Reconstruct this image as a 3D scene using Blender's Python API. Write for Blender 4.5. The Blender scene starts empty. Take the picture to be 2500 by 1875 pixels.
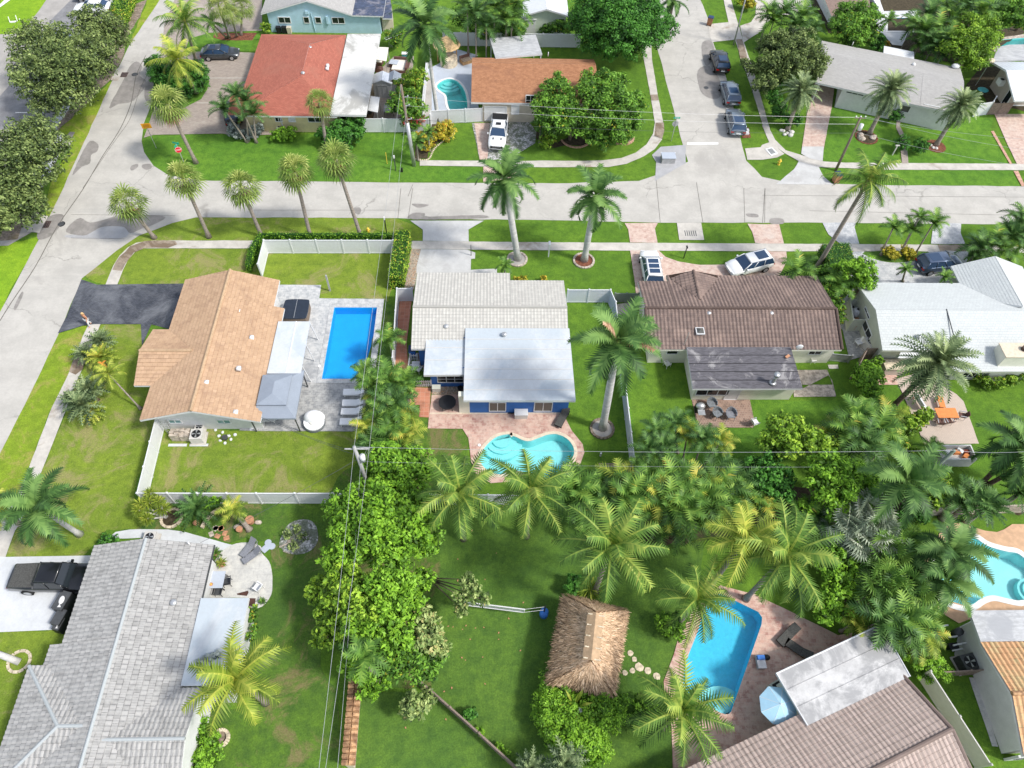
import bpy,bmesh,math,random
import numpy as np
from mathutils import Vector,Matrix
from mathutils.geometry import tessellate_polygon
R=math.radians
sc=bpy.context.scene
C=sc.collection
# ---------------------------------------------------------------- camera
CH=52.0;FPX=1734.0
PITCH,ROLL,YAW=R(55.461),R(2.699),R(-3.274)
MC=Matrix.Rotation(YAW,3,'Z') @ Matrix.Rotation(math.pi/2-PITCH,3,'X') @ Matrix.Rotation(ROLL,3,'Z')
cd=bpy.data.cameras.new('camera');cam=bpy.data.objects.new('camera',cd);C.objects.link(cam)
cam.matrix_world=Matrix.Translation((0,0,CH)) @ MC.to_4x4()
cd.sensor_fit='HORIZONTAL';cd.sensor_width=36.0;cd.lens=FPX/2500*36;cd.clip_start=0.5;cd.clip_end=3000
sc.camera=cam
# ---------------------------------------------------------------- light
SUN_AZ=Vector((1.0,-0.40)).normalized()   # direction towards the sun, on the ground
SUN_EL=R(50)
w=bpy.data.worlds.new("World");sc.world=w;w.use_nodes=True
nt=w.node_tree;bg=nt.nodes['Background']
sky=nt.nodes.new('ShaderNodeTexSky');sky.sky_type='NISHITA';sky.sun_disc=False
sky.sun_elevation=SUN_EL;sky.sun_rotation=math.atan2(SUN_AZ.x,SUN_AZ.y);sky.air_density=1.0;sky.dust_density=1.5
hs=nt.nodes.new('ShaderNodeHueSaturation');hs.inputs['Saturation'].default_value=.55;nt.links.new(sky.outputs[0],hs.inputs['Color']);nt.links.new(hs.outputs[0],bg.inputs[0]);bg.inputs[1].default_value=0.15
sl=bpy.data.lights.new('sun','SUN');sl.energy=2.3;sl.angle=R(7);sl.color=(1.0,0.955,0.88)
sun=bpy.data.objects.new('sun',sl);C.objects.link(sun)
sv=Vector((SUN_AZ.x*math.cos(SUN_EL),SUN_AZ.y*math.cos(SUN_EL),math.sin(SUN_EL)))
sun.rotation_euler=sv.to_track_quat('Z','Y').to_euler();sun.location=(60,-20,90)
sc.view_settings.view_transform='Standard';sc.view_settings.look='None'
sc.view_settings.exposure=0.66;sc.view_settings.gamma=1.0
sc.render.resolution_x=1024;sc.render.resolution_y=768
sc.cycles.max_bounces=6;sc.cycles.transparent_max_bounces=10;sc.cycles.diffuse_bounces=3
# ---------------------------------------------------------------- pixels to ground
TO={i+1: ((i % 4)*620,[0,460,920,1395][i//4]) for i in range(16)}
CAM=Vector((0,0,CH))
def ray(x,y): return MC @ Vector(((x-1250)/FPX,-(y-937.5)/FPX,-1.0))
def P(x,y,z=0.0):
    d=ray(x,y);return CAM+d*((z-CH)/d.z)
def px(s):
    out=[];k=0
    for t in s.split():
        if t[0] == '@': k=t[1:];continue
        a=[float(q) for q in t.split(',')]
        if k in (0,'0'): x,y=a[0],a[1]
        elif k == 'F': x,y=a[0]*1.1302,a[1]*1.1302
        else:
            o=TO[int(k)];x,y=o[0]+a[0]/3.45625,o[1]+a[1]/3.45625
        out.append((x,y,a[2] if len(a)>2 else None))
    return out
def W(s,z=0.0): return [P(x,y,z if q is None else q) for x,y,q in px(s)]
def ppm(p): return FPX/((p-CAM) @ (MC @ Vector((0,0,-1))))
def Z2M(p,zoompx): return zoompx/3.45625/ppm(p)
# ---------------------------------------------------------------- objects
def rootloc(o):
    v=Vector((0,0,0))
    while o: v=v+o.location;o=o.parent
    return v
def tag(o,label=None,cat=None,group=None,kind=None):
    if label: o['label']=label
    if cat: o['category']=cat
    if group: o['group']=group
    if kind: o['kind']=kind
    return o
def T(name,label,cat,loc=(0,0,0),group=None,rz=0):
    o=bpy.data.objects.new(name,None);C.objects.link(o);o.location=loc;o.rotation_euler=(0,0,rz)
    o.empty_display_size=.3
    return tag(o,label,cat,group)
def copy(root,loc=None,rz=None,label=None,group=None,scale=None):
    r=root.copy();C.objects.link(r)
    if loc is not None: r.location=loc
    if rz is not None: r.rotation_euler=(0,0,rz)
    if scale is not None: r.scale=(scale,)*3 if not hasattr(scale,'__len__') else scale
    if label: r['label']=label
    if group: r['group']=group
    for ch in list(root.children):
        c=ch.copy();C.objects.link(c);c.parent=r
        for g in list(ch.children):
            d=g.copy();C.objects.link(d);d.parent=c
    return r
class MB:
    def __init__(s): s.v=[];s.f=[];s.uv=[];s.t=[]
    def add(s,vs,fs):
        n=len(s.v);s.v += [tuple(v) for v in vs];s.f += [tuple(i+n for i in f) for f in fs];return s
    def hexa(s,b,t): return s.add(list(b)+list(t),[(3,2,1,0),(4,5,6,7),(0,1,5,4),(1,2,6,5),(2,3,7,6),(3,0,4,7)])
    def box(s,x0,y0,z0,x1,y1,z1):
        return s.hexa([(x0,y0,z0),(x1,y0,z0),(x1,y1,z0),(x0,y1,z0)],[(x0,y0,z1),(x1,y0,z1),(x1,y1,z1),(x0,y1,z1)])
    def ob(s,c,d,rz=0.0,tx=1.0,ty=1.0):   # centre of the base, sizes, turn, taper of the top
        c=Vector(c);ca,sa=math.cos(rz),math.sin(rz)
        def q(x,y,z): return (c.x+x*ca-y*sa,c.y+x*sa+y*ca,c.z+z)
        a,b=d[0]/2,d[1]/2
        return s.hexa([q(-a,-b,0),q(a,-b,0),q(a,b,0),q(-a,b,0)],
                      [q(-a*tx,-b*ty,d[2]),q(a*tx,-b*ty,d[2]),q(a*tx,b*ty,d[2]),q(-a*tx,b*ty,d[2])])
    def prism(s,poly,z0,z1):
        n=len(poly);b=[(p[0],p[1],z0) for p in poly];t=[(p[0],p[1],z1) for p in poly]
        return s.add(b+t,[tuple(range(n-1,-1,-1)),tuple(range(n,2*n))]+[(i,(i+1) % n,n+(i+1) % n,n+i) for i in range(n)])
    def slab(s,pts,a,b):                    # 3-D polygon thickened along z, from a to b
        n=len(pts);A=[(p[0],p[1],p[2]+a) for p in pts];B=[(p[0],p[1],p[2]+b) for p in pts]
        return s.add(A+B,[tuple(range(n-1,-1,-1)),tuple(range(n,2*n))]+[(i,(i+1) % n,n+(i+1) % n,n+i) for i in range(n)])
    def tube(s,pts,r,n=6,r2=None):
        pts=[Vector(p) for p in pts];m=len(pts);r2=r if r2 is None else r2;vs=[];fs=[]
        for i,p in enumerate(pts):
            d=(pts[min(i+1,m-1)]-pts[max(i-1,0)]).normalized()
            a=d.cross(Vector((0,0,1)) if abs(d.z)<.95 else Vector((1,0,0))).normalized();b=d.cross(a)
            rr=r[i] if isinstance(r,list) else r+(r2-r)*i/(m-1)
            vs += [p+a*(rr*math.cos(2*math.pi*k/n))+b*(rr*math.sin(2*math.pi*k/n)) for k in range(n)]
        for i in range(m-1): fs += [(i*n+k,i*n+(k+1) % n,(i+1)*n+(k+1) % n,(i+1)*n+k) for k in range(n)]
        fs += [tuple(range(n-1,-1,-1)),tuple(range((m-1)*n,m*n))]
        return s.add(vs,fs)
    def cyl(s,c,r,h,n=16,r2=None):
        c=Vector(c);return s.tube([c,c+Vector((0,0,h))],r,n,r2)
    def ell(s,c,r,n=12,m=7,half=False):
        vs=[];fs=[];c=Vector(c);r=r if hasattr(r,'__len__') else (r,r,r)
        for i in range(m+1):
            a=(math.pi/2 if half else math.pi)*i/m
            for k in range(n):
                b=2*math.pi*k/n;vs.append((c.x+r[0]*math.sin(a)*math.cos(b),c.y+r[1]*math.sin(a)*math.sin(b),c.z+r[2]*math.cos(a)))
        for i in range(m): fs += [(i*n+k,(i+1)*n+k,(i+1)*n+(k+1) % n,i*n+(k+1) % n) for k in range(n)]
        return s.add(vs,fs)
    def build(s,name,mat,parent=None,smooth=False,label=None):
        me=bpy.data.meshes.new(name);o0=rootloc(parent)
        me.from_pydata([(a[0]-o0.x,a[1]-o0.y,a[2]-o0.z) for a in s.v],[],s.f)
        if s.uv:
            ul=me.uv_layers.new(name='UVMap');li=np.empty(len(me.loops),dtype=np.int32);me.loops.foreach_get('vertex_index',li)
            ul.data.foreach_set('uv',np.array(s.uv,dtype=np.float32)[li].ravel())
        if s.t:
            at=me.attributes.new('tint','FLOAT','FACE');at.data.foreach_set('value',np.array(s.t,dtype=np.float32))
        me.materials.append(M[mat] if isinstance(mat,str) else mat)
        if smooth: me.polygons.foreach_set('use_smooth',[True]*len(me.polygons))
        me.update();o=bpy.data.objects.new(name,me);C.objects.link(o);o.parent=parent
        if label: o['label']=label
        return o
def centre(poly): return sum((Vector(p) for p in poly),Vector((0,0,0)))/len(poly)
def area2(p): return sum(p[i][0]*p[(i+1) % len(p)][1]-p[(i+1) % len(p)][0]*p[i][1] for i in range(len(p)))
def ccw(p): return list(p) if area2(p)>0 else list(reversed(p))
def offset(poly,d):                           # positive d grows a polygon
    p=ccw([Vector(q) for q in poly]);n=len(p);out=[]
    for i in range(n):
        a=(p[i]-p[i-1]).to_2d().normalized();b=(p[(i+1) % n]-p[i]).to_2d().normalized()
        na=Vector((a.y,-a.x));nb=Vector((b.y,-b.x));m=(na+nb)
        m=m/max(m.length_squared/2,.35);out.append(Vector((p[i].x+m.x*d,p[i].y+m.y*d,p[i].z)))
    return out
def curve(pts,k=6,closed=True):
    n=len(pts);out=[]
    for i in range(n if closed else n-1):
        g=lambda j: pts[(i+j) % n] if closed else pts[max(0,min(n-1,i+j))]
        a,b,c,d=g(-1),g(0),g(1),g(2)
        for q in range(k):
            t=q/k;out.append(.5*((2*b)+(c-a)*t+(2*a-5*b+4*c-d)*t*t+(3*b-a-3*c+d)*t**3))
    if not closed: out.append(pts[-1])
    return out
RG=random.Random(5)
def rough(poly,amp=.06,step=.8):
    out=[];n=len(poly)
    for i in range(n):
        a,b=poly[i],poly[(i+1) % n];k=max(1,min(60,int((b-a).length/step)))
        for j in range(k):
            p=a.lerp(b,j/k)
            if j: p=p+Vector((RG.uniform(-amp,amp),RG.uniform(-amp,amp),0))
            out.append(p)
    return out
ZL={}
def lev(z):
    ZL[z]=ZL.get(z,0)+1;return z*2.2+.00025*ZL[z]
def sheet(name,poly,z,mat,holes=(),kind='structure',label=None,cat=None):
    z=lev(z) if z else 0.0
    loops=[[Vector((p[0],p[1],z)) for p in ccw(poly)]]+[[Vector((p[0],p[1],z)) for p in reversed(ccw(h))] for h in holes]
    tr=tessellate_polygon(loops);vs=[v for l in loops for v in l]
    m=MB()
    fs=[]
    for t in tr:
        a,b,c=(vs[i] for i in t)
        ar=(b-a).cross(c-a).z
        if abs(ar)<1e-7: continue
        fs.append(t if ar>0 else (t[0],t[2],t[1]))
    m.add(vs,fs);o=m.build(name,mat);tag(o,label,cat,kind=kind);return o
# ---------------------------------------------------------------- materials
M={}
def newmat(name):
    m=bpy.data.materials.new(name);m.use_nodes=True;n=m.node_tree;b=n.nodes['Principled BSDF'];M[name]=m;return m,n,b
def nd(n,t,**k):
    o=n.nodes.new('ShaderNode'+t)
    for a,v in k.items():
        if a in o.inputs: o.inputs[a].default_value=v
        else: setattr(o,a,v)
    return o
def mixc(n,fac,a,b,mode='MIX'):
    m=n.nodes.new('ShaderNodeMix');m.data_type='RGBA';m.blend_type=mode
    for i,v in ((0,fac),(6,a),(7,b)):
        if isinstance(v,(tuple,list)): m.inputs[i].default_value=(*v,1)[:4]
        elif isinstance(v,(int,float)): m.inputs[i].default_value=v
        else: n.links.new(v,m.inputs[i])
    return m.outputs[2]
def rng(n,v,lo,hi,a=0.0,b=1.0):
    m=nd(n,'MapRange');m.interpolation_type='SMOOTHSTEP'
    n.links.new(v,m.inputs[0]);m.inputs[1].default_value=lo;m.inputs[2].default_value=hi;m.inputs[3].default_value=a;m.inputs[4].default_value=b
    return m.outputs[0]
def noise(n,co,scale,detail=4,rough=.6,dist=0.0,vec=None):
    t=nd(n,'TexNoise',Scale=scale,Detail=detail,Roughness=rough,Distortion=dist)
    if vec:
        mp=nd(n,'Mapping');mp.inputs[3].default_value=vec;n.links.new(co,mp.inputs[0]);co=mp.outputs[0]
    n.links.new(co,t.inputs['Vector']);return t.outputs['Fac']
def bump(n,b,h,s,d=.02):
    u=nd(n,'Bump',Strength=s,Distance=d);n.links.new(h,u.inputs['Height']);n.links.new(u.outputs[0],b.inputs['Normal'])
def plain(name,col,rough=.7,metal=0.0,var=.12,scale=3.0,spec=.3,stain=None,stain_amt=.5,stain_scale=.6,stretch=None,bmp=0.0):
    m,n,b=newmat(name);co=nd(n,'TexCoord').outputs['Object']
    f=noise(n,co,scale,5,.65,vec=stretch);dk=tuple(c*(1-var*2) for c in col);lt=tuple(min(1,c*(1+var)) for c in col)
    c=mixc(n,rng(n,f,.3,.7),dk,lt)
    if stain: c=mixc(n,rng(n,noise(n,co,stain_scale,8,.72,.6),.62-stain_amt*.24,.74-stain_amt*.24,0,.85),c,stain)
    c=mixc(n,rng(n,noise(n,co,scale*11,3,.7),.3,.75,0,.22),c,tuple(v*.6 for v in col))
    n.links.new(c,b.inputs['Base Color']);b.inputs['Roughness'].default_value=rough;b.inputs['Metallic'].default_value=metal
    b.inputs['Specular IOR Level'].default_value=spec
    if bmp: bump(n,b,noise(n,co,scale*6,4),bmp,.02)
    return m
def grass(name,dark,mid,light,dry=None,dry_amt=.5,dry_scale=.25):
    dark,mid,light=((c[0]*1.18,c[1]*1.2,c[2]+.014) for c in (dark,mid,light))
    m,n,b=newmat(name);co=nd(n,'TexCoord').outputs['Object']
    big=noise(n,co,.13,5,.6,.4);med=noise(n,co,1.1,5,.7);fine=noise(n,co,9.0,3,.8);fin2=noise(n,co,3.2,4,.8)
    c=mixc(n,rng(n,big,.35,.65),mid,light);c=mixc(n,rng(n,med,.35,.72,0,.75),c,dark)
    if dry:
        a=rng(n,noise(n,co,dry_scale,8,.72,.8),.70-dry_amt*.3,.80-dry_amt*.25,0,1)
        g=mixc(n,rng(n,fin2,.38,.62),tuple(.5*(u+v) for u,v in zip(dry,mid)),dry)
        c=mixc(n,a,c,g)
    c=mixc(n,rng(n,fin2,.3,.75,0,.5),c,dark)
    c=mixc(n,rng(n,fine,.25,.8,0,.75),c,mixc(n,.6,c,(.012,.03,.004)))
    n.links.new(c,b.inputs['Base Color']);b.inputs['Roughness'].default_value=.95;b.inputs['Specular IOR Level'].default_value=.08
    bump(n,b,fine,.9,.06);return m
def tilem(name,c1,c2,mortar,bw,rh,rough=.75,msize=.012,stain=None,amt=.5,uv=True,offset_=.5,var2=None,sscale=.35,scale=1.0,bmp=.4):
    m,n,b=newmat(name);tc=nd(n,'TexCoord');co=tc.outputs['UV' if uv else 'Object']
    br=nd(n,'TexBrick');br.offset=offset_;n.links.new(co,br.inputs['Vector'])
    for k,v in (('Color1',(*c1,1)),('Color2',(*c2,1)),('Mortar',(*mortar,1)),('Scale',scale),('Mortar Size',msize),('Mortar Smooth',.3),('Brick Width',bw),('Row Height',rh)): br.inputs[k].default_value=v
    c=br.outputs['Color'];ob=tc.outputs['Object']
    if var2: c=mixc(n,rng(n,noise(n,ob,2.2,6,.75),.4,.66),c,var2)
    if stain: c=mixc(n,rng(n,noise(n,ob,sscale,8,.7,.5),.64-amt*.3,.72,0,.8),c,stain)
    c=mixc(n,rng(n,noise(n,ob,14,3),.3,.8,0,.25),c,tuple(v*.5 for v in c1))
    n.links.new(c,b.inputs['Base Color']);b.inputs['Roughness'].default_value=rough;b.inputs['Specular IOR Level'].default_value=.2
    if bmp:
        iv=nd(n,'Math',operation='SUBTRACT');iv.inputs[0].default_value=1;n.links.new(br.outputs['Fac'],iv.inputs[1]);bump(n,b,iv.outputs[0],bmp,.015)
    return m
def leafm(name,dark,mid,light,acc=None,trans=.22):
    dark,mid,light=((c[0]*g,c[1]*g*.95,c[2]*g+.012*k) for k,g,c in ((.4,.5,dark),(1,.95,mid),(1.6,1.15,light)))  # ends pushed apart: shaded gaps and sunlit leaves painted into the colours
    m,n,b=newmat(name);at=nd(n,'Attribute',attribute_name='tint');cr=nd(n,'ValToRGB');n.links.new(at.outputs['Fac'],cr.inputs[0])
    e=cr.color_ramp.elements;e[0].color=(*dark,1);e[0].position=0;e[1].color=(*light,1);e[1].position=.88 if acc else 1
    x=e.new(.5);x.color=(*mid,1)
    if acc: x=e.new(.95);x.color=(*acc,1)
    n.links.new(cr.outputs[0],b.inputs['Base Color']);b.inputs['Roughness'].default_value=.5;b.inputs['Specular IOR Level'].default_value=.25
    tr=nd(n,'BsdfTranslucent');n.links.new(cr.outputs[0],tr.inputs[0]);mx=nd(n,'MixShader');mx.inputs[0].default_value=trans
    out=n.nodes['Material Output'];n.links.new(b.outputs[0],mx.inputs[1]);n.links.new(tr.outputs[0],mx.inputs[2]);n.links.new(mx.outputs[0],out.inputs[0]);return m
def waterm(name,tint):
    m,n,b=newmat(name);n.nodes.remove(b);co=nd(n,'TexCoord').outputs['Object']
    t=nd(n,'BsdfTransparent');t.inputs[0].default_value=(*tint,1);g=nd(n,'BsdfGlossy',Roughness=.04);g.inputs[0].default_value=(1,1,1,1)
    fr=nd(n,'Fresnel',IOR=1.33);bu=nd(n,'Bump',Strength=.35,Distance=.05);n.links.new(noise(n,co,2.2,4,.6,.5),bu.inputs['Height'])
    n.links.new(bu.outputs[0],g.inputs['Normal']);n.links.new(bu.outputs[0],fr.inputs['Normal'])
    mx=nd(n,'MixShader');n.links.new(fr.outputs[0],mx.inputs[0]);n.links.new(t.outputs[0],mx.inputs[1]);n.links.new(g.outputs[0],mx.inputs[2])
    n.links.new(mx.outputs[0],n.nodes['Material Output'].inputs[0]);return m
def glassm(name,col,rough=.08):
    m,n,b=newmat(name);b.inputs['Base Color'].default_value=(*col,1);b.inputs['Roughness'].default_value=rough;b.inputs['Specular IOR Level'].default_value=.6;return m
def paint(name,col,metal=0.0,rough=.3,coat=.6):
    m,n,b=newmat(name);co=nd(n,'TexCoord').outputs['Object'];c=mixc(n,rng(n,noise(n,co,2.5,4),.3,.7),tuple(v*.93 for v in col),col)
    n.links.new(c,b.inputs['Base Color']);b.inputs['Metallic'].default_value=metal;b.inputs['Roughness'].default_value=rough;b.inputs['Coat Weight'].default_value=coat;b.inputs['Coat Roughness'].default_value=.06;return m
# grounds
grass('lawn',(.065,.135,.012),(.12,.235,.018),(.17,.30,.024),(.34,.32,.10),.25)
grass('lawn_vivid',(.06,.145,.014),(.12,.26,.022),(.17,.32,.03),(.30,.32,.09),.1)
grass('lawn_deep',(.055,.115,.02),(.10,.195,.026),(.15,.26,.034),(.26,.28,.07),.1)
grass('lawn_dry',(.12,.18,.02),(.20,.285,.028),(.26,.34,.035),(.46,.37,.19),.72,.25)
grass('lawn_verge',(.14,.21,.015),(.24,.35,.022),(.31,.41,.03),(.50,.40,.14),.7,.4)
grass('lawn_worn',(.05,.10,.018),(.085,.165,.022),(.14,.25,.022),(.34,.25,.13),.66,.32)
grass('lawn_bright',(.15,.28,.012),(.25,.42,.018),(.32,.48,.025),(.46,.44,.12),.2)
plain('concrete_road',(.50,.48,.44),.9,var=.06,scale=.5,stain=(.40,.38,.35),stain_amt=.35,stain_scale=.12,bmp=.15)
plain('asphalt_pale',(.40,.38,.355),.9,var=.08,scale=.6,stain=(.30,.29,.28),stain_amt=.4,stain_scale=.2)
plain('asphalt_shaded',(.25,.25,.26),.9,var=.12,scale=.8)  # bay asphalt, with the shadow over it put into the grey
plain('damp',(.30,.28,.26),.6,var=.10,scale=1.2,stain=(.22,.21,.19),stain_amt=.4)
plain('damp_blue',(.42,.42,.43),.4,var=.06,scale=1.2)
plain('crack',(.17,.16,.14),.9)
plain('sidewalk',(.56,.53,.48),.9,var=.08,scale=1.0,stain=(.30,.24,.18),stain_amt=.32,stain_scale=.22)
plain('sidewalk_stained',(.33,.27,.21),.9,var=.15,scale=1.5,stain=(.17,.12,.08),stain_amt=.6,stain_scale=.5)
plain('concrete_white',(.62,.64,.66),.8,var=.05,scale=.7,stain=(.58,.58,.56),stain_amt=.3,stain_scale=.3)
plain('concrete_drive',(.55,.55,.54),.85,var=.06,scale=.8,stain=(.44,.43,.42),stain_amt=.4,stain_scale=.3)
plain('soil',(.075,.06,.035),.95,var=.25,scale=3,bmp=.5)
plain('mulch',(.22,.085,.05),.95,var=.3,scale=6,bmp=.6)
plain('gravel',(.42,.36,.29),.95,var=.35,scale=9,stain=(.5,.25,.12),stain_amt=.5,stain_scale=5,bmp=.6)
plain('gravel_white',(.55,.55,.54),.95,var=.45,scale=7,stain=(.10,.13,.07),stain_amt=.75,stain_scale=1.2,bmp=.9)
plain('litter',(.30,.24,.19),.95,var=.25,scale=4,stain=(.14,.12,.07),stain_amt=.6,stain_scale=1.0,bmp=.5)
plain('pool_paint',(.47,.52,.60),.6,var=.04,scale=1)
plain('white_line',(.8,.8,.78),.8,var=.06)
tilem('paver_grey',(.42,.42,.41),(.27,.28,.29),(.20,.20,.20),.34,.24,uv=False,var2=(.50,.50,.49))
tilem('paver_black',(.09,.10,.125),(.05,.056,.07),(.03,.03,.035),.22,.11,uv=False,stain=(.22,.23,.25),amt=.8)
tilem('paver_pink',(.60,.44,.37),(.47,.30,.25),(.55,.47,.40),.32,.22,uv=False,var2=(.66,.54,.46),stain=(.62,.55,.49),amt=.4)
tilem('paver_red',(.66,.43,.35),(.40,.20,.17),(.56,.43,.37),.42,.28,uv=False,var2=(.66,.50,.41),stain=(.70,.55,.46),amt=.6)
tilem('paver_dark',(.36,.24,.19),(.22,.14,.11),(.50,.43,.36),.22,.22,uv=False,var2=(.42,.29,.23),stain=(.12,.10,.08),amt=.45,sscale=.5)
tilem('paver_tan',(.42,.36,.31),(.33,.28,.25),(.27,.24,.21),.3,.15,uv=False,stain=(.50,.45,.39),amt=.4)
tilem('paver_light',(.56,.57,.57),(.38,.40,.42),(.30,.31,.32),.4,.3,uv=False,var2=(.62,.62,.61),stain=(.30,.31,.33),amt=.5)
tilem('paver_beige',(.60,.50,.42),(.55,.46,.39),(.45,.37,.31),.2,.1,uv=False)
tilem('terracotta',(.62,.27,.17),(.52,.21,.13),(.62,.42,.32),.40,.40,uv=False,offset_=0.0,stain=(.20,.11,.07),amt=.45,sscale=.5)
tilem('flagstone',(.60,.59,.55),(.50,.50,.48),(.40,.39,.37),.7,.5,uv=False,var2=(.66,.65,.60),stain=(.42,.42,.41),amt=.4)
plain('deck_orange',(.62,.40,.25),.8,var=.08,scale=2,stain=(.48,.31,.2),stain_amt=.4,stain_scale=.5)
n=M['concrete_road'].node_tree;bb=n.nodes['Principled BSDF'];co=nd(n,'TexCoord').outputs['Object'];c0=bb.inputs['Base Color'].links[0].from_socket
wp=nd(n,'TexNoise',Scale=.8,Detail=6);n.links.new(co,wp.inputs['Vector']);ad=nd(n,'VectorMath',operation='MULTIPLY_ADD');n.links.new(wp.outputs['Color'],ad.inputs[0]);ad.inputs[1].default_value=(2.2,2.2,0);n.links.new(co,ad.inputs[2])
vo=nd(n,'TexVoronoi',feature='DISTANCE_TO_EDGE',Scale=.11);n.links.new(ad.outputs[0],vo.inputs['Vector']);cr=rng(n,vo.outputs['Distance'],.0,.008,.55,0);ms=nd(n,'Math',operation='MULTIPLY');n.links.new(cr,ms.inputs[0]);n.links.new(rng(n,noise(n,co,.15,3),.45,.6),ms.inputs[1])
n.links.new(mixc(n,ms.outputs[0],mixc(n,rng(n,noise(n,co,.5,6,.7,vec=(.12,1,1)),.5,.7,0,.35),c0,(.36,.35,.33)),(.2,.19,.17)),bb.inputs['Base Color'])
# roofs
tilem('shingle_red',(.47,.165,.115),(.36,.12,.085),(.25,.08,.06),.34,.15,stain=(.38,.155,.11),amt=.5,sscale=.25)
tilem('shingle_brown',(.44,.215,.115),(.33,.155,.08),(.22,.10,.055),.4,.15,var2=(.48,.24,.13),stain=(.27,.13,.08),amt=.4,sscale=.3)
tilem('shingle_tan',(.57,.385,.25),(.44,.285,.18),(.30,.19,.12),.42,.34,var2=(.52,.35,.22),stain=(.33,.21,.14),amt=.5,sscale=.7)
tilem('tile_white',(.58,.565,.52),(.49,.475,.44),(.40,.39,.36),.30,.33,offset_=0.0,msize=.02)
tilem('tile_brown',(.25,.185,.16),(.18,.135,.12),(.10,.07,.06),.30,.38,offset_=0.0,stain=(.34,.25,.21),amt=.5)
tilem('tile_pink',(.49,.395,.35),(.41,.33,.29),(.20,.15,.13),.30,.38,offset_=0.0,stain=(.40,.30,.27),amt=.4)
tilem('tile_orange',(.62,.33,.17),(.52,.42,.22),(.25,.14,.08),.30,.42,offset_=0.0,var2=(.62,.38,.20))
tilem('tile_grey',(.46,.45,.435),(.30,.295,.285),(.17,.17,.17),.30,.38,var2=(.43,.425,.41),stain=(.29,.285,.275),amt=.35,sscale=.9,msize=.02)
tilem('tile_pale',(.60,.63,.62),(.55,.575,.57),(.42,.45,.46),.33,.25)
tilem('shingle_grey',(.47,.46,.44),(.40,.39,.375),(.31,.30,.29),.34,.18,stain=(.40,.39,.38),amt=.5)
tilem('shingle_mud',(.33,.24,.20),(.26,.19,.16),(.18,.13,.11),.34,.15)
plain('roof_white',(.68,.675,.64),.6,var=.03,scale=.6,stain=(.36,.35,.32),stain_amt=.5,stain_scale=.22)
plain('roof_bluewhite',(.58,.61,.635),.5,var=.04,scale=.4,stain=(.46,.52,.57),stain_amt=.7,stain_scale=.16)
plain('roof_charcoal',(.13,.125,.14),.8,var=.2,scale=2,stain=(.36,.35,.35),stain_amt=.42,stain_scale=.5,stretch=(1,5,1))
plain('roof_greyboard',(.50,.51,.52),.8,var=.12,scale=1.5,stain=(.36,.37,.39),stain_amt=.5,stain_scale=.5,stretch=(1,4,1))
plain('roof_silver',(.58,.575,.57),.4,var=.10,scale=1.0,stain=(.30,.30,.305),stain_amt=.75,stain_scale=.32,spec=.5)
plain('roof_metal',(.70,.74,.80),.35,metal=.2,var=.03,scale=1)
plain('roof_metalwhite',(.72,.74,.76),.4,var=.02,scale=1)
plain('roof_solar',(.07,.09,.15),.4,var=.2,scale=2,stain=(.25,.24,.27),stain_amt=.5,stain_scale=.8)
plain('canvas_blue',(.29,.33,.39),.85,var=.03,scale=1)
plain('stucco_white',(.70,.705,.70),.85,var=.04,scale=1.5)
plain('stucco_cream',(.78,.77,.66),.85,var=.04,scale=1.5)
plain('stucco_yellow',(.72,.62,.36),.85,var=.05,scale=1.5)
plain('stucco_lightblue',(.46,.66,.78),.85,var=.04,scale=1.5)
plain('stucco_blue',(.05,.17,.50),.75,var=.05,scale=1.5)
plain('stucco_green',(.66,.74,.60),.85,var=.04,scale=1.5)
plain('stucco_sage',(.50,.52,.44),.85,var=.05,scale=1.5)
plain('stucco_taupe',(.50,.44,.38),.85,var=.05,scale=1.5)
plain('stucco_beige',(.62,.55,.44),.85,var=.05,scale=1.5)
plain('trim',(.74,.75,.755),.6,var=.02)
plain('vinyl',(.72,.735,.75),.45,var=.02,spec=.4)
plain('vinyl_grey',(.62,.60,.57),.5,var=.03)
plain('vinyl_sage',(.60,.62,.54),.5,var=.03)
plain('wood_fence',(.30,.23,.19),.9,var=.25,scale=4,stretch=(6,6,1))
plain('wood',(.42,.26,.13),.8,var=.2,scale=5)
plain('wood_dark',(.10,.065,.05),.8,var=.2,scale=5)
plain('orange_wood',(.75,.27,.08),.6,var=.08,scale=4)
plain('red_wood',(.30,.08,.03),.6,var=.08,scale=4)
plain('pole_wood',(.24,.19,.15),.9,var=.2,scale=5,stretch=(8,8,1))
plain('pole_green',(.20,.25,.20),.9,var=.2,scale=5,stretch=(8,8,1))
plain('pole_grey',(.42,.42,.42),.7,var=.1,scale=5)
plain('steel',(.55,.56,.57),.4,metal=.6,var=.08)
plain('steel_dark',(.10,.105,.11),.5,metal=.3,var=.1)
plain('black',(.018,.019,.022),.5,var=.1)
plain('black_spa',(.025,.035,.055),.35,var=.1,spec=.5)
plain('spa_side',(.22,.17,.13),.7,var=.15,stretch=(6,6,1))
plain('white_plastic',(.82,.82,.82),.4,var=.02)
plain('cushion',(.78,.76,.68),.9,var=.04)
plain('cushion_white',(.93,.93,.94),.9,var=.03)
plain('wicker',(.16,.085,.07),.8,var=.2,scale=12)
plain('wicker_grey',(.22,.24,.26),.8,var=.25,scale=14)
plain('sling_grey',(.24,.25,.28),.8,var=.15,scale=12)
plain('sling_dark',(.09,.09,.085),.8,var=.2,scale=12)
plain('teal',(.05,.32,.33),.5);plain('blue_plastic',(.05,.20,.62),.45);plain('sky_canvas',(.42,.68,.86),.8,var=.03)
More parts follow.
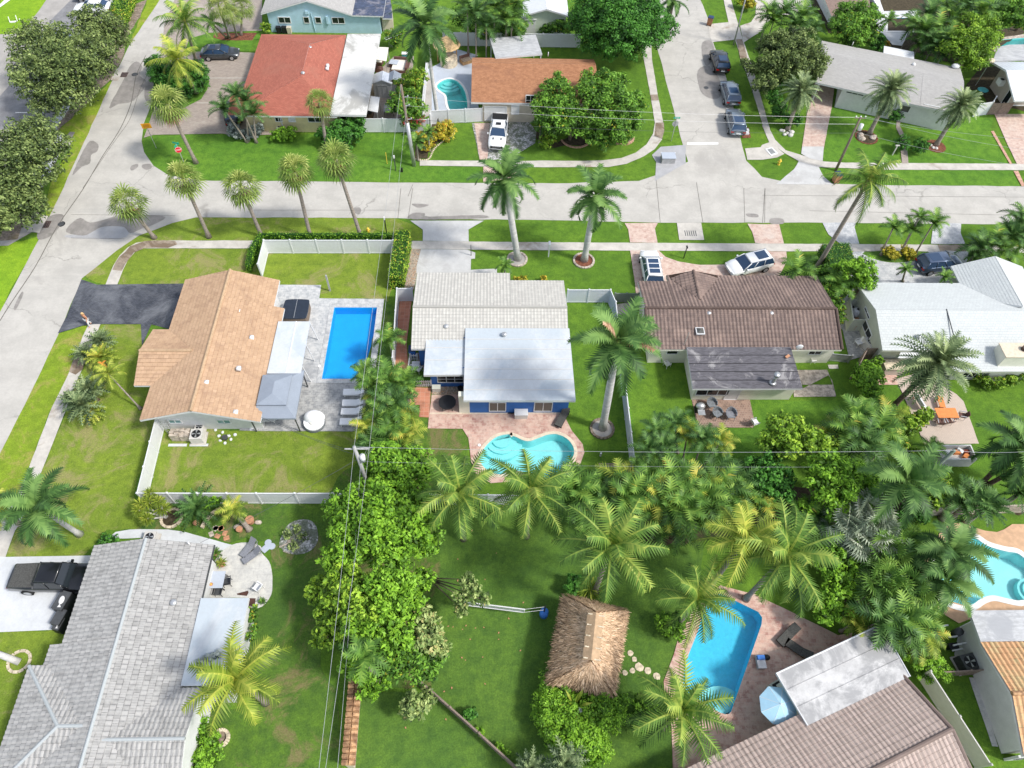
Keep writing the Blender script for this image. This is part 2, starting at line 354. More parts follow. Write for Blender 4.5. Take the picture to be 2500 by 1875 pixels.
plain('red_plastic',(.65,.06,.05),.5);plain('yellow_paint',(.85,.60,.08),.45,var=.04);plain('bin_brown',(.42,.20,.10),.6,var=.1);plain('bin_blue',(.03,.06,.14),.5)
plain('sign_orange',(.95,.42,.02),.5,var=.02);plain('sign_green',(.01,.42,.27),.5,var=.02);plain('sign_red',(.72,.02,.04),.5,var=.02);plain('letters',(.88,.88,.88),.5,var=.01)
plain('thatch',(.60,.42,.22),.95,var=.3,scale=2.5,stain=(.30,.21,.13),stain_amt=.5,stain_scale=.6,bmp=.8)
plain('thatch_cap',(.50,.35,.22),.9,var=.1)
plain('stone',(.52,.45,.38),.9,var=.25,scale=3,bmp=.6);plain('stone_pale',(.70,.60,.45),.9,var=.2,scale=3,bmp=.4)
plain('brick_edge',(.60,.36,.26),.9,var=.2,scale=6)
plain('clay',(.55,.28,.16),.8,var=.15);plain('rust',(.20,.05,.03),.9,var=.2)
plain('palm_trunk',(.34,.29,.25),.9,var=.2,scale=2,stretch=(1,1,9),bmp=.4)
plain('royal_trunk',(.58,.57,.55),.8,var=.12,scale=1.5,stretch=(1,1,3))
plain('brown_trunk',(.17,.12,.09),.95,var=.3,scale=4,bmp=.6);plain('bark',(.22,.17,.13),.95,var=.25,scale=3,bmp=.5)
plain('skin',(.62,.30,.18),.6,var=.03);plain('blond',(.62,.42,.20),.7);plain('cloth_black',(.02,.02,.025),.9);plain('cloth_white',(.78,.78,.78),.9)
plain('tyre',(.02,.02,.021),.8,var=.05);plain('rim',(.55,.56,.58),.3,metal=.7);plain('lamp_red',(.45,.01,.01),.3);plain('lamp_white',(.75,.76,.78),.2)
plain('pool_floor_blue',(.01,.40,.82),.8,var=.03,scale=.7);plain('pool_floor_aqua',(.28,.74,.76),.8,var=.04,scale=.8)
plain('pool_floor_teal',(.20,.70,.70),.8,var=.06,scale=.8);plain('pool_floor_sky',(.08,.58,.80),.8,var=.05,scale=4);plain('pool_floor_pale',(.36,.78,.80),.8,var=.04,scale=.6)
plain('coping_cream',(.72,.62,.48),.8,var=.08,scale=4);plain('coping_white',(.80,.80,.79),.7,var=.04,scale=3)
plain('grate',(.09,.045,.035),.9)
waterm('water',(.93,.985,.99));waterm('water_teal',(.80,.94,.93))
glassm('glass',(.015,.02,.025));glassm('glass_grey',(.10,.10,.09),.2);glassm('glass_blue',(.03,.06,.12));glassm('glass_green',(.18,.32,.32),.1)
paint('car_white',(.82,.83,.84),0,.3);paint('car_grey',(.075,.085,.10),.5);paint('car_black',(.012,.013,.016),.2);paint('car_silver',(.25,.30,.36),.6);paint('car_blue',(.10,.14,.22),.6);paint('car_navy',(.02,.04,.10),.3)
# foliage
leafm('leaf_bright',(0.0731,0.189,0.0087),(0.162,0.377,0.0174),(0.309,0.58,0.029))
leafm('leaf_mid',(.045,.13,.012),(.105,.26,.018),(.20,.42,.03),(.48,.46,.05))
leafm('leaf_deep',(0.0244,0.0943,0.0087),(0.0568,0.203,0.0145),(0.122,0.348,0.029))
leafm('leaf_oak',(.06,.11,.03),(.15,.23,.05),(.33,.43,.12))
leafm('leaf_lime',(.10,.22,.012),(.20,.40,.02),(.40,.62,.04),(.70,.55,.08))
leafm('leaf_croton',(0.22,0.242,0.011),(0.462,0.462,0.022),(0.682,0.616,0.055),(0.77,0.33,0.033))
leafm('leaf_pale',(.10,.18,.05),(.24,.37,.09),(.45,.56,.18),(.55,.50,.2))
leafm('leaf_silver',(0.132,0.187,0.154),(0.264,0.341,0.286),(0.44,0.506,0.44))
leafm('frond_green',(.035,.11,.02),(.09,.21,.035),(.22,.38,.08))
leafm('frond_coconut',(.06,.16,.02),(.15,.30,.035),(.38,.48,.07),(.60,.50,.14))
leafm('frond_yellow',(.12,.22,.02),(.26,.38,.03),(.50,.54,.07),(.75,.42,.05))
leafm('frond_fan',(.08,.16,.03),(.25,.37,.06),(.54,.60,.17))
leafm('frond_date',(.07,.14,.06),(.22,.32,.12),(.46,.56,.24))
leafm('frond_silver',(0.162,0.232,0.145),(0.357,0.464,0.29),(0.682,0.725,0.522))
leafm('frond_areca',(0.0487,0.131,0.0174),(0.122,0.275,0.029),(0.276,0.45,0.058),(0.9,0.406,0.0725))
leafm('frond_dead',(0.22,0.132,0.066),(0.44,0.264,0.132),(0.66,0.462,0.286),trans=.2)
leafm('bloom_red',(0.33,0.022,0.022),(0.66,0.055,0.055),(0.825,0.22,0.132));leafm('bloom_orange',(0.66,0.22,0.022),(0.88,0.352,0.044),(0.9,0.495,0.088));leafm('thatch_leaf',(.36,.24,.13),(.68,.49,.28),(.88,.72,.48),trans=.15)
# ================================================================ builders: houses
class House:
    def __init__(s,name,label,cat,base,group=None):
        s.root=T(name,label,cat,base,group);s.planes=[]
    def roof(s,specs,mat,style='flat',pitch=.3,row=.38,amp=.05,step=.03,thick=.16,trim='trim',name='roof',solid=True):
        """specs: list of (polygon, index of the eave edge). Tiles are real corrugations and steps."""
        out=MB();fas=MB()
        for poly,e in specs:
            poly=[Vector(p) for p in poly];n=Vector((0,0,0))
            for i in range(len(poly)): n += poly[i].cross(poly[(i+1) % len(poly)])
            n=n.normalized();n=-n if n.z<0 else n
            c=centre(poly);s.planes.append((poly,n,c))
            u=(poly[(e+1) % len(poly)]-poly[e]);u=(u-n*u.dot(n)).normalized();v=n.cross(u)
            if v.z<-1e-4 or (abs(v.z)<1e-4 and v.y<0): v=-v;u=-u
            o=poly[e]
            us=[(p-o).dot(u) for p in poly];vs=[(p-o).dot(v) for p in poly]
            u0,u1,v0,v1=min(us),max(us),min(vs),max(vs)
            if style == 'flat':
                bm=None;vv=poly;ff=[tuple(range(len(poly)))]
                if (poly[1]-poly[0]).cross(poly[2]-poly[1]).dot(n)<0: ff=[tuple(reversed(ff[0]))]
                vv=[p+n*.02 for p in poly]
            else:
                k0,k1=math.floor(v0/row),math.ceil(v1/row)
                if amp>0:
                    ns=5;nu=math.ceil((u1-u0)/pitch)*ns;U=u0+np.arange(nu+1)*pitch/ns
                    prof=amp*(.5+.5*np.cos(2*np.pi*(U-u0)/pitch))**.8
                else: U=np.array([u0,u1]);prof=np.zeros(2)
                V=[];H=[]
                for k in range(k0,k1): V += [k*row,(k+1)*row];H += [step,0.0]
                V=np.array(V);H=np.array(H)
                g=(np.array(o)[None,None]+np.array(u)[None,None]*U[None,:,None]+np.array(v)[None,None]*V[:,None,None]
                    +np.array(n)[None,None]*(prof[None,:,None]+H[:,None,None]+.02))
                nr,nc=len(V),len(U)
                me=bpy.data.meshes.new('t');idx=np.arange(nr*nc).reshape(nr,nc)
                F=np.stack([idx[:-1,:-1],idx[:-1,1:],idx[1:,1:],idx[1:,:-1]],-1).reshape(-1,4)
                me.from_pydata(g.reshape(-1,3).tolist(),[],F.tolist())
                bm=bmesh.new();bm.from_mesh(me);bpy.data.meshes.remove(me)
                for i in range(len(poly)):
                    a,b=poly[i],poly[(i+1) % len(poly)];m=(b-a).cross(n)
                    if m.length<1e-6: continue
                    m.normalize()
                    if m.dot(c-a)>0: m=-m
                    bmesh.ops.bisect_plane(bm,geom=bm.verts[:]+bm.edges[:]+bm.faces[:],plane_co=a,plane_no=m,clear_outer=True)
                bm.verts.index_update()
                vv=[q.co.copy() for q in bm.verts];ff=[tuple(q.index for q in f.verts) for f in bm.faces];bm.free()
                nn=Vector((0,0,0))
                for f in ff[:40]: nn += (vv[f[1]]-vv[f[0]]).cross(vv[f[2]]-vv[f[1]])
                if nn.dot(n)<0: ff=[tuple(reversed(f)) for f in ff]
            out.add(vv,ff);out.uv += [((q-o).dot(u),(q-o).dot(v)) for q in vv]
            if solid: fas.slab([p-n*(p-c).dot(n) for p in poly],-thick,-.004)
        r=out.build(name,mat,s.root)
        if solid: fas.build('fascia',trim,s.root)
        return r
    def height(s,p,default):
        best=None
        for poly,n,c in s.planes:
            ins=False;k=len(poly);q=Vector((p[0],p[1]))
            q=q+(Vector((c.x,c.y))-q)*1e-3
            for i in range(k):
                a,b=poly[i],poly[(i+1) % k]
                if (a.y>q.y) != (b.y>q.y) and q.x<(b.x-a.x)*(q.y-a.y)/(b.y-a.y)+a.x: ins=not ins
            if ins and n.z>.05:
                z=c.z-(n.x*(p[0]-c.x)+n.y*(p[1]-c.y))/n.z
                best=z if best is None else max(best,z)
        return default if best is None else best-.1
    def walls(s,foot,mat,z0=0.0,default=2.6,top=None,name='wall'):
        foot=ccw([Vector(p) for p in foot]);m=MB();ring=[]
        for i in range(len(foot)):
            a,b=foot[i],foot[(i+1) % len(foot)];k=max(1,int((b-a).length/.45))
            ring += [a.lerp(b,j/k) for j in range(k)]
        hs=[(top if top else s.height(p,default)) for p in ring];n=len(ring)
        m.add([(p.x,p.y,z0) for p in ring]+[(p.x,p.y,h) for p,h in zip(ring,hs)],[(i,(i+1) % n,n+(i+1) % n,n+i) for i in range(n)])
        s.foot=foot;return m.build(name,mat,s.root)
    def openings(s,p0,p1,specs,kind='window',frame='trim',glass='glass',bars=2):
        """each spec: two opposite corners in the photograph, placed on the wall p0-p1"""
        p0=Vector((p0[0],p0[1],0));p1=Vector((p1[0],p1[1],0));d=(p1-p0).normalized();nn=Vector((d.y,-d.x,0))
        if nn.dot(CAM-p0)<0: nn=-nn
        for sp in specs.split(';'):
            q=px(sp);pt=[]
            for x,y,_ in q:
                r=ray(x,y);t=(p0-CAM).dot(nn)/r.dot(nn);pt.append(CAM+r*t)
            sa=sorted((v-p0).dot(d) for v in pt);za=sorted(max(.05,v.z) for v in pt)
            s.opening(p0,d,nn,sa[0],sa[1],za[0],za[1],kind,frame,glass,bars)
    def opening(s,p0,d,nn,s0,s1,z0,z1,kind='window',frame='trim',glass='glass',bars=2):
        def bx(m,a,b,c,e,o0,o1):
            m.hexa([p0+d*a+nn*o0+Vector((0,0,c)),p0+d*b+nn*o0+Vector((0,0,c)),p0+d*b+nn*o1+Vector((0,0,c)),p0+d*a+nn*o1+Vector((0,0,c))],
                   [p0+d*a+nn*o0+Vector((0,0,e)),p0+d*b+nn*o0+Vector((0,0,e)),p0+d*b+nn*o1+Vector((0,0,e)),p0+d*a+nn*o1+Vector((0,0,e))])
        m=MB();t=.07
        if glass is None:
            bx(m,s0,s1,z0,z1,-.02,.06);return m.build(kind,frame,s.root)
        bx(m,s0-t,s0,z0-t,z1+t,-.02,.07);bx(m,s1,s1+t,z0-t,z1+t,-.02,.07);bx(m,s0,s1,z0-t,z0,-.02,.07);bx(m,s0,s1,z1,z1+t,-.02,.07)
        for i in range(1,bars): q=s0+(s1-s0)*i/bars;bx(m,q-.03,q+.03,z0,z1,-.02,.06)
        if kind == 'window' and z1-z0>.8: bx(m,s0,s1,(z0+z1)/2-.02,(z0+z1)/2+.02,.0,.055)
        f=m.build(kind,frame,s.root);g=MB();bx(g,s0,s1,z0,z1,.005,.03);g.build('pane',glass,f);return f
    def ridge(s,lines,mat,r=.12,name='ridge_cap'):
        m=MB()
        for l in lines: m.tube([Vector(p)+Vector((0,0,.04)) for p in l],r,8)
        return m.build(name,mat,s.root)
def roofvent(h,s,z,kind='dome'):
    p=W(s,z)[0];m=MB()
    if kind == 'dome': m.cyl(p-Vector((0,0,.2)),.16,.35,12);m.ell(p+Vector((0,0,.15)),(.24,.24,.16),12,6,True)
    elif kind == 'pipe': m.cyl(p-Vector((0,0,.2)),.05,.55,8)
    else: m.ob(p-Vector((0,0,.1)),(.38,.38,.28),0,.8,.8)
    m.build('roof_vent','steel' if kind == 'dome' else 'white_plastic',h.root,True)
# ================================================================ fences, poles, wires
def fence(name,label,pts,h=1.83,bay=2.4,mat='vinyl',cat='fence',group=None,postmat=None,post=.12,thick=.05,rails=False):
    root=T(name,label,cat,pts[0],group)
    for i in range(len(pts)-1):
        a,b=pts[i],pts[i+1];L=(b-a).length;k=max(1,round(L/bay));d=(b-a).normalized();rz=math.atan2(d.y,d.x)
        for j in range(k):
            p,q=a.lerp(b,j/k),a.lerp(b,(j+1)/k);m=MB();g=L/k-post
            if rails:
                m.ob((p+q)/2+Vector((0,0,h*.2)),(g,.04,.08),rz);m.ob((p+q)/2+Vector((0,0,h*.72)),(g,.04,.08),rz)
                kk=int(g/.16)
                for t in range(kk): m.ob(p.lerp(q,(t+.5)/kk)+d.cross(Vector((0,0,1)))*.035+Vector((0,0,.05)),(.08,.02,h-.05),rz)
            else:
                m.ob((p+q)/2+Vector((0,0,.05)),(g,thick*.6,h-.12),rz);m.ob((p+q)/2+Vector((0,0,h-.13)),(g,thick+.03,.12),rz)
                m.ob((p+q)/2+Vector((0,0,.04)),(g,thick+.02,.12),rz)
                kk=int(g/.2)
                for t in range(1,kk): m.ob(p.lerp(q,t/kk)+Vector((0,0,.17)),(.012,thick*.6+.012,h-.32),rz)
            m.build('fence_panel',mat,root)
            ps=[p]+([q] if (i == len(pts)-2 and j == k-1) else [])
            for w_ in ps: x=MB();x.ob(w_,(post,post,h+.04),rz);x.ob(w_+Vector((0,0,h+.04)),(post+.04,post+.04,.06),rz,.5,.5);x.build('fence_post',postmat or mat,root)
    return root
def hedge(name,label,poly,h,mat,cat='hedge',leaf=.16,dens=26,group=None,seed=1,core='leaf_deep'):
    r=np.random.default_rng(seed);c=centre(poly);root=T(name,label,cat,(c.x,c.y,0),group)
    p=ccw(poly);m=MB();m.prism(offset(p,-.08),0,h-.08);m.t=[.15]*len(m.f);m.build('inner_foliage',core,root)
    m=LeafCloud();n=len(p);
    for i in range(n):
        a,b=np.array(p[i]),np.array(p[(i+1) % n]);L=np.linalg.norm(b-a);k=int(L*h*dens)
        t=r.random(k);q=a[None]+(b-a)[None]*t[:,None];q[:,2]=r.random(k)*h
        d=(b-a)/L;nrm=np.array([d[1],-d[0],.3]);q += nrm[None]*r.normal(0,.05,(k,1));m.add(q,np.tile(nrm,(k,1)),leaf,r)
    mn=np.min([v[:2] for v in p],0);mx=np.max([v[:2] for v in p],0);k=int(abs(area2(p))/2*dens)
    got=[]
    while len(got)<k:
        x,y=mn+r.random(2)*(mx-mn);ins=False
        for i in range(n):
            a,b=p[i],p[(i+1) % n]
            if (a.y>y) != (b.y>y) and x<(b.x-a.x)*(y-a.y)/(b.y-a.y)+a.x: ins=not ins
        if ins: got.append((x,y,h+r.normal(0,.06)))
    if got: m.add(np.array(got),np.tile([0,0,1.],(len(got),1)),leaf,r)
    m.build('foliage',mat,root);return root
def wire(name,label,a,b,sag=.5,r=.012,mat='steel',group=None):
    a,b=Vector(a),Vector(b);pts=[a.lerp(b,t/12)-Vector((0,0,sag*4*(t/12)*(1-t/12))) for t in range(13)]
    m=MB();m.tube([p-a for p in pts],r,4);o=m.build(name,mat);o.location=a;return tag(o,label,'wire',group)
# ================================================================ foliage
class LeafCloud:
    def __init__(s): s.V=[];s.F=[];s.T=[];s.n=0
    def add(s,pos,nrm,size,r,tint=None,aspect=.55):
        k=len(pos)
        if not k: return
        nrm=nrm+r.normal(0,.55,nrm.shape);nrm /= np.linalg.norm(nrm,axis=1)[:,None]+1e-9
        a=np.cross(nrm,r.normal(0,1,nrm.shape));a /= np.linalg.norm(a,axis=1)[:,None]+1e-9;b=np.cross(nrm,a)
        L=size*(.6+.8*r.random((k,1)));b=b*aspect
        q=np.stack([pos-a*L*.5,pos+b*L*.5+nrm*L*.08,pos+a*L*.6,pos-b*L*.5+nrm*L*.08],1).reshape(-1,3)
        s.V.append(q);i=np.arange(k)*4+s.n;s.F.append(np.stack([i,i+1,i+2,i+3],1));s.n += 4*k
        s.T.append(np.clip((r.random(k) if tint is None else tint),0,1))
    def build(s,name,mat,parent):
        o0=rootloc(parent);V=np.concatenate(s.V)-np.array(o0)[None];F=np.concatenate(s.F);Tt=np.concatenate(s.T);k=len(F)
        me=bpy.data.meshes.new(name);me.vertices.add(len(V));me.vertices.foreach_set('co',V.astype(np.float32).ravel())
        me.loops.add(k*4);me.loops.foreach_set('vertex_index',F.astype(np.int32).ravel());me.polygons.add(k)
        me.polygons.foreach_set('loop_start',np.arange(0,k*4,4,dtype=np.int32));me.update(calc_edges=True)
        at=me.attributes.new('tint','FLOAT','FACE');at.data.foreach_set('value',Tt.astype(np.float32))
        me.materials.append(M[mat]);o=bpy.data.objects.new(name,me);C.objects.link(o);o.parent=parent;return o
def blob(m,r,c,rad,leaf,dens=1.0,flat=.8,clump=.30,acc=.03,bright=0.0):
    """leaves gathered in clumps over an uneven ball, sparser inside"""
    c=np.array(c);k=max(9,int(12/(clump/.3)**2*(rad**.5)*2.4));per=int(dens*4*np.pi*rad*rad*1.9/(leaf*leaf*.55)/k)
    per=max(10,min(per,700))
    for i in range(k):
        d=r.normal(0,1,3);d[2]=d[2]*.8+.35;d /= np.linalg.norm(d)
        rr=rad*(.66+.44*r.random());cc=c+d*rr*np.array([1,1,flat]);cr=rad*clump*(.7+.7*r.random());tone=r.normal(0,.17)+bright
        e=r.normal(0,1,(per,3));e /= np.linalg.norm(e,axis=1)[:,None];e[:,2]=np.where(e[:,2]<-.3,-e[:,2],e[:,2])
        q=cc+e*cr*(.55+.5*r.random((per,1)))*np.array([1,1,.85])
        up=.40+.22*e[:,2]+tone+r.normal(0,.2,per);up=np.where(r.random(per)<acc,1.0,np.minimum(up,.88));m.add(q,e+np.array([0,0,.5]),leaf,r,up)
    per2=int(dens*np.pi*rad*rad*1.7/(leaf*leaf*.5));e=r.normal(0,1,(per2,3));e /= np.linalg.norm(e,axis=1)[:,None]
    m.add(c+e*rad*(.3+.5*r.random((per2,1)))*np.array([1,1,flat]),e+np.array([0,0,.3]),leaf*1.2,r,.02+.22*r.random(per2))  # inner leaves tinted darker, painting the shade in the crown's gaps
def tree(name,label,blobs,mat,base=None,leaf=.3,dens=1.0,group=None,seed=0,trunk='bark',trad=.22,flat=.8,clump=.3,cat='tree',acc=.02,bright=0.0,stems=1):
    """blobs: '@tile x,y,z ...' with radii in picture pixels of that tile"""
    r=np.random.default_rng(seed+11);B=[]
    for sp,rp in blobs:
        for p in W(sp): B.append((p,Z2M(p,rp)*1.12))
    if base is None: c=sum((b[0]*b[1] for b in B),Vector())/sum(b[1] for b in B);base=Vector((c.x,c.y,0))
    else: base=W(base)[0]
    root=T(name,label,cat,base,group);m=LeafCloud();leaf *= .92
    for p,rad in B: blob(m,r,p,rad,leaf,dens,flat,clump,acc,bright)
    m.build('crown' if cat == 'tree' else 'foliage',mat,root)
    if trunk:
        t=MB()
        fork=base+Vector((0,0,max(.3,min(p.z for p,_ in B)*.45)))
        t.tube([base-Vector((0,0,.1)),base.lerp(fork,.5)+Vector((.05,.04,0)),fork],trad,8,trad*.8)
        for p,rad in B: t.tube([fork,fork.lerp(p,.5)+Vector((0,0,.1*rad)),p+Vector((0,0,rad*.1))],trad*.55,6,trad*.15)
        t.build('trunk' if cat == 'tree' else 'stem',trunk,root,True)
    return root
FR={}
def fronds(key,mat,n,L,e0,e1,droop,ll,lw,nl,*z,**kw):
    kf=.62;return fronds_(key,mat,n,L,e0,e1,droop,ll,lw/kf*1.08,max(8,int(nl*kf)),*z,**kw)
def fronds_(key,mat,n,L,e0,e1,droop,ll,lw,nl,seed=1,vee=.5,hang=.25,name='crown',tinted=.5,spread=1.0,jag=.12):
    """one crown of feather fronds about the origin; kept for copies"""
    if key in FR: return FR[key]
    r=random.Random(seed);m=MB();g=2.39996
    for i in range(n):
        f=i/(n-1);el=R(e0+(e1-e0)*f)+r.uniform(-jag,jag);az=i*g+r.uniform(-.25,.25);Lf=L*(.82+.3*r.random())*(.75+.25*min(1,f*2.2))
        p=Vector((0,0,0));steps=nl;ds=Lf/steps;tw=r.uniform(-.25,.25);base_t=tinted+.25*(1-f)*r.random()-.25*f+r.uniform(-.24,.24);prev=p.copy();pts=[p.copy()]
        for k in range(steps):
            s=(k+.5)/steps;a=el-droop*s*s*(1+.3*tw);azk=az+tw*s*spread
            d=Vector((math.cos(azk)*math.cos(a),math.sin(azk)*math.cos(a),math.sin(a)));side=Vector((-math.sin(azk),math.cos(azk),0));up=side.cross(d)*-1
            if up.z<0: up=-up
            q=p+d*ds;pts.append(q.copy())
            if s>.12:
                le=ll*math.sin(math.pi*min(1,.12+s*.80))**.7*(.85+.3*r.random());fw=.35+.55*s
                for sg in (-1,1):
                    dr=(side*sg+d*fw+up*(vee*.6)-Vector((0,0,hang*(1+.5*r.random())))).normalized()
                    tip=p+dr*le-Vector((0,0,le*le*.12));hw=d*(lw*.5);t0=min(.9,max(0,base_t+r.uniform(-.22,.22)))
                    m.add([p-hw,p+hw,tip],[(0,1,2)] if sg>0 else [(0,2,1)]);m.t.append(t0)
            p=q
        w0=.035+.012*L
        for k in range(0,steps,2):
            a,b=pts[k],pts[min(steps,k+2)];sd=Vector((-math.sin(az),math.cos(az),0))*(w0*(1-.8*k/steps));m.add([a-sd,a+sd,b+sd*.85,b-sd*.85],[(0,1,2,3)]);m.t.append(min(.86,base_t+.42))
    o=m.build(name,mat);me=o.data;bpy.data.objects.remove(o);FR[key]=me;return me
def fans(key,mat,n,pet,rad,e0,e1,seed=1,seg=11,droop=.35,name='crown',tinted=.5):
    if key in FR: return FR[key]
    r=random.Random(seed);m=MB();g=2.39996
    for i in range(n):
        f=i/(n-1);el=R(e0+(e1-e0)*f)+r.uniform(-.12,.12);az=i*g+r.uniform(-.3,.3);d=Vector((math.cos(az)*math.cos(el),math.sin(az)*math.cos(el),math.sin(el)))
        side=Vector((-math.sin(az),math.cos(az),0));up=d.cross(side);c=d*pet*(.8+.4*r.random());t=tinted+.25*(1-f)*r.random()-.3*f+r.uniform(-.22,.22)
        m.add([side*.03,-side*.03,c-side*.02,c+side*.02],[(0,1,2,3)]);m.t.append(.6)
        ra=rad*(.85+.3*r.random())
        for k in range(seg):
            an=(-1.35+2.7*k/(seg-1));dd=(d*math.cos(an)+side*math.sin(an)).normalized();nx=(d*math.cos(an+.09)+side*math.sin(an+.09));pv=(d*math.cos(an-.09)+side*math.sin(an-.09))
            mid=c+dd*ra*.55+up*(.06*ra*((k % 2)*2-1));tip=c+dd*ra*(1-.1*abs(an))-Vector((0,0,droop*ra*(.5+.6*r.random())))
            m.add([c,c+pv*ra*.58,tip,c+nx*ra*.58],[(0,1,2,3)]);m.t.append(min(.95,max(0,t+.1*((k % 2)-.5)+r.uniform(-.08,.08))))
    o=m.build(name,mat);me=o.data;bpy.data.objects.remove(o);FR[key]=me;return me
def palm(name,label,crown,h,mesh,base=None,size=1.0,group=None,trunk='palm_trunk',r0=.22,r1=.15,extra=None,cat='palm',bulge=0.0,rz=None,curve_=.0,seed=0,collar=None):
    c=W(crown,h)[0]
    b=W(base)[0] if base else Vector((c.x,c.y,0))
    if base:                                     # the crown sits above its foot where the picture's line of sight passes closest
        x,y,_=px(crown)[0];d=ray(x,y);t=((b-CAM).to_2d().dot(d.to_2d()))/d.to_2d().length_squared
        c=CAM+d*t
        if c.z<h*.6 or c.z>h*1.5: c=W(crown,h)[0]
    root=T(name,label,cat,b,group);o=bpy.data.objects.new('crown',mesh);C.objects.link(o);o.parent=root;o.location=c-b;o.scale=(size,)*3
    rr=random.Random(seed*7+int(c.x*13));o.rotation_euler=(0,0,rr.uniform(0,6.28) if rz is None else rz)
    if trunk:
        m=MB();n=8;pts=[];ln=c-b
        for i in range(n+1):
            t=i/n;pts.append(b+ln*t+Vector((ln.x,ln.y,0))*(curve_*math.sin(math.pi*t))*-1)
        m.tube(pts,[r0+(r1-r0)*i/n+bulge*math.sin(math.pi*i/n)+(.12 if i == 0 else 0) for i in range(n+1)],9)
        m.build('trunk',trunk,root,True)
    if collar:
        m=MB();d=(c-b).normalized();m.tube([c-d*1.3*size,c-d*.6*size,c],r1*1.25,9,r1*.8);m.build('crownshaft',collar,root,True)
    if extra:
        for nm,me,sz in extra:
            e=bpy.data.objects.new(nm,me);C.objects.link(e);e.parent=root;e.location=c-b-Vector((0,0,.15*sz));e.scale=(sz,)*3;e.rotation_euler=(0,0,rr.uniform(0,6))
    return root
def pole(name,label,top,h,base,r=.16,mat='pole_wood',arm=None,cat='utility pole',lamp=None):
    b=W(base)[0];x,y,_=px(top)[0];d=ray(x,y);t=((b-CAM).to_2d().dot(d.to_2d()))/d.to_2d().length_squared;c=CAM+d*t
    root=T(name,label,cat,b);m=MB();m.tube([b-Vector((0,0,.1)),b.lerp(c,.5),c],r,10,r*.7);m.build('pole_shaft',mat,root,True)
    return root,b,c
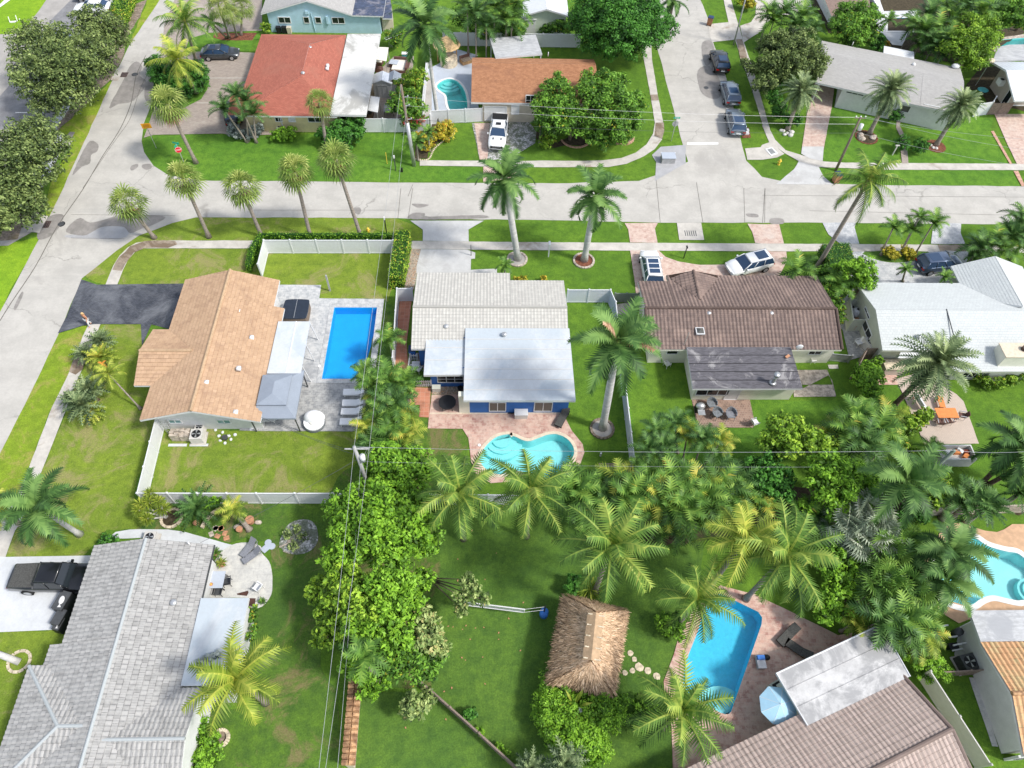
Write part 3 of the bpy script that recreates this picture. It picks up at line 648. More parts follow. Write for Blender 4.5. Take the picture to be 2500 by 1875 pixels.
# ================================================================ vehicles
def vehicle(name,label,kind,col,loc,rz,cat='car',group=None,sun_roofs=0,deck='black',glass='glass_blue'):
    root=T(name,label,cat,loc,group,0);m=MB()
    if kind == 'sedan': Ln,Wd,hood,belt,top=4.7,1.82,.92,.98,1.43;cab=(-2.05,-1.35,.25,1.12);st=[(-2.35,.62,.80),(-2.2,.35,.98),(-1.6,.28,1.02),(-.4,.25,.98),(.9,.25,.96),(1.7,.28,.84),(2.15,.32,.72),(2.35,.45,.60)]
    elif kind == 'suv': Ln,Wd,hood,belt,top=4.75,1.93,1.05,1.10,1.68;cab=(-2.25,-1.95,.45,1.25);st=[(-2.37,.55,1.0),(-2.25,.35,1.10),(-1.5,.3,1.12),(-.4,.28,1.10),(1.0,.28,1.08),(1.75,.3,1.0),(2.2,.35,.88),(2.37,.5,.72)]
    else: Ln,Wd,hood,belt,top=5.9,2.03,1.2,1.25,1.92;cab=(-1.05,-.75,.75,1.45);st=[(-2.95,.55,1.22),(-2.9,.5,1.25),(-1.5,.45,1.25),(0,.42,1.25),(1.3,.42,1.24),(2.3,.45,1.18),(2.8,.5,1.05),(2.95,.6,.85)]
    W2=Wd/2;vs=[];fs=[]
    for i,(x,zb,zt) in enumerate(st):
        e=.80 if i in (0,len(st)-1) else (.93 if i in (1,len(st)-2) else 1.0);w_=W2*e
        half=[(w_*.55,zb),(w_*.94,zb+.04),(w_,zb+(zt-zb)*.35),(w_*.985,zt-.14),(w_*.93,zt-.03),(w_*.5,zt+.02)]
        vs += [(x,y,z) for y,z in half]+[(x,-y,z) for y,z in reversed(half)]
    K=12
    for i in range(len(st)-1): fs += [(i*K+k,i*K+(k+1) % K,(i+1)*K+(k+1) % K,(i+1)*K+k) for k in range(K)]
    fs += [tuple(range(K)),tuple(range((len(st)-1)*K+K-1,(len(st)-1)*K-1,-1))]
    m.add([(x+loc[0],y+loc[1],z+loc[2]) for x,y,z in vs],fs);body=m.build('body',col,root,True)
    L0=Vector(loc)
    def loc3(x,y,z): return L0+Vector((x,y,z))
    x0,x1,x2,x3=cab;wb,wt=W2*.93,W2*.74;zb=belt-.04
    g=MB();g.add([loc3(*p) for p in [(x0,-wb,zb),(x3,-wb,zb),(x3,wb,zb),(x0,wb,zb),(x1,-wt,top-.03),(x2,-wt,top-.03),(x2,wt,top-.03),(x1,wt,top-.03)]],[(3,2,1,0),(4,5,6,7),(0,1,5,4),(1,2,6,5),(2,3,7,6),(3,0,4,7)]);g.build('windows',glass,root)
    t=MB();t.add([loc3(*p) for p in [(x1-.05,-wt-.02,top-.05),(x2+.05,-wt-.02,top-.05),(x2+.05,wt+.02,top-.05),(x1-.05,wt+.02,top-.05),(x1+.1,-wt+.12,top+.02),(x2-.1,-wt+.12,top+.02),(x2-.1,wt-.12,top+.02),(x1+.1,wt-.12,top+.02)]],[(3,2,1,0),(4,5,6,7),(0,1,5,4),(1,2,6,5),(2,3,7,6),(3,0,4,7)])
    for sg in (-1,1):
        for (xa,xb) in ((x0,x1),(x3,x2)): t.tube([loc3(xa,sg*wb,zb),loc3(xb,sg*(wt+.01),top-.03)],.05,5)
        for fx in ((.45,) if kind != 'suv' else (.34,.68)):
            xa=x0+(x3-x0)*fx;xb=x1+(x2-x1)*fx;t.tube([loc3(xa,sg*(wb+.005),zb),loc3(xb,sg*(wt+.01),top-.03)],.04,5)
    t.build('roof',col,root,True)
    n=sun_roofs
    if n:
        s_=MB();a,b=x1+.25,x2-.15
        for i in range(n):
            p,q=a+(b-a)*i/n+.06,a+(b-a)*(i+1)/n-.04;q=q if n>1 else p+(q-p)*.62
            s_.add([loc3(p,-wt+.2,top+.028),loc3(q,-wt+.2,top+.028),loc3(q,wt-.2,top+.028),loc3(p,wt-.2,top+.028)],[(0,1,2,3)])
        s_.build('sunroof',glass,root)
    if kind == 'pickup':
        d=MB();d.add([loc3(*p) for p in [(-2.8,-.88,1.275),(-1.08,-.88,1.275),(-1.08,.88,1.275),(-2.8,.88,1.275)]],[(0,1,2,3)]);d.build('bed_cover',deck,root)
        d=MB();d.add([loc3(*p) for p in [(2.97,-.7,.72),(2.97,.7,.72),(2.93,.7,.98),(2.93,-.7,.98)]],[(0,1,2,3)]);d.build('grille','black',root)
        if deck == 'black':
            d=MB()
            for sg in (-.45,.45): d.ob(loc3(1.9,sg,1.235),(.32,.14,.03))
            d.ob(loc3(.1,0,1.94),(.5,.6,.012));d.build('hood_vent','black',root)
    wr=.34 if kind == 'sedan' else (.37 if kind == 'suv' else .42)
    for sx in (-Ln*.3,Ln*.31):
        for sg in (-1,1):
            wl=MB();c=loc3(sx,sg*(W2-.10),wr);wl.tube([c-Vector((0,.13,0)),c+Vector((0,.13,0))],wr,18);wh=wl.build('wheel','tyre',root,True)
            ri=MB();ri.tube([c+Vector((0,sg*.10,0)),c+Vector((0,sg*.145,0))],wr*.62,14);ri.build('rim','rim',wh)
    for sg in (-1,1):
        h=MB();h.ob(loc3(Ln/2-.16,sg*W2*.68,st[-2][2]-.20),(.2,.36,.14));h.build('headlight','lamp_white',root)
        h=MB();h.ob(loc3(-Ln/2+.06,sg*W2*.72,st[0][2]-.22),(.12,.34,.16));h.build('taillight','lamp_red',root)
        h=MB();h.ob(loc3(x3-.35,sg*(W2+.08),belt-.02),(.16,.2,.13));h.build('mirror',col,root)
    h=MB();h.ob(loc3(-Ln/2-.0,0,.62),(.03,.45,.14));h.build('licence_plate','white_plastic',root)
    root.rotation_euler=(0,0,rz);return root
def vehicle_px(name,label,kind,col,rear,front,**k):
    a,b=W(rear),W(front);a,b=a[0],b[0];d=b-a;c=(a+b)/2;c.z=.03
    return vehicle(name,label,kind,col,c,math.atan2(d.y,d.x),**k)
# ================================================================ garden things (built about the origin, then moved)
def place(root,loc,rz=0.0,sc_=1.0): root.location=loc;root.rotation_euler=(0,0,rz);root.scale=(sc_,)*3;return root
def lounger(label,cush,frame='white_plastic',group=None,name='sun_lounger',back=.35):
    r=T(name,label,'lounger',(0,0,0),group)
    f=MB();f.box(-.95,-.33,.25,.95,-.28,.30);f.box(-.95,.28,.25,.95,.33,.30);f.box(-.95,-.33,.25,-.90,.33,.30);f.box(.90,-.33,.25,.95,.33,.30);f.build('frame',frame,r)
    for x in (-.8,.75):
        for y in (-.30,.30): l=MB();l.box(x-.03,y-.03,0,x+.03,y+.03,.25);l.build('leg',frame,r)
    m=MB();m.box(-.93,-.31,.31,.28,.31,.39);m.build('seat',cush,r)
    m=MB();m.hexa([(.31,-.31,.32),(.95,-.31,.32+back),(.95,.31,.32+back),(.31,.31,.32)],[(.28,-.31,.40),(.92,-.31,.40+back),(.92,.31,.40+back),(.28,.31,.40)]);m.build('backrest',cush,r);return r
def chair(label,mat,group=None,name='patio_chair',legs=None,tub=False,cat='chair'):
    r=T(name,label,cat,(0,0,0),group);s=MB();s.box(-.26,-.26,.40,.26,.26,.46);s.build('seat',mat,r)
    b=MB()
    if tub:
        for i in range(9):
            a0,a1=R(60+i*26.6),R(60+(i+1)*26.6);h0=.82-.22*abs(i-4)/4;h1=.82-.22*abs(i-3)/4 if i<8 else .6
            b.hexa([(.30*math.cos(a0),.30*math.sin(a0),.42),(.30*math.cos(a1),.30*math.sin(a1),.42),(.35*math.cos(a1),.35*math.sin(a1),.42),(.35*math.cos(a0),.35*math.sin(a0),.42)],
                   [(.34*math.cos(a0),.34*math.sin(a0),h0),(.34*math.cos(a1),.34*math.sin(a1),h0),(.40*math.cos(a1),.40*math.sin(a1),h0),(.40*math.cos(a0),.40*math.sin(a0),h0)])
    else:
        b.hexa([(-.30,-.25,.44),(-.26,-.25,.44),(-.26,.25,.44),(-.30,.25,.44)],[(-.42,-.24,.92),(-.38,-.24,.92),(-.38,.24,.92),(-.42,.24,.92)])
    b.build('backrest',mat,r)
    if not tub:
        for y in (-.28,.28): a=MB();a.box(-.28,y-.03,.62,.24,y+.03,.66);a.box(.20,y-.02,.40,.24,y+.02,.62);a.build('armrest',legs or mat,r)
    for x in (-.23,.23):
        for y in (-.23,.23): l=MB();l.tube([(x,y,.42),(x*1.15,y*1.15,0)],.02,5);l.build('leg',legs or mat,r)
    return r
def table(label,top,size,h=.74,legs=None,roundt=False,name='patio_table',group=None):
    r=T(name,label,'table',(0,0,0),group);m=MB();x,y=size[0]/2,size[1]/2
    if roundt: m.cyl((0,0,h-.04),x,.04,28)
    else: m.box(-x,-y,h-.05,x,y,h)
    m.build('tabletop',top,r)
    q=.6 if roundt else .9
    for a in (-1,1):
        for b in (-1,1): l=MB();l.tube([(a*x*q*.8,b*y*q*.8,h-.04),(a*x*q,b*y*q,0)],.03,6);l.build('leg',legs or top,r)
    return r
def acunit(label,mat='vinyl_grey',s=.8,h=.85):
    r=T('air_conditioner',label,'air conditioner',(0,0,0));p=MB();p.box(-s*.62,-s*.62,0,s*.62,s*.62,.08);p.build('base_pad','sidewalk',r)
    m=MB();a=s/2;m.box(-a,-a,.08,a,a,h)
    for i in range(9): z=.14+i*(h-.25)/9;m.box(-a-.012,-a-.012,z,a+.012,a+.012,z+.035)
    m.build('casing',mat,r);f=MB();f.cyl((0,0,h+.003),a*.78,.015,20);g=f.build('fan_grille','black',r)
    b=MB()
    for i in range(4):
        c,s_=math.cos(i*1.571),math.sin(i*1.571);b.add([(0,0,h+.03),(a*.7*c-.09*s_,a*.7*s_+.09*c,h+.03),(a*.7*c+.09*s_,a*.7*s_-.09*c,h+.035)],[(0,2,1)])
    b.build('fan_blade','steel',g);return r
def bin_(label,mat,lid,name='wheelie_bin'):
    r=T(name,label,'bin',(0,0,0));m=MB();m.ob((0,0,.06),(.50,.58,.92),0,1.15,1.15);m.build('body',mat,r);m=MB();m.ob((0,0,.985),(.62,.72,.08),0,.9,.9);m.build('lid',lid,r)
    for y in (-.24,.24): w_=MB();w_.tube([(-.27,y-.03,.1),(-.27,y+.03,.1)],.1,10);w_.build('wheel','tyre',r)
    return r
def pot(label,plant,potm='clay',d=.5,mesh=None,size=.3):
    r=T('potted_plant',label,'potted plant',(0,0,0));m=MB();m.cyl((0,0,0),d*.35,d*.7,14,d*.5);m.build('pot',potm,r)
    if mesh: e=bpy.data.objects.new('plant',mesh);C.objects.link(e);e.parent=r;e.location=(0,0,d*.7);e.scale=(size,)*3
    return r
def rocks(name,label,pts,r0,mat='stone',cat='rock',group=None,seed=0):
    rr=random.Random(seed);c=centre(pts);root=T(name,label,cat,(c.x,c.y,0),group);m=MB()
    for p in pts: m.ell((p.x,p.y,r0*.25),(r0*rr.uniform(.7,1.1),r0*rr.uniform(.6,1),r0*rr.uniform(.5,.8)),7,5)
    for i in range(len(m.v)): v=m.v[i];m.v[i]=(v[0]+rr.uniform(-.06,.06)*r0,v[1]+rr.uniform(-.06,.06)*r0,v[2]+rr.uniform(-.06,.06)*r0)
    o=m.build('stones',mat,root);return root
def pool(label,inner,wmat,floor,coping,cop_w=.32,depth=1.3,zw=-.10,zc=.10,steps=None,stepmat=None):
    inner=ccw(inner);c=centre(inner);root=T('swimming_pool',label,'swimming pool',(c.x,c.y,0));n=len(inner)
    m=MB();m.add([(p.x,p.y,zc) for p in inner]+[(p.x,p.y,-depth) for p in offset(inner,-.02)],[((i+1) % n,i,n+i,n+(i+1) % n) for i in range(n)]);m.build('basin_wall',floor,root)
    m=MB();m.add([(p.x,p.y,-depth) for p in inner],[tuple(range(n))]);m.build('basin_floor',floor,root)
    out=offset(inner,cop_w);m=MB()
    m.add([(p.x,p.y,zc) for p in inner]+[(p.x,p.y,zc) for p in out]+[(p.x,p.y,0) for p in out],[(i,n+i,n+(i+1) % n,(i+1) % n) for i in range(n)]+[(n+i,2*n+i,2*n+(i+1) % n,n+(i+1) % n) for i in range(n)]);m.build('coping',coping,root)
    m=MB();m.add([(p.x,p.y,zw) for p in offset(inner,.01)],[tuple(range(n))]);wv=m.build('water',wmat,root)
    if steps:
        sc0,rads,ang=steps;m=MB()
        for i,rd in enumerate(rads):
            z1=-.32-.17*i;k=14;poly=[sc0+Vector((math.cos(ang+math.pi*(j/k-.5))*rd,math.sin(ang+math.pi*(j/k-.5))*rd,0)) for j in range(k+1)];m.prism(poly,-depth+.01,z1)
        m.build('pool_steps',stepmat or floor,root)
    return root
# ================================================================ pools (outlines first: the ground is cut away for them)
pool_rect=W("@6 680,1010 1040,1010 965,1612 575,1612")
pool_bean=curve(W("@10 1905,685 1955,590 2050,510 2160,487 @11 10,492 70,512 130,540 190,545 260,520 340,492 420,490 500,528 548,590 557,650 525,722 440,785 385,835 320,856 220,830 100,800 0,795 @10 2110,825 2030,820 1950,775 1910,720"),4)
pool_kid=curve(W("@2 1548,722 1590,688 1650,672 1712,690 1760,740 1787,800 1800,880 1792,925 1745,942 1665,940 1636,885 1622,810 1578,775 1550,750"),4)
pool_poly=W("@15 1680,235 1790,190 2110,345 2142,392 2137,450 1882,1180 1865,1205 1830,1208 1790,1195 1470,1010 1488,790 1600,510")
pool_wave=curve(W("@12 1630,1385 1715,1352 1800,1365 1900,1430 2050,1475 2150,1492 @0 2503,1366 2560,1400 2580,1440 2560,1475 2500,1466 @16 2150,248 2050,228 1940,205 1850,230 1770,282 1690,292 1570,258 1490,200 1420,130 @12 1450,1590 1560,1460"),4)
pool_far=W("@4 1060,155 1262,155 1262,265 1060,265")
pool_teal=curve(W("@4 1975,352 2080,335 2230,325 2300,350 2290,385 2100,385 1990,400"),3)
POOLS=[pool_rect,pool_bean,pool_kid,pool_poly,pool_wave,pool_far,pool_teal]
# ================================================================ ground
S=420
sheet('grass_ground',[Vector((-S,-S,0)),Vector((S,-S,0)),Vector((S,S,0)),Vector((-S,S,0))],0,'lawn',POOLS)
def lawn(s,mat,z=.004,name='lawn',holes=(),am=.10): return sheet(name,rough(W(s),am),z,mat,holes)
lawn("@1 0,-80 420,-80 390,20 330,110 250,230 205,262 100,292 0,292 -100,292 -100,-80",'lawn_bright')
lawn("@5 -30,450 150,450 330,400 310,470 250,600 120,800 20,1020 -200,1400 -500,1400",'lawn_bright')
lawn("@1 1390,-20 1260,-30 1170,180 1040,500 1000,590 1050,580 1110,490 1200,300 1310,120",'lawn_verge')
lawn("@1 1000,690 930,690 780,830 500,1090 560,1180 600,1260 470,1440 400,1659 @5 390,230 420,235 @1 510,1659 650,1380 780,1150 900,900",'lawn_verge')
lawn("@5 700,720 830,580 940,490 1200,350 1300,310 1500,260 1650,244 2212,246 @6 0,246 1200,252 1330,300 1420,350 1420,440 1320,440 1280,400 0,440 @5 2170,442 1300,442 1150,480 1050,550 960,690 890,815 800,790",'lawn_dry')
lawn("@5 1200,505 2150,508 2090,720 1945,700 1575,770 1540,810 1000,815 1010,700 1080,580",'lawn_dry')
lawn("@6 90,545 1200,545 1180,820 1130,960 1100,935 565,930 545,815 215,815 -100,815 -60,740",'lawn_dry')
lawn("@5 490,1225 700,1160 745,1150 720,1250 600,1540 @9 440,250 160,1000 0,1310 -120,1560 -350,1560 -150,820 230,120 @5 430,1280",'lawn_verge')
lawn("@5 850,1148 1190,1148 1210,1380 1300,1659 @9 1350,100 1350,400 1290,600 1160,850 1130,1000 1150,1080 1300,1280 900,1290 700,1520 50,1520 140,1280 330,860 560,290 @5 640,1640 740,1440",'lawn_dry')
lawn("@9 1350,440 2212,455 @10 870,460 840,990 0,1010 @9 1240,1000 1290,880",'lawn_dry')
lawn("@9 1440,1065 2212,1070 @10 680,1070 600,1300 700,1659 @14 560,300 560,800 700,1000 760,1659 @13 1560,1659 1560,1500 1680,1180 2050,1150 2100,300 2212,250 @14 130,250 160,50 @10 140,1400 -40,1350 @9 1950,1400 1500,1300 1140,1290 1300,1200",'lawn_worn')
lawn("@13 -60,515 560,490 560,640 420,640 350,800 240,800 0,1500 -80,1659 -300,1659 -300,515",'lawn_dry')
lawn("@10 1480,440 1760,440 1800,500 1815,700 1880,820 2000,870 1600,1100 1300,1100 1100,640 1300,380 1320,250 1400,250 1400,345 1475,345",'lawn_worn')
lawn("@14 880,1000 1500,1030 2212,1659 800,1659",'lawn_deep')
lawn("@10 1500,1100 2212,1100 @11 1650,1300 1650,1400 @15 1600,200 1430,590 1310,940 1380,1040 1380,1200 1400,1659 -100,1659 @14 2212,1659 1500,1020 1400,700",'lawn_deep')
lawn("@11 1000,240 1050,760 1200,800 2212,700 @12 800,260 780,200 @11 2040,200 1540,190 1220,1470 1000,0",'lawn_vivid')
lawn("@1 1215,1165 1300,1140 1930,1130 2212,1150 @2 940,1120 1260,1120 1360,1340 1400,1350 1390,1405 1910,1410 1900,1540 0,1522 @1 1700,1515 1430,1480 1280,1400 1210,1290",'lawn_vivid')
lawn("@3 110,1300 230,1200 1150,480 1240,1100 1200,1200 1080,1290 950,1340 760,1358 290,1357",'lawn')
lawn("@4 585,905 865,940 1140,1000 1140,1090 1170,1380 520,1360 515,1290",'lawn_vivid')
lawn("@4 1190,1030 1960,960 1930,1110 2080,1385 1235,1380 1215,1180",'lawn_vivid')
lawn("@4 480,1415 1080,1435 2120,1440 2180,1570 980,1565 600,1558 520,1490",'lawn_vivid')
lawn("@13 1560,1500 1700,1200 1850,1180 2000,1400 1980,1659 1500,1659",'lawn_worn',.006)
# roads
sheet('road',rough(W("@0 425,-70 500,-70 480,0 450,60 405,160 372,245 352,300 346,345 352,372 375,405 410,427 492,441 996,446 1356,448 1560,442 1610,425 1680,395 1660,330 1640,250 1600,100 1570,0 1560,-60 1710,-60 1710,0 1735,60 1740,100 1770,180 1790,260 1806,330 1812,358 1822,393 1860,432 1920,445 2150,452 2600,456 2600,548 2468,548 2005,544 1610,544 1350,538 860,532 478,531 420,545 340,575 285,612 232,655 200,680 145,812 118,868 60,990 0,1108 -60,1230 -420,1230 -120,960 0,762 94,587 145,480 260,228 315,112 390,0"),.05,1.5),.010,'concrete_road')
sheet('parking_road',rough(W("@0 -200,84 30,84 62,72 113,0 130,-60 345,-60 300,10 262,110 165,262 120,330 90,560 20,600 -200,600"),.05,2),.008,'asphalt_pale')
sheet('parking_bay',W("@1 640,-40 940,-40 740,480 600,830 480,1090 -20,1090 -160,1000 150,640 420,180"),.013,'asphalt_shaded')  # the bay's shadow is painted in as a darker sheet
sheet('parking_path',W("@1 920,-40 1030,-40 940,180 880,290 820,470 700,700 580,930 490,1090 470,1100 450,1020 600,700 740,350 850,90"),.017,'concrete_white')
sheet('parking_path',W("@1 480,1090 540,1160 555,1200 540,1230 420,1480 300,1659 200,1659 330,1400 440,1150"),.018,'concrete_white')
sheet('leaf_litter',rough(W("@1 1140,40 1240,0 1190,120 1060,340 1050,460 1000,560 930,680 800,800 610,1000 490,1110 480,1070 660,840 800,600 900,400 950,180"),.2,.8),.020,'litter')
sheet('leaf_litter',rough(W("@5 390,90 380,150 200,300 150,430 60,440 -60,445 -60,300 180,100"),.2,.8),.012,'litter')
m=MB()
for s in ("@1 132,949 372,949 372,957 132,957","@1 60,-20 120,-20 -20,80 -20,60"): m.add([(p.x,p.y,.05) for p in ccw(W(s))],[(0,1,2,3)])
tag(m.build('parking_marking','white_line'),kind='structure')
# road joints, stains, stop bar
m=MB()
def strip(s,w_=.05,z=.0145,mb=None,rg=None):
    pts=curve(W(s),4,False) if len(px(s))>2 else W(s);z=lev(z)
    for a,b in zip(pts[:-1],pts[1:]):
        d=(b-a).normalized();e=Vector((-d.y,d.x,0))*w_/2;(mb or m).add([(q.x,q.y,z) for q in (a-e,b-e,b+e,a+e)],[(0,1,2,3)])
strip("@1 1230,470 1150,640 1110,860 1040,1040 960,1180 860,1330 @5 700,10 480,330 300,660 100,960 0,1120",.09)
strip("@1 1240,640 1180,760 1100,1000 1000,1150 900,1290 700,1590",.05)
for s in ("@6 1240,0 1215,255","@6 1340,0 1300,265","@3 1245,1460 @7 1285,290","@3 1590,1540 @7 1645,290","@7 1990,0 1998,290","@8 25,0 5,300","@3 1700,280 1720,350","@2 1340,1560 1300,1659","@7 2170,0 2166,290"): strip(s,.045)
for s in ("@5 600,222 1480,232","@5 600,420 1050,425","@6 1310,268 1950,268","@6 0,185 1240,185","@8 0,60 2212,75","@8 400,190 2212,230"): strip(s,.035)
tag(m.build('road_joint','crack'),kind='structure')
for s,mt in (("@1 1150,520 1200,560 1180,640 1240,700 1130,850 1000,880 920,910 1030,700 1090,570",'damp'),("@1 760,1190 830,1220 820,1280 770,1310 760,1380 690,1410 610,1480 690,1300",'damp'),("@1 1250,680 1300,670 1290,860 1230,850 1220,760",'damp'),
              ("@1 1110,1400 1160,1385 1165,1410 1120,1440 1100,1430",'damp'),("@1 1205,1390 1270,1385 1280,1420 1240,1435 1200,1415",'damp'),("@6 838,170 890,162 905,190 885,222 850,205",'damp'),
              ("@5 600,300 680,250 760,290 900,260 1000,230 1250,225 1400,245 1290,310 1200,340 1100,380 1050,330 950,320 850,330 780,370 700,400 560,370",'damp'),("@5 860,330 950,318 1050,330 1090,370 1010,425 600,420 560,395 740,380",'damp_blue'),("@5 330,330 400,250 470,220 540,230 500,330 420,410 320,430",'damp'),
              ("@5 180,880 200,890 160,980 130,1030 120,1000",'damp'),("@3 1640,360 1720,350 1740,470 1680,560 1640,480",'damp'),("@3 1600,600 1700,560 1800,700 1790,820 1700,830 1620,760",'damp'),("@6 1340,130 1480,140 1400,165 1350,150",'damp'),("@6 1340,210 1440,210 1480,240 1900,225 1940,255 1340,262",'damp'),
              ("@7 2010,215 2100,218 2110,245 2030,240",'damp'),("@8 75,255 175,258 178,300 72,298",'damp')):
    sheet('damp_patch',rough(curve(W(s),3),.04,.4),.0125 if mt == 'damp_blue' else .0132,mt)
sheet('stop_line',W("@3 1510,1205 1775,1202 1775,1222 1510,1224"),.018,'white_line')
# sidewalks
def walk(s,mat='sidewalk',z=.022,name='sidewalk',rg_=.02,h=()): return sheet(name,rough(W(s),rg_,.8),z,mat,h)
walk("@5 2170,442 1330,445 1200,470 1130,505 1050,590 1000,720 960,818 890,818 940,710 @5 960,650 1010,570 1080,500 1150,462 1260,445 1300,442 2170,442 2150,508 1200,508 1140,540 1080,610 1040,690 990,818 890,818".replace("@5 2170,442 1330,445 1200,470 1130,505 1050,590 1000,720 960,818 890,818 940,710 ",""),name='sidewalk')
walk("@5 1225,447 1480,446 1500,475 1420,505 1220,507 1130,545 1060,640 1030,700 950,690 1010,580 1100,490",'sidewalk_stained',.027,'sidewalk_stain',.1)
walk("@5 750,1148 850,1148 740,1420 690,1540 @9 640,60 550,300 330,860 170,1240 130,1300 50,1520 -80,1659 -260,1659 0,1200 160,990 440,260 560,20 @5 600,1520 700,1250",name='sidewalk')
walk("@5 715,1300 760,1290 745,1400 700,1530 640,1575 585,1550 620,1450",'sidewalk_stained',.027,'sidewalk_stain',.1)
walk("@6 1320,445 2212,455 @7 0,455 2212,468 @8 1800,480 2212,490 2212,545 1750,535 0,532 @7 0,522 @6 1320,512")
walk("@8 1480,478 1750,482 1750,530 1500,530",'sidewalk_stained',.027,'sidewalk_stain',.1)
walk("@2 1400,1355 2212,1362 @3 280,1357 640,1360 800,1355 960,1335 1080,1290 1170,1220 1225,1130 1240,1040 1195,760 1145,500 1120,300 1100,150 1200,150 1215,500 1260,780 1300,980 1318,1080 1300,1180 1240,1260 1150,1320 1000,1385 850,1412 300,1414 @2 1400,1400")
walk("@3 1200,802 1262,800 1272,850 1212,852",'sidewalk_stained',.027,'sidewalk_stain');walk("@3 1245,1038 1315,1036 1318,1110 1300,1175 1235,1150",'sidewalk_stained',.027,'sidewalk_stain')
walk("@3 1810,-40 1870,-40 1935,180 1990,360 2060,560 2150,880 2212,1100 @4 80,1120 110,1180 200,1270 330,1310 520,1365 700,1375 2212,1385 2212,1438 1080,1435 480,1412 310,1362 200,1300 60,1200 0,1060 @3 2150,1060 2090,860 1990,560 1930,380 1860,190")
walk("@3 1925,335 1975,335 2010,450 2020,500 1960,500",'sidewalk_stained',.027,'sidewalk_stain')
sheet('concrete_apron',rough(W("@4 310,1362 480,1412 520,1490 600,1560 120,1555 270,1430"),.03),.018,'concrete_drive')
sheet('concrete_apron',rough(W("@3 1290,1240 1500,1225 1500,1380 1240,1530 1250,1370 1215,1310"),.03),.016,'damp_blue')
sheet('concrete_apron',rough(W("@3 1690,205 1860,190 1930,200 1980,330 1920,336 1720,358 1700,300"),.02),.020,'sidewalk')
sheet('concrete_apron',rough(W("@4 0,1225 70,1200 190,1300 130,1330 0,1350 @3 2020,1350 2000,1255 2130,1245"),.02),.019,'sidewalk')
sheet('gravel_yard',rough(W("@3 1990,360 1975,300 1960,220 2050,190 2090,130 2095,40 2060,-40 2400,-60 @4 400,-40 420,60 250,130 100,120 0,260"),.05),.021,'sidewalk')
# driveways and patios
def pave(s,mat,z=.024,name='driveway',holes=(),rg_=.015): return sheet(name,rough(W(s),rg_,.7),z,mat,holes)
pave("@5 690,770 820,815 1550,805 1560,860 1430,1190 1280,1150 1260,1190 1200,1330 1190,1148 800,1148 700,1160 490,1225 560,1090",'paver_black')
pave("@1 1390,200 1500,-60 2212,-60 2212,260 1750,280 1740,430 2400,460 2300,1140 1930,1140 1880,1130 1300,1140 1215,1165 1280,980 1300,930",'paver_tan')
sheet('lawn',rough(W("@1 1290,880 1300,560 1600,520 1740,640 1768,690 1750,760 1700,840 1540,920 1400,960"),.04),.03,'lawn_vivid')
sheet('lawn',rough(W("@1 1560,440 2110,438 2140,340 2212,330 2212,262 1760,282 1600,330"),.04),.028,'lawn_vivid')
sheet('mulch_bed',rough(W("@1 1810,280 2170,282 2130,345 1880,345 1800,320"),.04),.032,'mulch')
m=MB();strip("@1 1745,662 2075,662",.12,.030);strip("@1 1660,872 1815,872",.12,.030);tag(m.build('driveway_edging','sidewalk'),kind='structure')
pave("@6 1320,275 1940,275 1810,350 1812,450 1425,445 1425,350",'concrete_drive')
pave("@6 1410,515 1800,520 1868,545 1865,595 1832,598 1830,690 2050,680 2050,715 1370,715 1375,650",'concrete_drive')
sheet('gravel_strip',rough(W("@6 1320,500 1410,515 1375,715 1350,860 1265,860 1300,640"),.03),.020,'gravel')
pave("@7 985,296 1265,294 1240,340 1262,462 1030,458 1015,350",'paver_pink');pave("@7 1030,525 1270,525 1330,580 1440,620 1620,648 1850,645 2000,600 2105,555 2110,525 2212,528 2212,760 1800,760 1100,900 1080,900 1070,790",'paver_pink')
pave("@8 0,305 145,305 185,468 0,468 @7 2085,462 2060,370 2020,300",'paver_pink');pave("@8 0,535 205,535 210,620 150,730 60,785 -40,785 -40,535",'paver_pink')
sheet('drain_slab',W("@7 1425,295 1630,293 1655,438 1445,438"),.026,'sidewalk')
pave("@8 510,292 795,290 780,330 800,400 820,470 660,470 560,390",'paver_light');pave("@8 1520,295 1680,297 1675,380 1715,472 1425,470 1440,350",'paver_light')
pave("@8 680,535 860,535 950,600 1080,628 1200,625 1400,535 1740,535 1735,600 1715,640 1650,800 900,800 700,720",'paver_light')
pave("@8 620,850 820,850 1020,1380 740,1450 680,1200 640,1150",'paver_grey',.022,'patio')
pave("@4 590,905 610,740 440,700 400,900 380,960 330,1300 515,1290 570,1000",'paver_pink');pave("@4 330,1300 340,1240 520,1240 512,1362 400,1340",'concrete_drive',.030)
pave("@4 1140,1000 1180,1010 1160,1060 1215,1170 1225,1250 1235,1382 1180,1382 1170,1270 1190,1200 1130,1080",'paver_tan',.024,'garden_path');pave("@4 1960,965 2300,965 2300,1390 2150,1385 2060,1200",'paver_pink')
sheet('brick_edging',W("@4 1930,1110 1955,1108 2110,1385 2090,1387"),.03,'brick_edge');sheet('brick_edging',W("@4 2120,1445 2160,1445 2220,1575 2190,1575"),.03,'brick_edge')
pave("@2 1840,1045 2212,1030 @3 0,1000 160,1005 240,1120 230,1210 100,1290 20,1350 @2 1905,1352",'gravel_white',.026);pave("@2 1860,1040 1990,1040 1970,1352 1905,1352",'paver_pink',.028);pave("@2 1935,1410 2212,1412 2212,1500 1935,1540",'paver_pink',.026)
pave("@2 1010,640 1180,480 1350,475 1340,600 1250,1010 940,1015",'paver_tan',.02,'patio')
pave("@2 1460,590 1560,540 1700,420 1740,425 1890,470 1840,560 1900,930 1500,960 1500,700",'pool_paint',.024,'pool_deck',[pool_kid]);sheet('gravel_strip',rough(W("@2 1455,600 1520,600 1530,950 1430,1000"),.03),.022,'asphalt_pale')
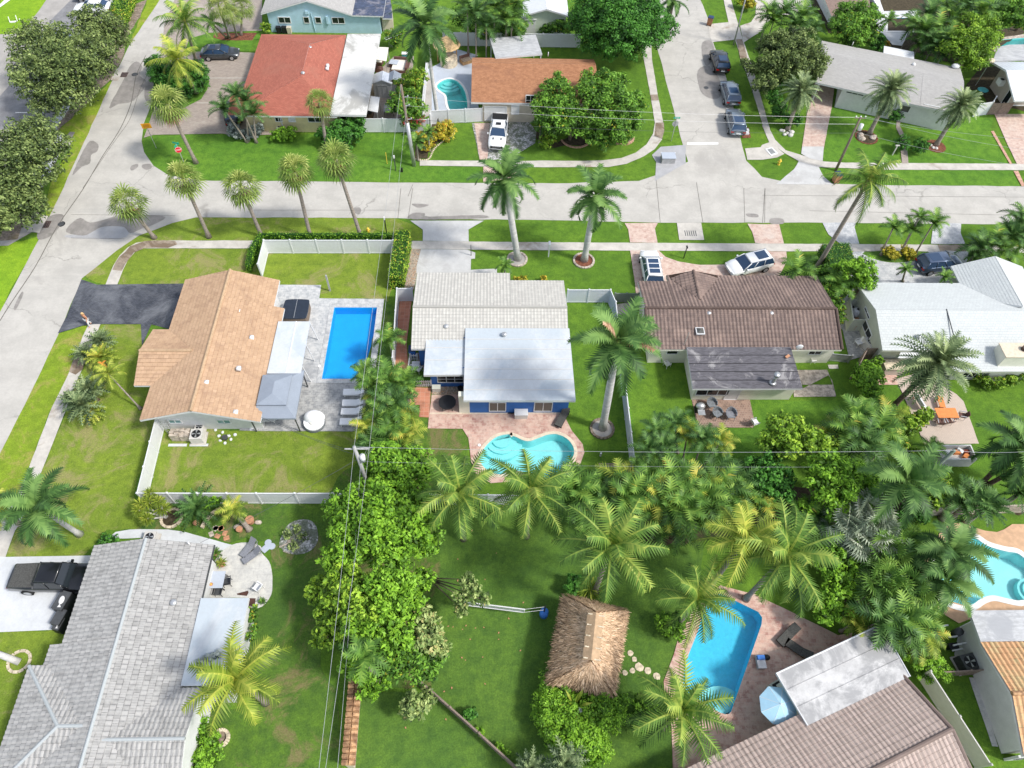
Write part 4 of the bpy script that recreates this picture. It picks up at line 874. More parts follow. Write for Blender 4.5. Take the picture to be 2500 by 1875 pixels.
pave("@6 215,815 568,818 552,930 1100,935 1030,1500 1000,1659 -100,1659",'paver_light',.024,'pool_deck',[pool_rect]);pave("@10 870,462 0,460 -120,455 -60,52 1000,52",'paver_grey',.027,'pool_deck')
pave("@6 1230,955 1330,955 1290,1300 1300,1500 1330,1659 1180,1659 1190,1250",'terracotta',.022,'garden_path');pave("@6 1320,1390 1480,1390 1500,1659 1300,1659 @10 1300,85 1500,85 1500,20",'gravel',.024,'gravel_bed')
pave("@10 1300,90 1495,95 1478,345 1395,342 1400,240 1320,240",'terracotta',.028,'garden_path');pave("@10 1495,85 1770,85 1770,150 1500,150",'gravel',.026,'gravel_bed')
pave("@10 1500,155 1770,150 1770,305 1482,310",'paver_red',.030,'patio');pave("@10 1480,312 2212,312 @11 0,310 440,310 490,360 540,460 630,570 645,640 610,740 560,790 400,870 200,870 @10 2000,900 1850,800 1830,700 1810,520 1760,440 1468,438",'paver_red',.028,'pool_deck',[pool_bean])
m=MB();strip("@10 1482,311 2212,311 @11 0,309 440,309",.12,.035);tag(m.build('deck_edging','coping_cream'),kind='structure')
pave("@11 765,730 1040,735 1040,860 780,870",'paver_dark',.02,'patio');pave("@11 1550,195 2040,195 2080,380 2070,430 1600,430",'paver_dark',.024,'patio');pave("@8 300,1535 550,1533 595,1659 330,1659 @12 345,100 560,-10 590,30 625,168 270,172 262,100",'stone',.024,'patio')
pave("@12 1130,20 1340,-40 1640,150 1700,210 1828,565 1370,572 1210,200",'paver_beige',.026,'patio');pave("@8 960,1540 1110,1480 1160,1659 970,1659",'paver_red',.024,'patio');sheet('stepping_slab',W("@8 555,1490 640,1490 645,1522 565,1524"),.02,'sidewalk')
pave("@15 1790,120 2100,200 2212,260 @16 280,360 640,540 760,520 760,700 -20,1659 @15 1390,1659 1380,1300 1320,1030 1310,940 1400,700 1430,590 1560,330",'paver_red',.026,'pool_deck',[pool_poly])
pave("@12 1540,1270 1600,1240 1700,1235 1780,1270 1880,1300 1980,1312 2040,1290 2110,1245 2212,1245 2400,1245 2400,2050 1700,2050 1420,1760 1300,1560 1400,1450",'deck_orange',.026,'pool_deck',[pool_wave]);pave("@16 1430,200 1740,300 1760,400 1660,440 1500,340",'deck_orange',.022,'pool_deck')
sheet('pool_deck',W("@4 950,100 1310,90 1330,150 1250,280 1220,330 1180,390 1100,380 1020,290 960,250"),.024,'concrete_white',[pool_far]);sheet('pool_deck',rough(W("@4 1940,330 2212,290 2300,300 2300,420 1960,440"),.05),.02,'stone',[pool_teal])
sheet('driveway',W("@9 48,1522 770,1510 740,1659 @13 660,220 560,490 -20,515 -500,515 -500,-160"),.024,'concrete_white');pave("@9 900,1370 980,1310 1100,1290 1260,1288 1420,1290 1560,1310 1740,1360 1900,1405 1960,1420 1880,1480 1800,1460 1240,1360",'concrete_white',.022,'garden_path')
sheet('patio',rough(curve(W("@9 1850,1500 1960,1420 2080,1400 2200,1430 @10 60,1480 130,1560 155,1659 @13 2300,100 2290,200 2212,300 2100,310 2100,225 1700,215 1760,30"),3),.02),.026,'flagstone')
for s in ("@13 2000,190 2095,165 2100,180 2085,210 2005,200","@13 2105,228 2160,230 2150,305 2100,290"): sheet('drain_grate',W(s),.034,'grate')
sheet('gravel_bed',rough(curve(W("@10 215,1420 240,1330 300,1240 400,1205 490,1220 535,1290 540,1380 500,1450 430,1490 350,1500 270,1480"),3),.06,.4),.02,'gravel_white')
sheet('mulch_bed',rough(W("@2 1360,1280 1380,1000 1690,1100 1560,1200 1470,1290 1465,1340 1360,1340"),.05),.02,'soil');sheet('mulch_bed',rough(W("@3 180,1080 420,1200 560,1140 680,1190 640,1235 500,1225 400,1250 290,1245"),.05),.02,'soil')
sheet('mulch_bed',rough(curve(W("@8 865,537 1400,537 1330,600 1200,625 1080,628 950,600"),3),.04),.024,'lawn_deep');sheet('mulch_bed',rough(curve(W("@3 870,1180 920,1215 1000,1210 1050,1180 960,1130"),3),.03),.024,'litter')
sheet('side_yard',rough(W("@4 1700,760 1820,580 2212,520 2300,960 1900,870 1830,760"),.1),.012,'soil');sheet('soil_bed',rough(W("@7 890,985 1070,960 1080,1080 930,1060"),.06),.012,'sidewalk')
sheet('equipment_pad',W("@16 1665,470 1800,400 1960,860 1650,830 1620,700"),.03,'vinyl_sage');sheet('side_path',W("@16 1815,900 1990,900 2140,1420 2000,1450"),.02,'stucco_taupe');pave("@16 1745,895 1815,900 1990,1480 1940,1475",'flagstone',.02,'side_path')
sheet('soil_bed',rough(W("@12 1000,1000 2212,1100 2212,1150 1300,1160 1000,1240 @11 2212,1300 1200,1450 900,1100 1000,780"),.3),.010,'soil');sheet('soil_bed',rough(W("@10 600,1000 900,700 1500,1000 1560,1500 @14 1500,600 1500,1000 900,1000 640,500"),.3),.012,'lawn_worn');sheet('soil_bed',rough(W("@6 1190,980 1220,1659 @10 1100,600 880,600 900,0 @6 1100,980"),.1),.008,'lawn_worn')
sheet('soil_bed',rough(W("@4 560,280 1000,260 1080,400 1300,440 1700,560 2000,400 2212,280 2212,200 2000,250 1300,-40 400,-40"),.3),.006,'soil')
# gratings, manholes, covers
def cover(name,label,s,r,mat,h=.03,square=None):
    p=W(s)[0];o=T(name,label,'manhole cover' if square is None else 'drain',p);m=MB()
    if square: m.ob(p+Vector((0,0,.0)),(square[0],square[1],h))
    else: m.cyl(p,r,h,20)
    m.build('cover',mat,o);m=MB()
    if square:
        for i in range(6): m.ob(p+Vector((-square[0]*.4+i*square[0]*.16,0,h)),(square[0]*.06,square[1]*.9,.015))
    else: m.cyl(p+Vector((0,0,h)),r*.75,.006,16)
    m.build('ribs','steel_dark',o);return o
cover('manhole_cover','round dark manhole cover in the road beside the upper storm drain',"@1 1138,630",.38,'black');cover('manhole_cover','round dark manhole cover in the damp corner of the road junction',"@5 515,302",.42,'black')
cover('manhole_cover','round worn manhole cover beside the parked silver car',"@3 1672,742",.42,'steel_dark');cover('storm_drain','rusty storm drain grate at the road edge by the big oak trees',"@1 1038,632",1,'grate',.04,(1.1,1.0))
cover('storm_drain','rusty storm drain grate at the road edge by the junction',"@5 372,305",1,'grate',.04,(1.2,1.0));cover('storm_drain','rusty storm drain grate in its concrete slab between two brick driveways',"@7 1540,382",1,'grate',.05,(1.4,.9))
sheet('drain_slab',W("@1 990,578 1045,580 1000,685 935,680"),.026,'sidewalk');sheet('drain_slab',W("@5 315,222 410,235 335,378 232,368"),.024,'sidewalk');sheet('utility_slab',W("@1 590,1115 635,1118 610,1165 555,1165"),.026,'damp');sheet('utility_slab',W("@1 560,1190 615,1192 575,1255 545,1215"),.026,'sidewalk')
sheet('brick_pad',W("@3 1980,1080 2030,1078 2050,1165 1975,1170"),.03,'mulch')
# pools themselves
c0=W("@2 1640,672")[0];pool('kidney pool with teal water, white coping and fan shaped steps beside the orange brown roof',pool_kid,'water_teal','pool_floor_teal','coping_white',.30,1.2,steps=(c0,(1.7,1.25,.8)[::-1],-math.pi/2),stepmat='pool_floor_aqua')
c0=W("@6 610,1606")[0];pool('rectangular pool with deep blue water in grey paving beside the sun loungers',pool_rect,'water','pool_floor_blue','paver_light',.45,.85,steps=(W("@6 628,1616")[0],(.7,1.0,1.3),math.pi/2))
c0=W("@10 2105,500")[0];pool('bean shaped turquoise pool with cream coping behind the bright blue house',pool_bean,'water','pool_floor_aqua','coping_cream',.28,1.05,steps=(W("@10 2090,512")[0],(.8,1.3,1.8),-math.pi*.42))
pool('angular sky blue pool in red brick paving east of the thatched hut',pool_poly,'water','pool_floor_sky','paver_red',.3,1.15,steps=(W("@15 1832,1200")[0],(.7,1.3,1.9),math.pi*.62),stepmat='pool_floor_aqua')
pool('wavy pale turquoise pool with white coping in orange paving at the right edge',pool_wave,'water','pool_floor_pale','coping_white',.42,1.2,steps=(W("@16 2330,150")[0],(.5,.8,1.1),math.pi),stepmat='pool_floor_aqua')
pool('small bright blue pool with white deck at the top right, half hidden by palms',pool_far,'water','pool_floor_sky','coping_white',.3,1.2);pool('dark teal pool with rocky rim near the top right corner',pool_teal,'water_teal','pool_floor_teal','stone',.3,1.2)
# ================================================================ houses
EZ=2.7
# light blue house, top
b=W("@2 560,275")[0];h=House('blue_house','light blue stucco house with brown grey gabled roof at the top edge','house',b)
wl=W("@2 150,270 1078,278");Y0=wl[0].y
def at_y(s,Y):
    x,y,_=px(s)[0];r=ray(x,y);t=(Y-0)/r.y;return CAM+r*t
e0=at_y("@2 62,135",Y0-.35);e1=at_y("@2 440,5",Y0-.35);e2=at_y("@2 828,125",Y0-.35);e3=at_y("@2 1090,130",Y0-.35);B=Vector((0,12.5,0))
e0.z=2.6;e2.z=max(2.6,e2.z);e3.z=2.55;e2.z=2.6
h.roof([([e0,e1,e1+B,e0+B],3),([e1,e2,e2+B,e1+B],1)],'shingle_grey','tile',amp=0,row=.2,step=.012)
e2b=e2+Vector((.02,0,.0));h.roof([([e2b,e3,e3+B,e2b+B],1)],'roof_solar',name='flat_roof')
ft=[Vector((wl[0].x,Y0,0)),Vector((wl[1].x,Y0,0)),Vector((wl[1].x,Y0+12,0)),Vector((wl[0].x,Y0+12,0))]
h.walls(ft,'stucco_lightblue');h.openings(ft[0],ft[1],"@2 205,145 312,192;@2 658,148 765,196",bars=2);h.openings(ft[0],ft[1],"@2 418,145 468,192;@2 516,146 568,192",bars=1)
m=MB();q=at_y("@2 480,110",Y0-.06);m.tube([q,Vector((q.x+.1,q.y,.2))],.05,6);m.ob(at_y("@2 620,170",Y0-.12)-Vector((0,0,.5)),(.3,.2,1.0));m.ob(at_y("@2 445,105",Y0-.1)-Vector((0,0,.2)),(.45,.12,.4));m.build('utility_pipes','stucco_lightblue',h.root)
# beige shed wall by the blue house
h=House('storage_shed','narrow beige storage shed with dark roof beside the light blue house','shed',W("@2 1140,255")[0])
ft=W("@2 1090,265 1180,258 1175,160 1085,160");h.walls(ft,'stucco_beige',top=2.1);h.roof([(W("@2 1085,155 1168,155 1165,100 1150,-20 1110,-20",2.15),0)],'roof_solar')
# red roofed house with white flat roof
b=W("@2 300,1110")[0];h=House('red_roof_house','pale yellow house with red shingle hip roof and white flat roof','house',b)
NW,NE=W("@0 631,84,2.7 846,85,2.7");SE=W("@2 640,968,2.7")[0];SE2=W("@2 700,985,2.7")[0];SW=W("@2 -120,985,2.7")[0]
R1,R2=W("@2 330,370,4.3 400,640,4.3");WM=W("@1 2055,745,2.7")[0];wq=W("@1 2135,500,2.7 2085,490,2.7")
R1=Vector((R2.x,R1.y,4.3));nw=Vector((WM.x,NW.y,2.7));ne=W("@2 778,296,2.75")[0]
sw=Vector((WM.x,SE2.y,2.7));se=Vector((SE2.x,SE2.y,2.7));rs=Vector((R2.x,R2.y,4.3))
h.roof([([nw,ne,R1],0),([ne,Vector((ne.x+.3,se.y,2.75)),rs,R1],0),([sw,se,rs],0),([nw,R1,rs,sw],3)],'shingle_red','tile',amp=0,row=.16,step=.010)
po=W("@0 578,217,2.7 590,285,2.7");pn=Vector((po[0].x,WM.y,2.7));pr=Vector((po[0].x,(WM.y+sw.y)/2+.3,3.5));pe=Vector((WM.x+2.6,pr.y,3.52));pz=Vector((po[0].x,sw.y+.0,2.7))
h.roof([([pn,Vector((WM.x+.05,pn.y,2.72)),pe,pr],0),([pz,Vector((WM.x+.05,pz.y,2.72)),pe,pr],0)],'shingle_red','tile',amp=0,row=.16,step=.010,name='porch_roof',solid=False)
wr=W("@2 790,286,3.0 1070,286,3.0 945,972,3.0 640,966,3.0");h.roof([(wr,3)],'roof_white',name='flat_roof',thick=.22)
yw=W("@2 115,1110")[0].y;xw1=W("@2 905,1020")[0].x;ft=[Vector((sw.x+.8,yw,0)),Vector((xw1,yw,0)),Vector((xw1+.2,nw.y-.6,0)),Vector((nw.x+.7,nw.y-.6,0))]
h.walls(ft,'stucco_yellow',default=2.6);h.openings(ft[0],ft[1],"@2 178,990 238,1022;@2 455,990 575,1026;@2 725,980 840,1022",bars=2);h.openings(ft[0],ft[1],"@2 290,990 350,1024",bars=2,glass='lamp_white')
m=MB();p=W("@2 262,1105")[0];m.tube([Vector((p.x,yw-.08,.1)),Vector((p.x-.1,yw-.08,2.6))],.06,6);m.build('downpipe','trim',h.root)
for s in ("@2 475,410,4.0","@2 415,625,4.2"): roofvent(h,s,4.1)
for s in ("@2 622,555,3.5","@2 618,580,3.5"): roofvent(h,s,3.5,'box')
roofvent(h,"@2 247,860,3.0",3,'pipe')
# orange brown roofed house with kidney pool
b=W("@2 2000,1030")[0];h=House('brown_roof_house','house with orange brown shingle roof beside the kidney pool','house',b)
q=W("@2 1812,487,2.75 1838,575,3.35 1902,892,2.7 @3 140,858,2.7 780,852,2.7 736,506,3.35 655,402,2.75")
nw,rw,sw,_,se,re,ne=q;nw=Vector((rw.x-.0,nw.y,nw.z));sw.x=rw.x=nw.x;ne.x=re.x=se.x=re.x;sw.y=se.y=(sw.y+se.y)/2
ry=(rw.y+re.y)/2;rw.y=re.y=ry;ny=nw.y;ne.y=ny;rw.z=re.z=3.4
h.roof([([sw,se,re,rw],0),([nw,ne,re,rw],0)],'shingle_brown','tile',amp=0,row=.17,step=.010,thick=.2)
g=W("@2 1990,325,3.0 @3 235,292,3.0 290,457,3.0 @2 2040,492,3.0");h.roof([(g,3)],'roof_greyboard',name='flat_roof')
gc=offset(g,-.15)
m=MB()
for p in gc: m.tube([Vector((p.x,p.y,0)),Vector((p.x,p.y,2.8))],.07,8)
m.build('post','trim',h.root)
yw=W("@2 2000,1030")[0].y;xa=W("@2 1930,1030")[0].x;ft=[Vector((xa,yw,0)),Vector((se.x-.6,yw,0)),Vector((se.x-.6,ny-.6,0)),Vector((xa,ny-.6,0))]
h.walls(ft,'stucco_beige');h.openings(ft[0],ft[1],"@2 1948,900 2128,1012",'garage_door','trim','stucco_white',bars=1);h.openings(ft[0],ft[1],"@3 155,805 225,885",bars=2);h.openings(ft[0],ft[1],"@3 35,880 90,960",'door','trim','stucco_white',bars=1)
roofvent(h,"@3 340,462,3.3",3.3,'pipe')
# pale green house, top middle
b=W("@3 300,285")[0];Y0=b.y;h=House('green_house','pale green house with white metal roof at the top edge','house',b);a=[at_y("@3 "+s,Y0-.4) for s in ("132,122","305,78","515,128")]
a[0].z=a[2].z=2.6;a[1].z=3.5;a[1].x=(a[0].x+a[2].x)/2;B=Vector((0,11,0));h.roof([([a[0],a[1],a[1]+B,a[0]+B],3),([a[1],a[2],a[2]+B,a[1]+B],1)],'roof_metalwhite','tile',amp=.03,pitch=.45,row=30,step=0)
ft=[Vector((a[0].x+.4,Y0,0)),Vector((a[2].x-.3,Y0,0)),Vector((a[2].x-.3,Y0+10,0)),Vector((a[0].x+.4,Y0+10,0))];h.walls(ft,'stucco_green');h.openings(ft[0],ft[1],"@3 145,155 215,188;@3 402,158 472,204",bars=1)
o=T('utility_shed','small white utility shed in front of the pale green house','shed',W("@3 170,285")[0]);m=MB();p=W("@3 118,285 228,285");m.prism([p[0],p[1],p[1]+Vector((0,1.2,0)),p[0]+Vector((0,1.2,0))],0,1.9);m.build('wall','stucco_white',o);m=MB();m.ob(p[0].lerp(p[1],.35)+Vector((0,-.03,1.1)),(.5,.06,.3));m.build('window','glass',o);m=MB();m.prism(offset([p[0],p[1],p[1]+Vector((0,1.2,0)),p[0]+Vector((0,1.2,0))],.12),1.9,2.0);m.build('roof','trim',o)
# long grey roofed house, top right
b=W("@4 700,900")[0];h=House('grey_roof_house','long low house with weathered grey shingle roof among date palms','house',b)
q=W("@4 455,695,2.7 1335,893,2.7 1700,965,2.7 1705,690,3.7 500,440,3.7 505,345,2.9 1675,575,2.9")
s0,s1,s2,r1,r0,n0,n1=q
h.roof([([s0,s1,Vector((r0.lerp(r1,.72))),r0],0),([s1,s2,r1,r0.lerp(r1,.72)],0),([n0,n1,r1,r0],0)],'shingle_grey','tile',amp=0,row=.2,step=.01,thick=.2)
pc=W("@4 1030,390,2.5 1283,440,2.5 1283,500,2.5 1025,455,2.5");h.roof([(pc,3)],'roof_metalwhite','tile',amp=.05,pitch=.45,row=20,step=0,name='awning')
d=(s2-s0).normalized();nn=Vector((-d.y,d.x,0));f0=W("@4 612,905")[0]
L=(s2-s0).dot(d);oo=(f0-s0).dot(d);w0=f0;w1=f0+d*((s2-f0).dot(d)-.7);dep=(n0-s0).dot(nn)-1.6
ft=[w0,w1,w1+nn*dep,w0+nn*dep];h.walls(ft,'stucco_white');h.openings(w0,w1,"@4 1372,880 1480,935",bars=2);h.openings(w0,w1,"@4 1185,885 1232,948",'door','trim','glass_grey',bars=1);h.openings(w0,w1,"@4 712,778 860,800",bars=3)
m=MB()
for p in (s0+d*.5+nn*.5,s0+d*.5+nn*(dep*.6)): m.tube([Vector((p.x,p.y,0)),Vector((p.x,p.y,2.6))],.09,8)
m.build('carport_post','trim',h.root);m=MB();p=s0+nn*(dep+.4);m.hexa([Vector((p.x,p.y,0)),Vector((p.x,p.y,0))+d*7,Vector((p.x,p.y,0))+d*7+nn*.2,Vector((p.x,p.y,0))+nn*.2],[Vector((p.x,p.y,2.5)),Vector((p.x,p.y,2.5))+d*7,Vector((p.x,p.y,2.5))+d*7+nn*.2,Vector((p.x,p.y,2.5))+nn*.2]);m.build('carport_wall','stucco_taupe',h.root)
roofvent(h,"@4 765,375,3.1",3,'pipe');roofvent(h,"@4 1280,545,3.4",3,'box')
# top right corner house
b=W("@4 2000,870")[0];h=House('metal_roof_house','taupe house with blue grey and white metal roofs at the right edge','house',b)
q=W("@4 1940,525,3.0 2060,595,3.9 2130,852,2.9 2500,852,2.9 2480,595,3.9 2420,525,3.0");h.roof([([q[0],q[1],q[4],q[5]],3)],'roof_metal','tile',amp=.03,pitch=.5,row=30,step=0);h.roof([([q[1],q[2],q[3],q[4]],1)],'roof_metalwhite','tile',amp=.03,pitch=.5,row=30,step=0,name='front_roof')
ft=[W("@4 1975,862")[0],W("@4 1880,690")[0]];ww=W("@4 2110,900")[0];f=[Vector((ft[0].x+.5,ww.y+.2,0)),Vector((q[3].x,ww.y+.2,0)),Vector((q[3].x,q[0].y-.6,0)),Vector((ft[0].x+.5,q[0].y-.6,0))]
h.walls(f,'stucco_taupe');h.openings(f[0],f[1],"@4 2085,900 2330,955",'garage_door','trim','bin_brown',bars=1)
m=MB();p=f[0].lerp(f[3],.55)+Vector((-.35,0,1.5));m.ob(p,(.6,.9,.7));m.build('window_air_conditioner','white_plastic',h.root);m=MB();m.cyl(p+Vector((0,0,.7)),.25,.02,16);m.build('fan_grille','black',h.root)
h.opening(f[3],(f[0]-f[3]).normalized(),Vector((-1,0,0)),3.6,4.5,.2,2.1,'door','trim','glass',1)
g=W("@4 1985,400,2.9 2085,378,2.9 2400,370,2.9 2450,515,3.0 2160,505,3.0 1950,520,3.0");h.roof([(g,4)],'roof_greyboard',name='flat_roof')
# brown roof at the top edge
b=W("@4 560,200")[0];h=House('mud_roof_house','white walled house with a purplish brown roof at the top edge','house',b);q=W("@4 585,135,2.7 925,130,2.7 900,-60,2.7 500,-80,2.7")
rr0=W("@4 530,-20,3.4")[0];h.roof([(q,0)],'shingle_mud','tile',amp=0,row=.2,step=.01);f=W("@4 565,205 930,205 940,20 430,-60");h.walls(f,'stucco_white',top=2.55);h.openings(f[3],f[0],"@4 515,35 552,105",bars=2)
m=MB();m.slab(W("@4 925,-40,2.6 980,-40,2.6 1030,95,2.6 1000,110,2.6"),-.2,0);m.build('patio_beam','trim',h.root)
# tan roofed house
b=W("@9 1350,440")[0];h=House('tan_roof_house','white house with large tan tiled roof beside the rectangular pool','house',b)
rt,rb=W("@5 1945,700,4.15 @9 1600,305,4.15");tl,bl=W("@5 1575,770,2.8 @9 1170,362,2.8");tr,br=W("@6 220,765,2.8 @9 2092,357,2.8")
xm=(rt.x+rb.x)/2;rt.x=rb.x=xm;xl=(tl.x+bl.x)/2;tl.x=bl.x=xl;xr=tr.x;yt=(tl.y+tr.y+rt.y)/3;yb=(bl.y+br.y+rb.y)/3;rt.y=tl.y=tr.y=yt;rb.y=bl.y=br.y=yb;j=W("@6 180,992,2.8 250,1000,2.8")
slope=(2.8-4.15)/(xr-xm);xr2=max(j[1].x,br.x);z2=4.15+slope*(xr2-xm);yj=(j[0].y+j[1].y)/2
W_=[tl,bl,rb,rt];E1=[rt,Vector((xr,yt,2.8)),Vector((xr,yj,2.8)),Vector((xm,yj,4.15))];E2=[Vector((xm,yj,4.15)),Vector((xr2,yj,z2)),Vector((xr2,yb,z2)),rb]
h.roof([(W_,0),(E1,1),(E2,1)],'shingle_tan','tile',amp=0,row=.34,step=.035,thick=.2)
gy0,gy1=W("@5 1300,1187,2.8")[0],W("@5 1180,1659,2.8")[0];gx=W("@5 1180,1370,3.6 1605,1380,3.6");gr=(gx[0].y+gx[1].y)/2;gxx=W("@5 1133,1655,2.8")[0].x
g0,g1=Vector((gxx,gr,3.7)),Vector((xl+(3.7-2.8)/(4.15-2.8)*(xm-xl),gr,3.7));hw=(gy0.y-gy1.y)/2;gA,gB=Vector((gxx,gr+hw,2.8)),Vector((xl,gr+hw,2.8));gC,gD=Vector((gxx,gr-hw,2.8)),Vector((xl,gr-hw,2.8))
h.roof([([gA,gB,g1,g0],0),([gC,gD,g1,g0],0)],'shingle_tan','tile',amp=0,row=.34,step=.035,thick=.16,name='porch_roof')
h.ridge([(rt+Vector((0,.0,.02)),rb+Vector((0,0,.02))),(g0,g1)],'thatch_cap',.13)
yw=W("@9 1700,440")[0].y;ft=[Vector((xl+.75,yw,0)),Vector((xr2-.5,yw,0)),Vector((xr2-.5,yj-.4,0)),Vector((xr-.5,yj-.4,0)),Vector((xr-.5,yt-.6,0)),Vector((xl+.75,yt-.6,0))]
h.walls(ft,'stucco_white');h.openings(ft[0],ft[1],"@9 1420,362 1535,386;@9 1830,362 1948,388",bars=2,glass='glass_green')
h.walls([Vector((gxx+.7,gr-hw+.6,0)),Vector((xl+1,gr-hw+.6,0)),Vector((xl+1,gr+hw-.6,0)),Vector((gxx+.7,gr+hw-.6,0))],'stucco_white',name='porch_wall')
for s in ("@5 1955,905,3.7","@5 2015,1040,3.5","@5 2125,1260,3.2","@5 2015,1520,3.6","@9 1745,50,3.9","@9 1990,300,3.1"): roofvent(h,s,3.5,'box')
# flat patio roof and gazebo of that house
o=T('patio_cover','flat pale grey metal patio roof between tan tiled roof and rectangular pool','patio cover',W("@6 300,1400")[0]);q=W("@6 205,1122,2.75 474,1122,2.55 395,1560,2.55 108,1560,2.75");m=MB();m.slab(q,-.08,0);m.build('roof_panel','roof_bluewhite',o);m=MB();m.slab([q[0].lerp(q[1],.55)+Vector((0,0,.03)),q[0].lerp(q[1],.58)+Vector((0,0,.03)),q[3].lerp(q[2],.58)+Vector((0,0,.03)),q[3].lerp(q[2],.55)+Vector((0,0,.03))],-.02,.01);m.build('seam','trim',o)
for t in (.02,.45,.85): p=q[1].lerp(q[2],t);m=MB();m.tube([Vector((p.x+.25,p.y,.0)),Vector((p.x-.05,p.y,2.5))],.05,8);m.build('post','trim',o)
o=T('gazebo','blue grey two tier canvas gazebo beside the tan tiled roof','gazebo',W("@10 200,300")[0]);z0,z1,z2=2.35,2.8,3.3
A=W("@6 40,1532,2.4 418,1530,2.4 @10 352,352,2.4 -70,345,2.4");xa=(A[0].x+A[3].x)/2;xb=(A[1].x+A[2].x)/2;ya=(A[0].y+A[1].y)/2;yb2=(A[2].y+A[3].y)/2;A=[Vector((xa,ya,z0)),Vector((xb,ya,z0)),Vector((xb,yb2,z0)),Vector((xa,yb2,z0))];cc=centre(A)
Bq=[cc+(p-cc)*.58+Vector((0,0,z1-z0)) for p in A];m=MB();m.add(A+Bq,[(i,(i+1) % 4,4+(i+1) % 4,4+i)[::-1] for i in range(4)]);m.slab(A,-.18,-.02);m.build('lower_canopy','canvas_blue',o)
Bq2=[cc+(p-cc)*.62+Vector((0,0,z1-z0+.16)) for p in A];r0_,r1_=cc+Vector((0,.6,z2-z0)),cc+Vector((0,-.6,z2-z0));m=MB();m.add(Bq2+[r0_,r1_],[(0,4,1)[::-1],(1,4,5,2)[::-1],(2,5,3)[::-1],(3,5,4,0)[::-1]]);m.slab(Bq2,-.08,-.01);m.build('upper_canopy','canvas_blue',o)
for p in A: q=cc+(p-cc)*.93;m=MB();m.tube([Vector((q.x,q.y,0)),Vector((q.x,q.y,z0))],.06,8);m.build('post','steel_dark',o)
# centre house
b=W("@10 1900,305")[0];h=House('bright_blue_house','bright blue house with white tiled and flat roofs in the centre','house',b)
q=W("@6 1370,712,2.7 2160,712,2.7 1345,1003,3.75 1322,1358,2.7");e=W("@7 482,782,2.9 500,1005,3.75 515,1180,3.1");nw,njt,rw,sw=q
x0=(rw.x+sw.x)/2;x1=e[1].x;yr=(rw.y+e[1].y)/2;yn=nw.y;ys=sw.y;sl=(3.75-2.7)/(yn-yr);yn2=e[0].y;zn2=3.75-sl*(yn2-yr);xj=njt.x
h.roof([([Vector((x0,yn,2.7)),Vector((xj,yn,2.7)),Vector((xj,yr,3.75)),Vector((x0,yr,3.75))],0),([Vector((xj,yn2,zn2)),Vector((x1,yn2,zn2)),Vector((x1,yr,3.75)),Vector((xj,yr,3.75))],0),([Vector((x0,ys,2.75)),Vector((x1,ys,2.75)),Vector((x1,yr,3.75)),Vector((x0,yr,3.75))],0)],'tile_white','tile',pitch=.30,row=.33,amp=.022,step=.012,thick=.2)
h.ridge([(Vector((x0,yr,3.77)),Vector((x1,yr,3.77)))],'tile_white',.12)
fA=W("@6 1455,1250,3.0 1782,1250,3.0 1772,1572,2.75 1432,1575,2.75");h.roof([(fA,3)],'roof_bluewhite',name='side_flat_roof',thick=.24)
fB=W("@6 1785,1180,3.35 @7 518,1182,3.35 @11 572,200,2.85 @10 1768,200,2.85");h.roof([(fB,3)],'roof_bluewhite',name='main_flat_roof',thick=.26)
m=MB()
for t in (.16,.30,.44,.58,.72,.86): a,c=fB[0].lerp(fB[3],t),fB[1].lerp(fB[2],t);m.slab([a+Vector((0,.03,.022)),c+Vector((0,.03,.022)),c+Vector((0,-.03,.022)),a+Vector((0,-.03,.022))],0,.015)
for t in (.30,.62): a,c=fA[0].lerp(fA[3],t),fA[1].lerp(fA[2],t);m.slab([a+Vector((0,.03,.022)),c+Vector((0,.03,.022)),c+Vector((0,-.03,.022)),a+Vector((0,-.03,.022))],0,.015)
m.build('roof_seam','vinyl_grey',h.root)
yw=W("@10 1900,305")[0].y;xa=W("@10 1822,305")[0].x;xb=W("@11 500,305")[0].x
ft=[Vector((xa,yw,0)),Vector((xb,yw,0)),Vector((xb,yn2-.6,0)),Vector((x0+.6,yn2-.6,0)),Vector((x0+.6,ys+.2,0)),Vector((xa,ys+.2,0))]
h.walls(ft,'stucco_blue');h.openings(ft[0],ft[1],"@10 1990,216 2120,284;@11 230,214 365,284",'french_door','trim','glass_grey',bars=2)
m=MB();m.ob(Vector((xa-.45,yw+.25,0)),(.9,.5,2.6));m.build('pillar','stucco_cream',h.root)
yk=W("@10 1600,82")[0].y;xk0=W("@10 1500,82")[0].x;f2=[Vector((xk0,yk,0)),Vector((xa+.1,yk,0)),Vector((xa+.1,ys+1,0)),Vector((xk0,ys+1,0))];h.walls(f2,'stucco_blue',name='kitchen_wall');h.openings(f2[0],f2[1],"@6 1550,1580 1765,1632",bars=3)
roofvent(h,"@6 1622,1172,3.2",3.2);roofvent(h,"@6 2112,1238,3.4",3.4,'dome')
